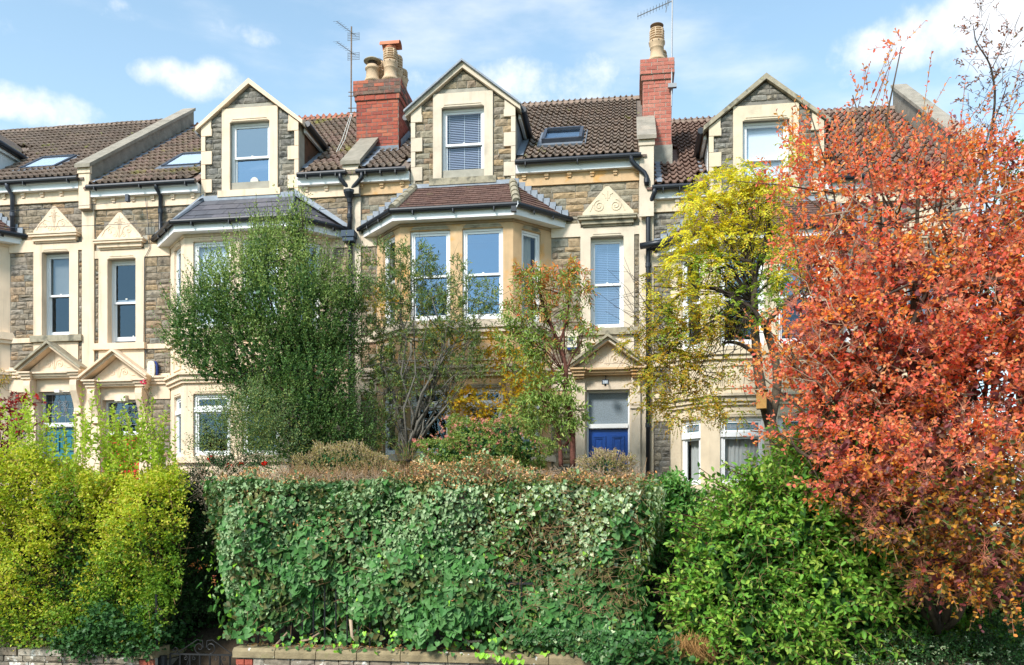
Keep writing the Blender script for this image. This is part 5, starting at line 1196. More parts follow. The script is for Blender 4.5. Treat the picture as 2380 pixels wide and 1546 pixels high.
def leaf_mesh(name, m, P_, A, N_, S, W, tpl, parent, kind='stuff', single=0, sname='leaf'):
    """P_ base points, A axes, N_ normals, S lengths, W width/length; the `single` nearest leaves become objects of their own"""
    v, fs = TPL[tpl]; n = len(P_)
    A = nrm(A); X = nrm(np.cross(A, N_)); Nn = np.cross(X, A)
    W = np.broadcast_to(np.asarray(W, float), (n,)); S = np.broadcast_to(np.asarray(S, float), (n,))
    sel = np.zeros(n, bool)
    if single:
        d = np.linalg.norm(P_-np.array([CAMX, CAMY, CAMZ]), axis=1)
        ps = P_-np.array([CAMX, CAMY, CAMZ]); t = -_S*ps[:, 0]+_C*ps[:, 1]; u = 1190+_F*(_C*ps[:, 0]+_S*ps[:, 1])/t; w = 1212-_F*ps[:, 2]/t
        d = d-S*14+np.where((u < 10) | (u > 2370) | (w < 5) | (w > 1540), 99, 0)
        sel[np.argsort(d)[:single]] = True
        base = []
        for k in range(3):
            me = bpy.data.meshes.new(sname); vv = v.copy(); vv[:, 2] += (k-1)*.10*vv[:, 1]**2; me.from_pydata([tuple(q) for q in vv], [], fs); me.materials.append(MATS[m]); base.append(me)
        for i in np.nonzero(sel)[0]:
            M = Matrix.Identity(4); s_ = S[i]
            for r in range(3): M[r][0] = X[i, r]*s_*W[i]; M[r][1] = A[i, r]*s_; M[r][2] = Nn[i, r]*s_; M[r][3] = P_[i, r]
            inst(sname, base[i % 3], parent, M)
    k = ~sel; Pk, Ak, Xk, Nk, Sk, Wk = P_[k], A[k], X[k], Nn[k], S[k], W[k]; n = len(Pk)
    co = Pk[:, None, :]+(Xk[:, None, :]*(v[None, :, 0:1]*Wk[:, None, None])+Ak[:, None, :]*v[None, :, 1:2]+Nk[:, None, :]*v[None, :, 2:3])*Sk[:, None, None]
    og = np.array(org(parent)) if parent else np.zeros(3)
    co = (co-og).reshape(-1, 3); nv = len(v)
    return raw_mesh(name, m, co, fs, n, nv, parent, kind)
def raw_mesh(name, m, co, fs, n, nv, parent, kind='stuff'):
    loops = np.concatenate([np.array(f) for f in fs]); lens = np.array([len(f) for f in fs])
    L = (loops[None, :]+np.arange(n)[:, None]*nv).reshape(-1).astype(np.int32)
    me = bpy.data.meshes.new(name); me.vertices.add(len(co)); me.vertices.foreach_set('co', co.astype(np.float32).ravel())
    me.loops.add(len(L)); me.loops.foreach_set('vertex_index', L)
    tot = np.tile(lens, n); st = np.concatenate([[0], np.cumsum(tot)[:-1]]).astype(np.int32)
    me.polygons.add(len(tot)); me.polygons.foreach_set('loop_start', st); me.polygons.foreach_set('loop_total', tot.astype(np.int32))
    me.update(calc_edges=True); me.materials.append(MATS[m] if isinstance(m, str) else m)
    o = bpy.data.objects.new(name, me); link(o, parent)
    if kind: o['kind'] = kind
    return o
def stems_mesh(name, m, A_, B_, r0, r1, parent, kind='stuff', bend=None):
    """thin three-sided stems from A_ to B_ (n,3)"""
    n = len(A_)
    if not n: return
    d = nrm(B_-A_); up = np.tile(np.array([0, 0, 1.]), (n, 1)); up[np.abs(d[:, 2]) > .9] = (1, 0, 0)
    u = nrm(np.cross(d, up)); w = np.cross(u, d); ring = []
    r0 = np.broadcast_to(np.asarray(r0, float), (n,))[:, None]; r1 = np.broadcast_to(np.asarray(r1, float), (n,))[:, None]
    for (c, r) in ((A_, r0), (B_, r1)):
        for k in range(3): a = 2*math.pi*k/3; ring.append(c+(u*math.cos(a)+w*math.sin(a))*r)
    co = np.stack(ring, 1); og = np.array(org(parent)) if parent else np.zeros(3)
    return raw_mesh(name, m, (co-og).reshape(-1, 3), [(0, 1, 4, 3), (1, 2, 5, 4), (2, 0, 3, 5)], n, 6, parent, kind)
def blob(px, py, rx, ry, Y, ry_=None):
    """ellipsoid seen at that place of the photograph, on the plane y = Y: centre and radii in metres"""
    s = MPP(px, Y); c = P(px, py, Y); return (np.array(c), np.array([rx*s, (ry_ if ry_ else min(rx, ry)*s), ry*s]))
def in_blobs(pts, bl, scale=1.0):
    r = np.full(len(pts), 9.0)
    for c, q in bl: r = np.minimum(r, (((pts-c)/(q*scale))**2).sum(1))
    return r
def sample(bl, n, lo=.55, hi=1.0, front=.6, w=None, flat=None):
    """points through the outer shell of the blobs, with outward directions; `front` thins the side away from the street"""
    ar = np.array([(q[0]*q[2]+q[0]*q[1]+q[1]*q[2]) for c, q in bl])*(np.array(w) if w is not None else 1); ar = ar/ar.sum(); out = []; od = []; got = 0
    while got < n:
        m = int((n-got)*1.8)+50; idx = RNG.choice(len(bl), m, p=ar); C = np.array([b[0] for b in bl])[idx]; Q = np.array([b[1] for b in bl])[idx]
        u = nrm(RNG.normal(size=(m, 3))); rho = lo+(hi-lo)*RNG.random(m)**.6
        # lumpy outline
        lump = 1+.14*np.sin(u[:, 0]*7+C[:, 0]*3+u[:, 2]*5)+.10*np.sin(u[:, 2]*11+C[:, 2]*5)
        p = C+Q*u*(rho*lump)[:, None]; d = nrm(u/Q)
        keep = (in_blobs(p, bl, .55) > 1) | (RNG.random(m) < .15)
        keep &= ~((d[:, 1] > .25) & (RNG.random(m) < front))
        out.append(p[keep]); od.append(d[keep]); got += keep.sum()
    return np.concatenate(out)[:n], np.concatenate(od)[:n]
def shoots(o, d, L, nl, beta=50, droop=0.0, size=.04, sj=.3, wid=.5, pinn=False, tipbias=0, jit=.25):
    """leaves set along curved shoots. returns leaves and stem segments"""
    n = len(o); L = np.broadcast_to(np.asarray(L, float), (n,)); d = nrm(d)
    t = (np.arange(nl)+.5)/nl; t = t[None, :]**(1-tipbias*.5) if tipbias else t[None, :]
    t = np.clip(t+RNG.normal(size=(n, nl))*.03, 0.02, 1)
    g = np.array([0, 0, -1.])*droop
    pos = o[:, None, :]+d[:, None, :]*(L[:, None]*t)[..., None]+g*((L[:, None]*t**2))[..., None]
    tan = nrm(d[:, None, :]+2*g*t[..., None])
    ref = np.where(np.abs(tan[..., 2:3]) > .9, np.array([1., 0, 0]), np.array([0, 0, 1.])); u = nrm(np.cross(tan, ref)); w = np.cross(u, tan)
    k = np.arange(nl)[None, :]
    phi = (k*2.39996+RNG.random((n, 1))*6.28) if not pinn else (np.where(k % 2 == 0, 0, math.pi)+RNG.normal(size=(n, nl))*.15)
    b = np.radians(beta)+RNG.normal(size=(n, nl))*.25
    A = tan*np.cos(b)[..., None]+(u*np.cos(phi)[..., None]+w*np.sin(phi)[..., None])*np.sin(b)[..., None]+RNG.normal(size=(n, nl, 3))*jit*.4
    A[..., 2] -= droop*.5
    Nn = np.array([0, -.35, .8])[None, None, :]+RNG.normal(size=(n, nl, 3))*.55 if not pinn else w+RNG.normal(size=(n, nl, 3))*.2
    S = size*(1-sj+2*sj*RNG.random((n, nl)))*(1-.25*t)
    segs = []
    K = 3
    for i in range(K):
        ta, tb = i/K, (i+1)/K
        segs.append((o+d*(L*ta)[:, None]+g*(L*ta*ta)[:, None], o+d*(L*tb)[:, None]+g*(L*tb*tb)[:, None]))
    return pos.reshape(-1, 3), A.reshape(-1, 3), Nn.reshape(-1, 3), S.reshape(-1), segs
def branches(name, m, base, bl, parent, r0=.05, n=24, sub=3, fork=.35, seed=1, wob=.12, thin=.006):
    """limbs from the base point to points inside the crown, each a bent tapered tube, with side twigs"""
    rg = random.Random(seed); mb = MB(); base = Vector(base); ends = []
    tw = []
    for i in range(n):
        c, q = rg.choice(bl); u = Vector((rg.gauss(0, 1), rg.gauss(0, 1), abs(rg.gauss(0, 1))*.8)).normalized()
        e = Vector(c)+Vector((u.x*q[0], u.y*q[1], u.z*q[2]))*rg.uniform(.3, .85)
        L = (e-base).length; s0 = base+(e-base)*rg.uniform(0, fork)*.5; s0.x = base.x+(s0.x-base.x)*.5
        pts = []
        for k in range(7):
            t = k/6; p = s0.lerp(e, t); p.z += L*.10*math.sin(t*math.pi)*rg.uniform(.3, 1); p += Vector((rg.gauss(0, 1), rg.gauss(0, 1), rg.gauss(0, .6)))*wob*L*.12*(t > 0); pts.append(p)
        rr = r0*rg.uniform(.45, .9); mb.tube(pts, [max(thin, rr*(1-.9*k/6)) for k in range(7)], 6)
        for s_ in range(sub):
            p = pts[rg.randint(2, 5)]; v = Vector((rg.gauss(0, 1), rg.gauss(0, 1), rg.gauss(.3, .7))).normalized()*L*rg.uniform(.1, .25)
            mb.tube([p, p+v*.5+Vector((0, 0, .02)), p+v], [thin*1.8, thin*1.3, thin*.7], 4)
    return mb.build(name, m, parent, True)
def rand_twigs(name, m, bl, parent, n, L=.3, r=.004, lo=.4, hi=1.1, upb=.4):
    p, d = sample(bl, n, lo, hi, .5); v = nrm(d+RNG.normal(size=p.shape)*.8+np.array([0, 0, upb]))*L*(.4+.8*RNG.random((n, 1)))
    stems_mesh(name, m, p, p+v*.55, r, r*.8, parent); stems_mesh(name, m, p+v*.55, p+v+RNG.normal(size=p.shape)*L*.15, r*.8, r*.4, parent)
def plant(name, label, cat, base, group=None):
    return thing(name, label, cat, base, group)
def tcol(*c): return [tuple(min(.95, v*1.22) for v in hexlin(x)[:3]) for x in c]

# leaf materials
LM = dict(rough=.5, spec=.3, var=.12, vscale=3)
mat('leaf_evergreen', tcol((64,98,48),(82,118,56),(70,106,52),(100,134,66),(122,148,80),(56,90,46)), transl=.25, clump=(tcol((104,132,66),(126,150,80),(146,164,94)), 1.5, .54, .2), zone=(tcol((122,146,72),(144,164,84),(164,180,104),(102,130,62)), (0, -.3, 1), 6.4, 8.8), **LM)
mat('leaf_olive', tcol((76,106,60),(98,124,70),(120,140,86),(84,112,66),(150,150,66),(108,130,84)), transl=.3, **LM)
mat('leaf_rowan', tcol((96,130,62),(128,154,76),(150,168,84),(108,138,68),(176,184,104)), transl=.35, zone=(tcol((214,110,70),(196,140,60),(140,150,70),(224,130,90)), (0, 0, 1), 5.4, 7.4), **LM)
mat('leaf_yellowmaple', tcol((196,168,30),(160,150,36),(210,150,30),(150,156,50)), transl=.4, **LM)
mat('leaf_robinia', tcol((232,212,60),(216,204,58),(240,222,84),(204,194,60),(190,196,70),(170,186,66),(226,180,60)), transl=.5, zone=(tcol((140,160,56),(190,170,50),(206,156,50),(160,164,62),(110,140,54),(186,138,50)), (-.2, 0, -1), -6.6, -5.4), **LM)
mat('leaf_robgreen', tcol((96,140,50),(130,160,56),(160,176,60),(80,120,46)), transl=.45, **LM)
mat('leaf_smoke', tcol((236,116,86),(244,134,80),(222,92,84),(246,154,92),(238,144,120),(248,176,110),(226,108,100),(240,124,96),(206,96,84)), transl=.5, clump=(tcol((244,170,70),(236,140,60),(150,70,70),(248,186,90),(222,110,60),(240,190,80)), 1.7, .48, .18), zone=(tcol((90,112,48),(226,144,50),(80,100,44),(236,156,60),(92,108,50),(120,70,66),(72,94,44),(104,122,52)), (.35, 0, -1), -2.3, -1.8), **LM)
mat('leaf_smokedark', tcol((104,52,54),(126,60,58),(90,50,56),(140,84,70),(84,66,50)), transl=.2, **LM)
mat('leaf_brightgreen', tcol((88,136,46),(108,156,52),(74,118,42),(132,170,62),(98,146,48),(164,184,78),(60,104,38)), transl=.3, clump=(tcol((62,104,38),(52,92,34),(74,118,42)), 1.2, .52, .15), **LM)
mat('leaf_laurel', tcol((74,128,56),(98,148,66),(64,112,50),(120,164,80)), transl=.3, **LM)
mat('leaf_golden', tcol((182,192,52),(160,182,50),(202,200,68),(138,168,48),(212,190,90),(170,184,58)), transl=.45, clump=(tcol((104,142,44),(126,156,50),(92,128,42),(150,130,60)), 1.3, .50, .12), zone=(tcol((98,138,42),(122,154,50),(86,124,40),(142,160,52)), (.6, 0, -1), -6.6, -5.2), **LM)
mat('leaf_goldenshoot', tcol((156,184,56),(172,192,66),(136,168,52),(186,196,84)), transl=.45, **LM)
mat('leaf_ivy', tcol((62,108,52),(80,126,60),(52,94,44),(98,136,80),(70,114,54)), clump=(tcol((46,80,36),(66,92,42),(96,92,50),(40,70,34)), 2.2, .50, .14), transl=.18, rough=.55, spec=.25, var=.25, vscale=30)
mat('leaf_ivydark', tcol((40,74,34),(56,92,42),(46,82,38)), transl=.12, rough=.5, spec=.3, var=.2, vscale=40)
mat('leaf_ivybright', tcol((130,180,50),(150,196,64),(110,166,48)), transl=.3, rough=.4, spec=.4, var=.1)
mat('leaf_grey', tcol((122,148,104),(144,168,120),(104,134,88),(166,182,138),(92,122,72)), clump=(tcol((84,108,58),(110,122,68),(136,116,78),(72,98,50)), 2.0, .50, .14), transl=.2, rough=.6, spec=.2, var=.2, vscale=30)
mat('leaf_varieg', tcol((188,200,160),(110,140,90),(206,212,170),(84,120,76),(150,172,124)), transl=.2, rough=.45, spec=.4, var=.2, vscale=60)
mat('leaf_brown', tcol((176,116,68),(196,142,88),(212,172,122),(146,92,54),(224,198,156)), transl=.2, rough=.7, spec=.2, var=.2)
mat('leaf_pink', tcol((206,130,120),(196,110,104),(214,160,140),(180,120,90),(150,130,80)), transl=.3, **LM)
mat('leaf_dome', tcol((92,120,50),(116,142,60),(80,106,46),(140,154,74),(132,112,62)), transl=.3, **LM)
mat('leaf_clipped', tcol((146,120,64),(120,122,56),(170,146,86),(96,110,50),(196,176,130)), transl=.25, **LM)
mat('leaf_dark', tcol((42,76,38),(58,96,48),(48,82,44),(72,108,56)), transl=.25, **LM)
mat('leaf_fern', tcol((84,120,46),(104,140,56)), transl=.3, **LM)
mat('leaf_red', tcol((150,34,34),(186,52,40),(110,30,36),(90,40,36),(120,60,40)), transl=.35, **LM)
mat('flower_red', tcol((214,40,16),(196,30,20)), transl=.2, **LM)
mat('flower_pink', tcol((230,60,110),), transl=.2, **LM)
mat('plume', tcol((206,130,104),(190,112,88),(214,150,120)), rough=.8, var=.1)
mat('dry_grass', tcol((150,110,66),(176,136,84),(120,84,50)), rough=.8, var=.2)
mat('sapleaf', tcol((150,84,70),(120,80,60),(170,110,80),(96,90,60)), transl=.3, **LM)

def shoot_plant(t, bl, n, L, nl, size, m, tpl='small', wid=.5, beta=48, up=.5, droop=0, lo=.5, hi=1.0, front=.6, stem=None, stemr=.003, fill=0, fillm=None, single=0, pinn=False, sj=.3, jit=.25, nm='foliage', spread=.35, w=None, cut=None):
    o, d = sample(bl, n, lo, hi, front, w)
    if cut is not None: k = cut(o); o = o[k]; d = d[k]
    d = nrm(d+np.array([0, 0, up])+RNG.normal(size=d.shape)*spread)
    p, A, N_, S, segs = shoots(o, d, L*(.6+.7*RNG.random(len(o))), nl, beta, droop, size, sj, wid, pinn, jit=jit)
    leaf_mesh(nm, m, p, A, N_, S, wid, tpl, t, 'stuff', single)
    if stem:
        for a, b in segs: stems_mesh('twigs', stem, a, b, stemr, stemr*.7, t)
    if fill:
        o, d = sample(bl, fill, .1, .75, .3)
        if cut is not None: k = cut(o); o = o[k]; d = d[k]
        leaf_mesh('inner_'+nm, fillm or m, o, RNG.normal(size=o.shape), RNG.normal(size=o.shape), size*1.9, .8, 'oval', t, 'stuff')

# ------------------------------------------------------------------ the plants
B_ = blob
def wav(x, z, s=1.0, ph=0.0):
    return np.sin(x*2.3*s+ph)+.7*np.sin(z*3.1*s+x*1.1+ph)+.5*np.sin(x*5.7*s-z*4.3*s+ph*2)+.35*np.sin(x*11.0*s+z*9.0*s+ph)
def hedge(n, x0, x1, z0, z1, yf, yb, bump=.07, ph=0., topw=1.0, taper=.0):
    L = x1-x0; H_ = z1-z0; D = yb-yf; ar = np.array([L*H_, L*D*topw, H_*D*.8, H_*D*.8]); ar /= ar.sum(); k = RNG.choice(4, n, p=ar); a = RNG.random(n); b = RNG.random(n)
    p = np.zeros((n, 3)); nn = np.zeros((n, 3))
    f = k == 0; p[f] = np.c_[x0+L*a[f], np.full(f.sum(), yf), z0+H_*b[f]]; nn[f] = (0, -1, .15)
    f = k == 1; p[f] = np.c_[x0+L*a[f], yf+D*b[f], np.full(f.sum(), z1)]; nn[f] = (0, -.1, 1)
    f = k == 2; p[f] = np.c_[np.full(f.sum(), x0), yf+D*b[f], z0+H_*a[f]]; nn[f] = (-1, 0, .1)
    f = k == 3; p[f] = np.c_[np.full(f.sum(), x1), yf+D*b[f], z0+H_*a[f]]; nn[f] = (1, 0, .1)
    w = wav(p[:, 0], p[:, 2]+p[:, 1]*.7, 1.0, ph)*bump
    # rounded top edge
    e = np.clip((p[:, 2]-(z1-.35))/.35, 0, 1)
    p[:, 1] += np.where(k == 0, e**2*.18+taper*(z1-p[:, 2]), 0)
    ed = np.clip(1-np.minimum(p[:, 0]-x0, x1-p[:, 0])/.5, 0, 1)
    p[:, 1] += np.where(k == 0, ed**2*.35, 0); p[:, 2] -= np.where(k == 1, ed**2*.22, 0)+np.where(k == 1, .06*np.sin(p[:, 0]*2.1+1)+.04*np.sin(p[:, 0]*5.3), 0)
    p += nn*w[:, None]; p -= nn*(RNG.random(n)**2*.22)[:, None]
    return p, nn
def wall_leaves(t, nm, m, p, nn, size, wid, tpl, single=0, hang=1.0, sj=.35, rgh=.5):
    n = len(p); A = RNG.normal(size=(n, 3))*rgh+np.array([0, 0, -hang])+nn*.25; N_ = nn+RNG.normal(size=(n, 3))*rgh*.8+np.array([0, 0, .35])
    leaf_mesh(nm, m, p, A, N_, size*(1-sj+2*sj*RNG.random(n)), wid, tpl, t, 'stuff', single)

# 1 the big clipped ivy hedge in the middle
xL = P(492, 1250, -6.35)[0]; xR = P(1492, 1250, -6.35)[0]
T = plant('ivy_hedge', 'long flat topped hedge of ivy and grey green leaves growing over the railings', 'hedge', ((xL+xR)/2, -5.9, 1.05))
ZT = 3.17
hp, hn = hedge(38000, xL, xR, 1.12, ZT, -6.36, -5.45, .13, .4)
def pxof(p): t_ = -_S*(p[:, 0]-CAMX)+_C*(p[:, 1]-CAMY); return 1190+_F*(_C*(p[:, 0]-CAMX)+_S*(p[:, 1]-CAMY))/t_, 1212-_F*(p[:, 2]-CAMZ)/t_
u, v = pxof(hp); r = RNG.random(len(hp)); wv = wav(hp[:, 0], hp[:, 2], 1.4, 2.0)
keep = ~((hp[:, 2] < 1.42+.1*wav(hp[:, 0], 0*hp[:, 0], 1.5, 1)) & (u < 1230) & (r < .86)); keep &= ~((u < 545) & (v > 1200+ (u-490)*4.4) & (r < .93))
hp, hn, u, v, r, wv = hp[keep], hn[keep], u[keep], v[keep], r[keep], wv[keep]
zf = np.clip((v-1240+60*wv)/170, 0, 1)           # share of true ivy grows towards the bottom
xf = np.clip((u-1040+70*wv)/240, 0, 1)           # and a twiggier, variegated stretch on the right
r2 = RNG.random(len(hp))
top_ = v < 1120+8*wv
ivy = (r2 < .10+.75*zf-.1*xf) & ~top_
vari = ~ivy & (r < .42*xf*(1-.6*zf)+.05*(v > 1350)) & ~top_
brn = ~ivy & ~vari & ((r < .05+.30*xf*(1-zf)+.04*zf) | (top_ & (r < .7)) | ((wv > 1.1) & (r < .35)))
brg = ~ivy & ~vari & ~brn & (r > .965) & (v > 1280)
grey = ~ivy & ~vari & ~brn & ~brg & ((u < 1150+40*wv) | (r > .8)); oth = ~ivy & ~vari & ~brn & ~brg & ~grey
wall_leaves(T, 'ivy_foliage', 'leaf_ivy', hp[ivy], hn[ivy], .086, .95, 'ivy', 190)
wall_leaves(T, 'grey_green_foliage', 'leaf_grey', hp[grey], hn[grey], .058, .62, 'oval', 80, hang=.7, rgh=.7)
wall_leaves(T, 'variegated_foliage', 'leaf_varieg', hp[vari], hn[vari], .055, .85, 'ivy', 30)
wall_leaves(T, 'withered_foliage', 'leaf_brown', hp[brn], hn[brn], .034, .55, 'oval', 0, hang=.2, rgh=1.1)
wall_leaves(T, 'young_ivy', 'leaf_ivybright', hp[brg], hn[brg], .05, .95, 'ivy')
wall_leaves(T, 'green_foliage', 'leaf_dome', hp[oth], hn[oth], .044, .6, 'oval', 0, hang=.5, rgh=.8)
# ivy spilling over the coping at the right
n = 5200; a = RNG.random(n)
sx_ = P(1180, 1480, WF)[0]+(P(1575, 1480, WF)[0]-P(1180, 1480, WF)[0])*a**.7; sz = 1.35-.62*RNG.random(n)*np.clip((a-.05)*1.6, .22, 1); sy = -6.50-.10*RNG.random(n)+.1*(sz > 1.1)
sp = np.c_[sx_, sy, sz]; wall_leaves(T, 'trailing_ivy', 'leaf_ivydark', sp[:3300], np.tile([0, -1., .2], (3300, 1)), .06, .95, 'ivy'); wall_leaves(T, 'trailing_ivy', 'leaf_ivy', sp[3300:4800], np.tile([0, -1., .2], (1500, 1)), .055, .95, 'ivy'); wall_leaves(T, 'trailing_variegated_ivy', 'leaf_varieg', sp[4800:], np.tile([0, -1., .2], (400, 1)), .045, .9, 'ivy')
n = 170; a = RNG.random(n); sp = np.c_[P(600, 1480, WF)[0]+(P(1330, 1480, WF)[0]-P(600, 1480, WF)[0])*a, -6.42-.08*RNG.random(n), 1.05+.28*RNG.random(n)]; wall_leaves(T, 'young_ivy', 'leaf_ivybright', sp[:60], np.tile([0, -1., .2], (60, 1)), .05, .95, 'ivy'); wall_leaves(T, 'trailing_ivy', 'leaf_ivy', sp[60:], np.tile([0, -1., .2], (110, 1)), .055, .95, 'ivy')
n = 26; a = RNG.random(n); sp = np.c_[P(1105+120*a, 0*a, WF)[0] if False else np.array([P(1105+115*q_, 1500, -6.5)[0] for q_ in a]), -6.52-.03*RNG.random(n), np.array([P(1105+115*q_, 1512+22*q_+10*random.random(), -6.5)[2] for q_ in a])]; wall_leaves(T, 'young_ivy', 'leaf_ivybright', sp, np.tile([0, -1., .2], (n, 1)), .06, .95, 'ivy')
# clipped brown twigs on the top and through the right side
def hedge_twigs(n, xa, xb, za, zb, ya, yb_, L, up, m, r=.0035):
    p = np.c_[xa+(xb-xa)*RNG.random(n), ya+(yb_-ya)*RNG.random(n), za+(zb-za)*RNG.random(n)]; d = nrm(RNG.normal(size=(n, 3))*np.array([1, .7, .8])+np.array([0, -.3, up]))*L*(.5+RNG.random((n, 1)))
    stems_mesh('clipped_twigs', m, p, p+d, r, r*.6, T)
hedge_twigs(1500, xL+.1, xR, ZT-.07, ZT+.02, -6.26, -5.5, .09, .9, 'twigpale'); hedge_twigs(600, xL+.8, xL+3.6, ZT-.02, ZT+.05, -6.25, -5.6, .13, 1.2, 'twigbrown')
hedge_twigs(800, P(1130, 0, -6.3)[0], xR+.03, 1.5, ZT, -6.40, -6.20, .14, .0, 'twigbrown'); hedge_twigs(500, xL+.3, xR, 1.2, 2.6, -6.40, -6.2, .14, 0., 'twigbrown')
# dark body of stems inside the hedge
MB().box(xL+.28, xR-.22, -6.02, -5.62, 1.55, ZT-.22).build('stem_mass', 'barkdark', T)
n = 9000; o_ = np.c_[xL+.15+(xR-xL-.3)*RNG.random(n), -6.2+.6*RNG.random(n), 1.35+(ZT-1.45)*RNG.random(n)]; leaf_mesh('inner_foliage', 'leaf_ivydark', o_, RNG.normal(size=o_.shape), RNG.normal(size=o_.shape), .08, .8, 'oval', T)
mb = MB()
for (pa, pb, r_) in (((815, 1440), (835, 1500), .022), ((1070, 1478), (1120, 1490), .018), ((700, 1490), (745, 1470), .014), ((640, 1500), (668, 1470), .014), ((960, 1430), (985, 1500), .014)):
    a = Vector(P(*pa, -6.32)); b = Vector(P(*pb, -6.3)); mb.tube([a, a.lerp(b, .5)+Vector((-.03, -.02, -.04)), b], [r_, r_*.9, r_*.8], 7)
mb.build('ivy_stem', 'twigpale', T, True)
# dead leaves caught on the coping
n = 500; p_ = np.c_[xg0+.1+5.0*RNG.random(n), WF+.05+.25*RNG.random(n), 1.055+.03*RNG.random(n)]; ob = leaf_mesh('fallen_leaves', 'leaf_brown', p_, RNG.normal(size=p_.shape)*np.array([1, 1, .3]), RNG.normal(size=p_.shape)*.3+np.array([0, 0, 1]), .045, .5, 'oval', None); tag(ob, 'brown fallen leaves caught on the coping at the foot of the railings', 'leaves', None, 'stuff')

# 2 yellow green hedge on the left
gx0, gx1 = P(-60, 1250, -6.3)[0], P(405, 1250, -6.3)[0]
T = plant('golden_hedge', 'loose yellow green privet hedge with long upright shoots above the left wall', 'hedge', ((gx0+gx1)/2, -5.9, .95))
ZG = 3.22; hp, hn = hedge(12500, gx0, gx1, 1.0, ZG+.05, -6.38, -5.3, .17, 1.7)
u, v = pxof(hp); keep = ~((u > 425-(np.clip(v-1380, 0, 200))*.55)) & ~((v < 1100) & (u > 330) & ((u-330)**2/90**2+(1100-v)**2/60**2 > 1)); hp, hn = hp[keep], hn[keep]
d = nrm(hn+RNG.normal(size=hn.shape)*.5+np.array([0, -.1, .35])); p, A, N_, S, sg_ = shoots(hp-hn*.06, d, .13+.10*RNG.random(len(hp)), 5, 55, .1, .045, .3)
leaf_mesh('foliage', 'leaf_golden', p, A, N_, S, .72, 'oval', T, 'stuff', 250)
# tall shoots
sh = []
for (px, py, k) in ((70, 1085, 14), (60, 1000, 5), (40, 1010, 3), (100, 1060, 8), (150, 1080, 10), (195, 1060, 8), (210, 1020, 6), (255, 1080, 18), (290, 1070, 22), (330, 1065, 22), (365, 1075, 16), (20, 1075, 8), (395, 1095, 6)):
    for i in range(k):
        x = px+random.gauss(0, 14); sh.append(P(x, py+random.uniform(-5, 30), random.uniform(-6.3, -5.8)))
o_ = np.array(sh); d = nrm(np.c_[RNG.normal(size=len(o_))*.25, RNG.normal(size=len(o_))*.15-.05, np.ones(len(o_))]); Ls = .34+.5*RNG.random(len(o_))
p, A, N_, S, sg_ = shoots(o_, d, Ls, 26, 55, -.02, .066, .25, pinn=False); leaf_mesh('upright_shoots', 'leaf_goldenshoot', p, A, N_, S, .55, 'oval', T)
for a, b in sg_: stems_mesh('shoot_stems', 'twigbrown', a, b, .003, .002, T)
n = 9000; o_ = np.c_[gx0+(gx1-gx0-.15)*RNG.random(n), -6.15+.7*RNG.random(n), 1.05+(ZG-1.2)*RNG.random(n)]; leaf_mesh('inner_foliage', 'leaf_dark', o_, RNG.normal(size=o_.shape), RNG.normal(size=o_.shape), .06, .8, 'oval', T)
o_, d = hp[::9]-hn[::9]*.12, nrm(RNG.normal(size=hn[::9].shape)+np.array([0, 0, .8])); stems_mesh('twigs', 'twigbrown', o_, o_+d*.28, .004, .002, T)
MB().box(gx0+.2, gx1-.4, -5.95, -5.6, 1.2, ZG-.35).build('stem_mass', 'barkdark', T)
# small ivy at its foot
T = plant('ivy_clump', 'dark ivy clump creeping into the foot of the yellow green hedge', 'ivy', P(270, 1500, -6.45))
shoot_plant(T, [B_(255, 1450, 70, 36, -6.42, .12), B_(320, 1480, 50, 34, -6.44, .12), B_(190, 1492, 70, 20, -6.44, .1)], 420, .16, 5, .052, 'leaf_ivydark', 'ivy', .95, 60, -.2, .1, .6, 1.0)
T = plant('ivy_clump', 'dark ivy carpet on the bank between the gate and the retaining wall', 'ivy', P(470, 1460, -4.9))
shoot_plant(T, [B_(455, 1452, 95, 42, -4.9, .4), B_(410, 1500, 45, 24, -5.5, .2), B_(520, 1440, 45, 40, -4.7, .3)], 1000, .18, 5, .058, 'leaf_ivydark', 'ivy', .95, 60, -.1, .1, .4, 1.0)
T = plant('garden_shrub', 'dark small leaved shrub filling the gap between the two hedges', 'shrub', P(470, 1480, -4.6))
bl = [B_(455, 1170, 50, 66, -5.3, .4), B_(470, 1270, 60, 80, -5.4, .4), B_(445, 1370, 60, 60, -5.5, .35), B_(520, 1340, 40, 90, -5.2, .3), B_(420, 1240, 40, 70, -5.6, .3)]
shoot_plant(T, bl, 3000, .20, 8, .034, 'leaf_dark', 'small', .55, 50, .6, .05, .4, 1.0, stem='barkdark', fill=2500)
branches('trunk', 'barkdark', P(470, 1500, -4.7), bl, T, .03, 14, 3, seed=5)
T = plant('bare_bush', 'leafless purple brown twigs arching between the hedges beside the ivy hedge corner', 'shrub', P(470, 1250, -5.6))
mb = MB(); rg = random.Random(3)
for i in range(34):
    a = Vector(P(500+rg.uniform(-20, 20), 1185+rg.uniform(-60, 40), -5.6)); e = Vector(P(rg.choice([410, 430, 560, 600, 640, 450])+rg.uniform(-30, 30), 1085+rg.uniform(-40, 130), -5.6+rg.uniform(-.4, .4)))
    pts = [a.lerp(e, k/5)+Vector((rg.gauss(0, .02), rg.gauss(0, .02), .12*math.sin(math.pi*k/5))) for k in range(6)]; mb.tube(pts, [.009*(1-.8*k/5) for k in range(6)], 5)
    p_ = pts[3]; mb.tube([p_, p_+Vector((rg.gauss(0, .12), rg.gauss(0, .05), rg.uniform(0, .15)))], [.004, .002], 4)
mb.build('twigs', 'twigpale', T)
T2 = plant('red_leaved_sprig', 'orange leaved sprig hanging in the dark gap left of the ivy hedge', 'sprig', P(480, 1320, -5.9))
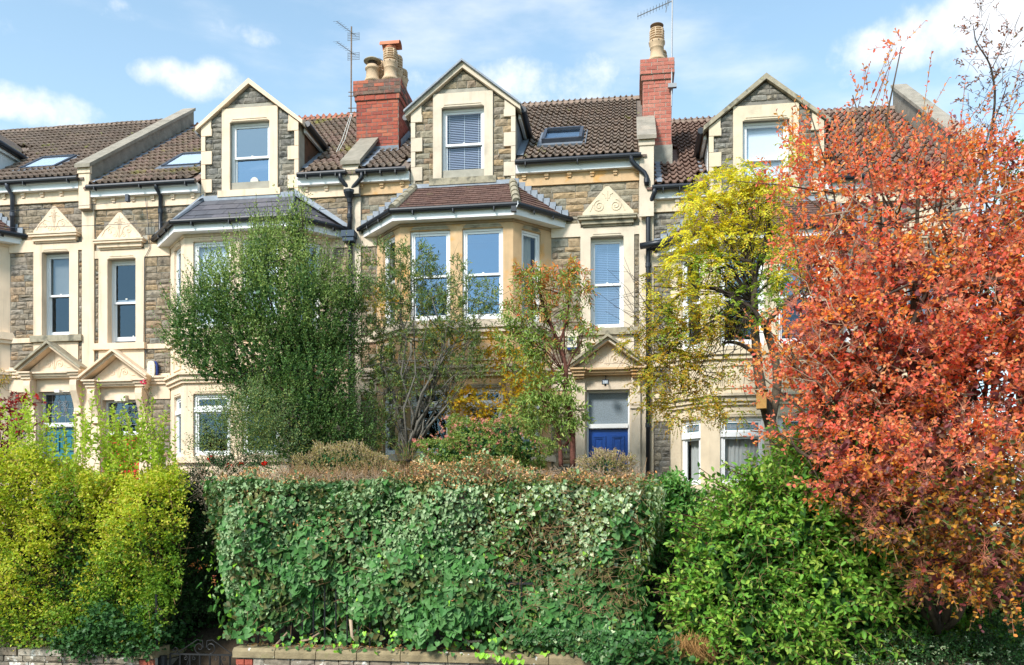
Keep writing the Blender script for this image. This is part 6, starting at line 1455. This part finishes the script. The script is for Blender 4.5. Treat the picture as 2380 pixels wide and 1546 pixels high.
shoot_plant(T2, [B_(462, 1312, 14, 5, -5.9), B_(500, 1350, 8, 5, -5.9)], 10, .08, 4, .04, 'leaf_smoke', 'oval', .5, 60, -.5, .2, .2, 1, stem='barkdark')

# 3 evergreen tree in front of the slate bay
T = plant('evergreen_tree', 'dense dark green small leaved tree covering the slate roofed bay', 'tree', P(720, 1090, -2.4))
bl = [B_(650, 640, 60, 110, -2.4), B_(685, 540, 24, 70, -2.4), B_(605, 600, 30, 60, -2.5), B_(660, 720, 110, 120, -2.4), B_(560, 700, 70, 110, -2.6), B_(500, 690, 40, 70, -2.7), B_(470, 770, 62, 80, -2.6), B_(440, 780, 40, 70, -2.7), B_(720, 760, 90, 130, -2.3), B_(770, 760, 60, 130, -2.1), B_(600, 830, 110, 90, -2.5), B_(720, 900, 110, 120, -2.3), B_(520, 850, 80, 50, -2.6), B_(680, 1000, 120, 90, -2.4), B_(780, 1010, 90, 80, -2.2), B_(820, 680, 26, 60, -2.1), B_(590, 925, 60, 45, -2.6)]
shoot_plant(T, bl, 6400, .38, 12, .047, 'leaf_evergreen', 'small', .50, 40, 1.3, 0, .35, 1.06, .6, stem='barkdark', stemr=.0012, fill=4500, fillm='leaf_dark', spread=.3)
# long free leaders along the outline
o_ = np.array([P(px+random.gauss(0, 9), py+random.gauss(0, 12), -2.5) for (px, py) in ((690, 560), (690, 570), (640, 560), (600, 560), (560, 590), (530, 610), (590, 545), (480, 640), (440, 700), (420, 720), (730, 600), (770, 640), (800, 640), (660, 545), (410, 800), (620, 560), (700, 540), (835, 680)) for _ in range(6)])
d = nrm(np.c_[RNG.normal(size=len(o_))*.22, RNG.normal(size=len(o_))*.15, np.ones(len(o_))]); p, A, N_, S, sg_ = shoots(o_, d, .35+.4*RNG.random(len(o_)), 22, 42, 0, .044, .3); leaf_mesh('leaders', 'leaf_evergreen', p, A, N_, S, .5, 'small', T)
for a, b in sg_: stems_mesh('leader_stems', 'barkdark', a, b, .005, .003, T)
branches('trunk', 'barkdark', P(735, 1110, -2.4), bl, T, .07, 34, 3, seed=2)
# 4 grey green loose shrub in front of the slate bay ground floor
T = plant('loose_shrub', 'fine grey green shrub in front of the ground floor window of the red door house', 'shrub', P(560, 1090, -3.6))
bl = [B_(560, 1010, 70, 60, -3.6), B_(600, 960, 50, 60, -3.5), B_(640, 1030, 60, 50, -3.4), B_(500, 1000, 35, 70, -3.8), B_(540, 1060, 90, 40, -3.7)]
shoot_plant(T, bl, 760, .34, 12, .036, 'leaf_olive', 'small', .6, 55, .8, 0, .3, 1.05, stem='barkgrey', stemr=.001)
T2 = plant('rose_bush', 'scattered red roses showing above the left end of the ivy hedge', 'rose', P(540, 1085, -5.0))
for (px, py, r_) in ((489, 1065, 5), (614, 1078, 3), (470, 1100, 3), (533, 1085, 6), (560, 1082, 5)):
    bl = [B_(px, py, r_, r_, -5.0)]; p_, d = sample(bl, 26, .3, 1, .2); leaf_mesh('flower', 'flower_red', p_, d, RNG.normal(size=d.shape), .03, .9, 'round', T2)
bl = [B_(540, 1085, 80, 16, -5.0)]; shoot_plant(T2, bl, 260, .16, 6, .03, 'leaf_dark', 'oval', .6, 55, .6, stem='barkdark')

# 5 olive leaved multi stemmed shrub before the ochre bay
T = plant('olive_leaved_shrub', 'sparse grey green shrub with many bare grey stems before the ochre bay', 'shrub', P(970, 1080, -1.9))
bl = [B_(880, 600, 34, 34, -1.9), B_(960, 620, 44, 44, -1.9), B_(930, 670, 50, 40, -1.8), B_(1000, 660, 46, 34, -1.9), B_(1090, 680, 50, 30, -2.1), B_(1130, 690, 30, 22, -2.1), B_(1060, 620, 20, 16, -2.1), B_(890, 720, 60, 60, -1.8), B_(1000, 740, 80, 50, -1.9), B_(1090, 740, 50, 40, -2.0), B_(870, 820, 44, 60, -1.7), B_(950, 830, 70, 40, -1.8), B_(1060, 810, 70, 40, -1.9), B_(900, 920, 50, 50, -1.8), B_(1010, 900, 60, 36, -1.9), B_(880, 1010, 50, 60, -1.8), B_(1100, 860, 40, 30, -1.9)]
shoot_plant(T, bl, 1350, .20, 11, .075, 'leaf_olive', 'narrow', .32, 48, .9, 0, .25, 1.05, .3, stem='barkgrey', stemr=.0015, spread=.5)
branches('stems', 'barkgrey', P(950, 1075, -1.9), bl, T, .035, 26, 5, seed=8, wob=.3)
rand_twigs('twigs', 'barkgrey', bl, T, 500, .34, .003)
T2 = plant('yellow_maple', 'yellowing maple leaves drooping between the olive shrub and the red stemmed tree', 'tree', P(1190, 1070, -1.5))
bl = [B_(1210, 850, 55, 36, -1.5), B_(1100, 930, 60, 30, -1.6), B_(1160, 800, 50, 30, -1.5), B_(1070, 930, 40, 25, -1.6), B_(1240, 890, 40, 30, -1.5), B_(1120, 975, 40, 18, -1.6), B_(1190, 930, 50, 26, -1.6), B_(890, 700, 40, 16, -1.3), B_(1030, 780, 60, 26, -1.4)]
shoot_plant(T2, bl, 520, .22, 6, .075, 'leaf_yellowmaple', 'maple', .9, 70, -.1, .35, .2, 1, .3, stem='barkgrey')
branches('trunk', 'barkgrey', P(1190, 1075, -1.5), bl, T2, .022, 14, 2, seed=4)

# 6 slender red stemmed tree with drooping leaves
T = plant('red_stemmed_tree', 'slender tree with two dark red stems and drooping orange tipped leaves', 'tree', P(1320, 1075, -2.6))
bl = [B_(1235, 655, 34, 34, -2.6), B_(1250, 690, 26, 26, -2.6), B_(1320, 625, 36, 22, -2.6), B_(1335, 665, 34, 34, -2.6), B_(1205, 725, 34, 24, -2.7), B_(1240, 745, 30, 20, -2.6), B_(1310, 720, 30, 26, -2.6), B_(1195, 785, 40, 24, -2.7), B_(1250, 800, 44, 26, -2.6), B_(1230, 840, 44, 22, -2.6), B_(1290, 905, 54, 30, -2.7), B_(1255, 950, 54, 34, -2.7), B_(1310, 955, 50, 30, -2.7), B_(1215, 955, 30, 26, -2.7), B_(1355, 785, 26, 30, -2.5), B_(1290, 985, 40, 20, -2.6)]
shoot_plant(T, bl, 640, .20, 10, .10, 'leaf_rowan', 'narrow', .30, 62, .1, .55, .2, 1.0, .3, stem='barkred', jit=.2)
def limb(t, pts, r, m, Y, nm='trunk'):
    q_ = [Vector(P(a, b, Y)) for a, b in pts]; n_ = len(q_)
    # smooth through the points
    out = []; rr = []
    for i in range(n_-1):
        p0, p1, p2, p3 = q_[max(i-1, 0)], q_[i], q_[i+1], q_[min(i+2, n_-1)]
        for k in range(4):
            s_ = k/4; out.append(.5*((2*p1)+(p2-p0)*s_+(2*p0-5*p1+4*p2-p3)*s_*s_+(3*p1-p0-3*p2+p3)*s_**3)); rr.append(r[0]+(r[1]-r[0])*(i+s_)/(n_-1))
    out.append(q_[-1]); rr.append(r[1]); return MB().tube(out, rr, 8).build(nm, m, t, True)
limb(T, [(1332, 1085), (1328, 980), (1312, 930), (1316, 860), (1300, 800), (1275, 745), (1258, 690), (1250, 650)], (.05, .010), 'barkred', -2.6)
limb(T, [(1304, 1085), (1298, 1010), (1275, 960), (1262, 930), (1255, 905)], (.038, .012), 'barkred', -2.62)
limb(T, [(1300, 800), (1318, 740), (1322, 690), (1322, 630)], (.022, .008), 'barkred', -2.6, 'limb')
limb(T, [(1312, 870), (1330, 830), (1352, 790), (1350, 750)], (.018, .006), 'barkred', -2.6, 'limb')
limb(T, [(1312, 900), (1270, 840), (1220, 800), (1200, 760)], (.02, .006), 'barkred', -2.6, 'limb')
limb(T, [(1310, 1040), (1335, 1000), (1322, 940)], (.03, .012), 'barkred', -2.6, 'limb')
branches('branches', 'barkred', P(1312, 870, -2.6), bl, T, .012, 22, 2, seed=6)

# 7 robinia with yellow leaves
T = plant('yellow_robinia', 'tree with feathery yellow leaves and a grey brown forked trunk holding the nest box', 'tree', P(1800, 1080, -3.4))
top = [B_(1690, 432, 76, 34, -3.4), B_(1760, 470, 66, 44, -3.3), B_(1650, 490, 66, 34, -3.4), B_(1610, 550, 60, 30, -3.5), B_(1700, 550, 60, 34, -3.4), B_(1780, 560, 60, 40, -3.2), B_(1745, 405, 46, 26, -3.4), B_(1580, 610, 40, 26, -3.5), B_(1670, 620, 60, 26, -3.5), B_(1830, 640, 40, 40, -3.2), B_(1610, 470, 34, 20, -3.6), B_(1800, 430, 36, 24, -3.3), B_(1850, 350, 26, 20, -3.3)]
mid_ = [B_(1560, 680, 50, 36, -3.7), B_(1610, 700, 60, 40, -3.7), B_(1530, 750, 46, 50, -3.8), B_(1600, 790, 60, 50, -3.8), B_(1660, 740, 46, 40, -3.7), B_(1560, 850, 70, 44, -3.8), B_(1520, 900, 40, 50, -3.8), B_(1620, 870, 50, 40, -3.8), B_(1580, 950, 60, 40, -3.8), B_(1650, 930, 36, 36, -3.8), B_(1700, 960, 46, 22, -3.8), B_(1470, 800, 26, 30, -3.8), B_(1510, 660, 20, 20, -3.7), B_(1700, 850, 26, 26, -3.8)]
for bl, n_, L_, nl_ in ((top, 1500, .20, 13), (mid_, 1100, .19, 12)):
    shoot_plant(T, bl, n_, L_, nl_, .056, 'leaf_robinia', 'small', .42, 62, -.25, .4, .2, 1.05, .4, stem='twigbrown', stemr=.0016, pinn=True, spread=.7, nm='foliage')
shoot_plant(T, [B_(1760, 700, 60, 60, -3.4), B_(1700, 700, 60, 40, -3.5), B_(1640, 620, 60, 40, -3.5), B_(1800, 620, 40, 60, -3.3), B_(1570, 760, 40, 50, -3.8)], 260, .18, 12, .066, 'leaf_robgreen', 'small', .42, 62, -.2, .4, .2, 1.05, .3, stem='twigbrown', stemr=.0016, pinn=True, spread=.7, nm='green_foliage')
limb(T, [(1812, 1110), (1806, 1040), (1780, 950), (1765, 880), (1757, 800), (1752, 720), (1752, 650), (1738, 590), (1745, 540), (1730, 470)], (.10, .02), 'bark', -3.4)
limb(T, [(1790, 985), (1806, 900), (1800, 830), (1782, 770), (1776, 745)], (.07, .05), 'bark', -3.35, 'limb')
limb(T, [(1778, 760), (1800, 730), (1835, 695), (1870, 660), (1880, 600)], (.045, .015), 'barkdark', -3.35, 'limb')
limb(T, [(1776, 760), (1750, 720), (1700, 690), (1660, 672), (1610, 672), (1560, 700), (1530, 740)], (.04, .010), 'barkdark', -3.5, 'limb')
limb(T, [(1752, 820), (1720, 800), (1690, 796), (1680, 805)], (.035, .015), 'barkdark', -3.5, 'limb')
limb(T, [(1748, 640), (1780, 580), (1790, 530), (1780, 470)], (.05, .015), 'barkdark', -3.35, 'limb')
limb(T, [(1745, 610), (1700, 600), (1640, 600), (1590, 615)], (.03, .008), 'barkdark', -3.5, 'limb')
limb(T, [(1738, 560), (1700, 520), (1660, 470), (1630, 440)], (.03, .008), 'barkdark', -3.4, 'limb')
branches('branches', 'barkdark', P(1750, 700, -3.4), top+mid_, T, .018, 70, 4, seed=9, wob=.2, thin=.004)
mb = MB(); rg = random.Random(12)
for i in range(26):
    a = Vector(P(rg.uniform(1540, 1600), rg.uniform(640, 920), -3.8)); e = Vector(P(rg.uniform(1400, 1500), a.z*0+rg.uniform(600, 900), -4.0)); mb.tube([a.lerp(e, k/4)+Vector((rg.gauss(0, .03), 0, .08*math.sin(math.pi*k/4)+rg.gauss(0, .03))) for k in range(5)], [.006, .005, .004, .003, .002], 4)
mb.build('bare_twigs', 'barkdark', T)
c = P(1770, 925, -3.62); t = thing('nest_box', 'small wooden nest box fixed to the trunk of the yellow robinia', 'nest box', c)
ang = R(-12); X_ = Vector((math.cos(ang), math.sin(ang), 0)); Y_ = Vector((-math.sin(ang), math.cos(ang), 0)); fb = Fr((c[0], c[1], 0), X_, -Y_)
mb = MB(); mb.prism([fb.pt(-.07, c[2]-.16, .07), fb.pt(.07, c[2]-.16, .07), fb.pt(.07, c[2]+.10, .07), fb.pt(-.07, c[2]+.10, .07)], Y_*.15); mb.build('box', 'wood', t)
mb = MB(); mb.prism([fb.pt(-.09, c[2]+.10, .11), fb.pt(.09, c[2]+.10, .11), fb.pt(.09, c[2]+.115, .11), fb.pt(-.09, c[2]+.115, .11)], Y_*.2); mb.build('roof', 'weathered', t)
MB().prism([fb.pt(.02+.02*math.cos(k*.7854), c[2]+.04+.02*math.sin(k*.7854), .0715) for k in range(8)], Y_*.002).build('entrance_hole', 'potdark', t)

# 8 bright green shrub, lower right
T = plant('bright_green_shrub', 'large bright green shrub with arching shoots in front of the pale bay', 'shrub', P(1850, 1500, -6.0))
bl = [B_(1700, 1330, 110, 130, -6.1, .6), B_(1820, 1230, 150, 130, -6.0, .7), B_(1950, 1180, 140, 140, -5.9, .7), B_(1900, 1380, 190, 150, -6.1, .7), B_(2100, 1330, 180, 160, -5.2, .6), B_(2250, 1400, 170, 140, -5.2, .6), B_(1780, 1480, 160, 90, -6.3, .5), B_(2000, 1500, 200, 90, -5.7, .5), B_(2280, 1510, 160, 70, -5.5, .5), B_(1900, 1080, 70, 70, -5.8, .5), B_(1960, 1040, 80, 60, -5.7, .5), B_(1640, 1420, 50, 60, -6.2, .4)]
shoot_plant(T, bl, 4300, .36, 9, .094, 'leaf_brightgreen', 'oval', .50, 58, .3, .15, .4, 1.06, .75, stem='twigbrown', fill=5000, fillm='leaf_dark', single=250, spread=.5)  # inner leaves take a darker green to paint in the shaded depth
sh = []; dd = []
for (a, b, k) in (((1790, 1260), (1545, 1195), 3), ((1800, 1230), (1630, 1150), 2), ((1780, 1200), (1620, 1085), 3), ((1860, 1150), (1700, 1090), 3), ((1900, 1110), (1790, 1000), 3), ((1960, 1100), (1850, 1030), 4), ((1760, 1160), (1715, 1090), 3), ((1700, 1300), (1560, 1210), 2), ((1720, 1300), (1590, 1340), 2), ((1680, 1420), (1600, 1400), 2)):
    for i in range(k):
        p0 = np.array(P(a[0]+random.gauss(0, 12), a[1]+random.gauss(0, 12), -6.3)); p1 = np.array(P(b[0]+random.gauss(0, 14), b[1]+random.gauss(0, 14), -6.5)); sh.append(p0); dd.append(p1-p0)
sh = np.array(sh); dd = np.array(dd); Ls = np.linalg.norm(dd, axis=1); p, A, N_, S, sg_ = shoots(sh, dd, Ls, 22, 55, .05, .088, .3); leaf_mesh('arching_shoots', 'leaf_brightgreen', p, A, N_, S, .5, 'oval', T)
for a, b in sg_: stems_mesh('shoot_stems', 'barkred', a, b, .006, .004, T)
branches('stems', 'bark', P(1900, 1530, -6.0), bl, T, .03, 26, 3, seed=14)

# 9 smoke bush
T = plant('smoke_bush', 'huge smoke bush with orange red autumn leaves and tan plumes at the right edge', 'tree', P(2200, 1500, -6.3))
main = [B_(2080, 560, 170, 130, -6.3, .9), B_(2240, 500, 150, 150, -6.2, .9), B_(1985, 640, 110, 105, -6.4, .7), B_(2100, 720, 210, 150, -6.5, 1.0), B_(2280, 700, 160, 170, -6.4, 1.0), B_(1975, 780, 105, 110, -6.5, .7), B_(2120, 860, 130, 90, -6.6, .9), B_(2270, 900, 170, 150, -6.6, .9), B_(1890, 860, 50, 46, -6.5, .35), B_(1925, 960, 66, 72, -6.5, .5), B_(2010, 1050, 100, 50, -7.0, .6), B_(2200, 1090, 180, 110, -7.1, .8), B_(1985, 1130, 85, 50, -7.0, .4), B_(2160, 1180, 160, 80, -7.1, .6), B_(2290, 1230, 140, 130, -7.1, .6), B_(2200, 1310, 90, 60, -7.1, .4), B_(2310, 1350, 100, 60, -7.1, .4), B_(2400, 1000, 80, 300, -6.6, .7), B_(2410, 600, 60, 250, -6.4, .7)]
airy = [B_(1850, 330, 44, 30, -6.6), B_(1860, 430, 44, 44, -6.6), B_(1845, 580, 36, 50, -6.6), B_(1800, 780, 34, 22, -6.7), B_(1800, 870, 44, 30, -6.7), B_(1850, 1010, 50, 22, -6.7), B_(2095, 105, 14, 14, -6.5), B_(2010, 215, 20, 16, -6.5), B_(2050, 160, 12, 12, -6.5), B_(1900, 450, 70, 60, -6.4), B_(1980, 400, 80, 70, -6.4), B_(2060, 380, 90, 60, -6.3), B_(2150, 360, 90, 60, -6.3), B_(1900, 330, 50, 40, -6.5), B_(1880, 640, 36, 50, -6.6), B_(1800, 420, 26, 30, -6.6), B_(2250, 400, 90, 70, -6.3), B_(1875, 540, 44, 50, -6.5), B_(2350, 420, 60, 90, -6.3), B_(1770, 900, 20, 40, -6.7), B_(1790, 840, 40, 36, -6.7), B_(1830, 1000, 60, 30, -6.7)]
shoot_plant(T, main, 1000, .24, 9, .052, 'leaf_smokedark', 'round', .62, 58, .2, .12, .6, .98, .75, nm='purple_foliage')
shoot_plant(T, main, 3900, .24, 9, .053, 'leaf_smoke', 'round', .62, 58, .35, .12, .3, 1.12, .6, stem='twigbrown', single=280, spread=.45, w=[.5, .5, .6]+[1]*(len(main)-3))
shoot_plant(T, main[3:], 2, .24, 9, .053, 'leaf_smokedark', 'round', .62, fill=2000, fillm='leaf_smokedark')  # dark inner leaves put the shade of the hollows into the colour
shoot_plant(T, airy, 760, .26, 8, .048, 'leaf_smoke', 'round', .58, 52, .5, 0, .2, 1.05, .2, stem='twigbrown', stemr=.003, spread=.4, nm='airy_foliage')
o_ = np.array([P(px+random.gauss(0, 12), py+random.gauss(0, 14), -6.4) for (px, py, k) in ((2000, 340, 2), (2050, 340, 2), (1930, 340, 2), (1990, 300, 1), (2080, 300, 2), (2150, 310, 2), (1870, 380, 2), (2230, 340, 2), (2330, 330, 3), (2010, 210, 1)) for _ in range(k)])
d = nrm(np.c_[RNG.normal(size=len(o_))*.3+.15, RNG.normal(size=len(o_))*.15, np.ones(len(o_))]); p, A, N_, S, sg_ = shoots(o_, d, .35+.5*RNG.random(len(o_)), 16, 48, 0, .045, .3); leaf_mesh('leader_foliage', 'leaf_smoke', p, A, N_, S, .55, 'round', T)
for a, b in sg_: stems_mesh('leader_stems', 'twigbrown', a, b, .005, .003, T)
branches('trunk', 'bark', P(2180, 1480, -6.2), main+airy, T, .06, 44, 4, seed=21, wob=.15)
limb(T, [(1905, 800), (1960, 700), (1990, 560), (1985, 440), (2010, 300), (2085, 110)], (.024, .002), 'barkred', -6.6, 'limb')
limb(T, [(2060, 900), (2170, 640), (2240, 560), (2280, 380), (2300, 300)], (.028, .008), 'barkgrey', -6.7, 'limb')
limb(T, [(2380, 660), (2260, 640), (2180, 600), (2160, 560)], (.03, .01), 'barkgrey', -7.0, 'limb')
limb(T, [(2180, 600), (2130, 650), (2050, 690), (2000, 710)], (.018, .006), 'barkgrey', -7.0, 'limb')
mb = MB(); rg = random.Random(77)
for i in range(46):
    px_0, py_0 = rg.uniform(1900, 2360), rg.uniform(450, 1050); a = Vector(P(px_0, py_0, -7.0)); dx, dy = rg.uniform(-1, 1), rg.uniform(-.5, 1)
    b = a+Vector((dx, rg.uniform(-.3, .2), .25+dy*.5)).normalized()*rg.uniform(.3, .9); pts = [a.lerp(b, k/5)+Vector((rg.gauss(0, .025), rg.gauss(0, .02), rg.gauss(0, .025))) for k in range(6)]
    mb.tube(pts, [.009*(1-.75*k/5) for k in range(6)], 5); mb.tube([pts[3], pts[3]+Vector((rg.gauss(0, .12), 0, rg.uniform(.02, .2)))], [.004, .002], 4); mb.tube([pts[2], pts[2]+Vector((rg.gauss(0, .14), 0, rg.uniform(.0, .16)))], [.004, .002], 4)
mb.build('bare_twigs', 'twigpale', T)
# wispy seed plumes
p0, d0 = sample(main, 520, .9, 1.08, .9); k_ = 24; p_ = np.repeat(p0, k_, 0); dv = nrm(np.repeat(d0, k_, 0)*.5+RNG.normal(size=p_.shape)*.8+np.array([0, -.2, .2])); stems_mesh('seed_plume', 'plume', p_, p_+dv*(.05+.11*RNG.random((len(p_), 1))), .0012, .0012, T)
# 10 thin sapling
T = plant('thin_sapling', 'thin sapling with sparse dull red leaves rising above the smoke bush into the cloud', 'tree', P(2330, 520, -5.6))
limb(T, [(2270, 560), (2290, 400), (2305, 300), (2312, 220), (2300, 150), (2270, 100), (2262, 60)], (.022, .004), 'barkdark', -5.6)
limb(T, [(2305, 300), (2330, 230), (2345, 180)], (.008, .003), 'barkdark', -5.6, 'limb'); limb(T, [(2300, 170), (2330, 110), (2345, 70)], (.006, .002), 'barkdark', -5.6, 'limb'); limb(T, [(2270, 100), (2290, 60), (2300, 30)], (.005, .002), 'barkdark', -5.6, 'limb')
bl = [B_(2290, 150, 50, 60, -5.6), B_(2330, 110, 40, 40, -5.6), B_(2300, 230, 50, 60, -5.6), B_(2280, 320, 50, 50, -5.6), B_(2290, 40, 30, 30, -5.6), B_(2340, 200, 26, 60, -5.6), B_(2270, 60, 20, 40, -5.6)]
shoot_plant(T, bl, 110, .16, 6, .045, 'sapleaf', 'oval', .5, 50, .5, .1, .1, 1.0, .1, stem='barkdark', stemr=.0025); rand_twigs('twigs', 'barkdark', bl, T, 90, .28, .003)
T = plant('green_tree', 'green crown showing at the far right edge above the smoke bush', 'tree', P(2400, 900, -3.0))
bl = [B_(2385, 420, 46, 110, -3.0, .6), B_(2400, 620, 80, 160, -3.0, .8), B_(2330, 700, 60, 80, -3.0, .6)]; shoot_plant(T, bl, 700, .26, 9, .06, 'leaf_laurel', 'oval', .5, 52, .4, .1, .4, 1); branches('trunk', 'bark', P(2400, 1100, -3.0), bl, T, .07, 12, 2, seed=31)

# 11 laurel, conifer, dried grass, bergenia, variegated ground plant
T = plant('laurel_bush', 'glossy green laurel beside the black downpipe right of the ivy hedge', 'shrub', P(1550, 1330, -5.0))
bl = [B_(1550, 1190, 66, 76, -5.0, .5), B_(1520, 1270, 50, 60, -5.1, .4), B_(1600, 1250, 50, 80, -5.0, .4), B_(1490, 1210, 30, 50, -5.1, .3)]
shoot_plant(T, bl, 1100, .20, 8, .095, 'leaf_laurel', 'oval', .38, 62, .1, .35, .5, 1, .7, stem='twigbrown', fill=1800, fillm='leaf_dark'); branches('stems', 'bark', P(1550, 1360, -5.0), bl, T, .02, 10, 2, seed=33)
T = plant('dark_conifer', 'low dark fine leaved shrub in the shade under the laurel', 'shrub', P(1550, 1480, -5.4))
bl = [B_(1550, 1370, 70, 60, -5.4, .4), B_(1520, 1440, 60, 50, -5.5, .3), B_(1600, 1420, 50, 60, -5.4, .4)]
shoot_plant(T, bl, 1500, .18, 9, .026, 'leaf_dark', 'narrow', .3, 45, .7, 0, .4, 1, stem='barkdark', fill=1200); branches('stems', 'barkdark', P(1550, 1490, -5.4), bl, T, .015, 8, 2, seed=34)
T = plant('dried_grass', 'tuft of dried brown grass at the foot of the bright green shrub', 'grass', P(1600, 1530, -6.5))
n = 420; o_ = np.array([P(1600+random.gauss(0, 22), 1530+random.uniform(-14, 14), -6.55) for _ in range(n)]); d = nrm(np.c_[RNG.normal(size=n)*.8, RNG.normal(size=n)*.4-.2, .5+RNG.random(n)]); A_ = o_; B2 = o_+d*(.12+.16*RNG.random((n, 1))); stems_mesh('blades', 'dry_grass', A_, B2, .004, .003, T); stems_mesh('blade_tips', 'dry_grass', B2, B2+d*np.array([1, 1, -.6])*.15, .003, .001, T)
T = plant('bergenia_clump', 'large round leaved dark green clump at the bottom, left of the dried grass', 'plant', P(1530, 1540, -6.5))
bl = [B_(1510, 1520, 60, 28, -6.6, .15), B_(1560, 1535, 40, 20, -6.6, .15), B_(1450, 1535, 40, 14, -6.65, .1)]; shoot_plant(T, bl, 150, .09, 3, .085, 'leaf_ivydark', 'round', .8, 60, .5, .1, .4, 1, stem='twigbrown', single=40)
T = plant('variegated_shrub', 'green and cream variegated ground shrub along the bottom right corner', 'shrub', P(2200, 1560, -6.9))
bl = [B_(2060, 1520, 120, 34, -6.4, .25), B_(2250, 1525, 140, 30, -6.4, .25), B_(1930, 1540, 90, 20, -6.4, .2), B_(2340, 1490, 60, 50, -6.3, .25)]
shoot_plant(T, bl, 900, .18, 8, .042, 'leaf_dark', 'oval', .5, 55, .3, .2, .3, 1, stem='barkdark', nm='green_foliage'); shoot_plant(T, bl, 170, .16, 6, .042, 'leaf_varieg', 'oval', .5, 55, .3, .2, .6, 1, nm='cream_foliage')
# 12 clipped domes behind the ivy hedge
T = plant('pink_tipped_dome', 'rounded clipped shrub with pink leaf tips below the ochre bay', 'shrub', P(1130, 1085, -4.4))
bl = [B_(1130, 1064, 140, 84, -4.4, .8)]
shoot_plant(T, bl, 2300, .06, 5, .040, 'leaf_dome', 'oval', .6, 65, 0, 0, .86, .98, .7, fill=2600, fillm='leaf_dark', spread=.2); shoot_plant(T, [B_(1085, 1056, 104, 72, -4.44, .75), B_(1150, 1050, 90, 70, -4.4, .7)], 620, .04, 5, .034, 'leaf_pink', 'oval', .5, 50, .8, 0, .96, 1.03, .7, nm='pink_tips', cut=lambda o: o[:, 2] > P(1130, 1052, -4.4)[2]-.12*RNG.random(len(o)))
T = plant('clipped_dome', 'low tan and green clipped mound behind the left half of the ivy hedge', 'shrub', P(795, 1100, -5.0))
bl = [B_(790, 1085, 92, 44, -5.0, .5), B_(870, 1098, 50, 28, -5.0, .4)]; shoot_plant(T, bl, 1700, .09, 6, .026, 'leaf_clipped', 'oval', .6, 55, .3, 0, .8, 1, stem='twigpale', fill=1200, fillm='leaf_dark')
T = plant('clipped_dome', 'small twiggy brown mound at the right end of the ivy hedge before the blue door', 'shrub', P(1405, 1100, -5.6))
bl = [B_(1408, 1092, 58, 34, -5.6, .35)]; shoot_plant(T, bl, 600, .09, 5, .026, 'leaf_clipped', 'oval', .6, 55, .4, 0, .75, 1, stem='twigpale', fill=300, fillm='leaf_dark'); rand_twigs('twigs', 'twigpale', bl, T, 380, .07, .003, .8, 1.0)
T = plant('fern', 'bright green fern fronds between the ivy hedge and the pink tipped dome', 'fern', P(945, 1085, -4.3))
bl = [B_(945, 1072, 34, 10, -4.3, .2)]; shoot_plant(T, bl, 46, .30, 16, .035, 'leaf_fern', 'narrow', .3, 70, .8, .3, .1, .8, .1, pinn=True, stem='twigbrown')
# 13 left edge: red japanese maple, yellow sprig
T = plant('red_maple', 'small dark red maple at the left edge in front of the brown stone', 'tree', P(10, 1080, -4.0))
bl = [B_(30, 935, 40, 16, -4.0), B_(70, 925, 30, 10, -4.0), B_(20, 975, 34, 30, -4.0), B_(60, 990, 26, 16, -4.0), B_(5, 1020, 26, 30, -4.0), B_(95, 980, 14, 6, -4.0)]
shoot_plant(T, bl, 130, .15, 5, .075, 'leaf_red', 'maple', .85, 65, -.1, .3, .1, 1, .1, stem='barkred'); branches('trunk', 'barkred', P(-5, 1090, -4.0), bl, T, .02, 9, 2, seed=41)
T = plant('yellow_sprig', 'yellow leaved branch tip entering at the left edge beside the teal door pediment', 'branch', P(2, 890, -3.5))
bl = [B_(2, 872, 14, 16, -3.5), B_(-10, 885, 14, 16, -3.5)]; shoot_plant(T, bl, 30, .12, 6, .05, 'leaf_yellowmaple', 'narrow', .3, 60, -.2, .4, .1, 1, .1, stem='barkdark')
# 14 climbing rose by the red door
T = plant('climbing_rose', 'thin climbing rose stem with one pink flower beside the red door case', 'rose', P(341, 1080, -.5))
limb(T, [(345, 1080), (348, 1010), (338, 960), (345, 925), (334, 900), (340, 880)], (.008, .004), 'barkdark', -.5, 'stem')
bl = [B_(345, 930, 14, 20, -.5), B_(340, 960, 14, 20, -.5), B_(345, 990, 16, 24, -.5)]; shoot_plant(T, bl, 34, .10, 5, .04, 'leaf_dark', 'oval', .6, 60, 0, .1, .1, 1, .1, stem='barkdark')
p_, d = sample([B_(334, 888, 4, 4, -.5)], 22, .2, 1, .1); leaf_mesh('flower', 'flower_pink', p_, d, RNG.normal(size=d.shape), .035, .9, 'round', T)
# lawn and low growth behind the railings
n = 22000; gx = -4.2+4.6*RNG.random(n); gy = -6.0+1.3*RNG.random(n); gz_ = .55+1.75*np.clip((gy+6.15)/6.2*1.5, 0, 1)**.8
o_ = np.c_[gx, gy, gz_-.04]; d = nrm(np.c_[RNG.normal(size=n)*.4, RNG.normal(size=n)*.4, np.ones(n)]); ob = leaf_mesh('ground_cover', 'leaf_fern', o_, d, RNG.normal(size=o_.shape), .06, .3, 'small', None); tag(ob, kind='stuff')

# trees on the far side of the street, mirrored in the window panes
bl = [(np.array([x, -44+RNG.normal()*2, z]), np.array([3.2, 2.6, 2.8])) for x in np.arange(-40, 36, 4.6) for z in (3.0+RNG.random()*1.2, 6.2+RNG.random()*2.4)]
o, d = sample(bl, 15000, .5, 1, 0); ob = leaf_mesh('tree_line', 'leaf_dark', o, RNG.normal(size=o.shape), RNG.normal(size=o.shape), .55, .6, 'oval', None); tag(ob, 'dark trees across the street mirrored in the ground floor window panes', None, None, 'stuff')
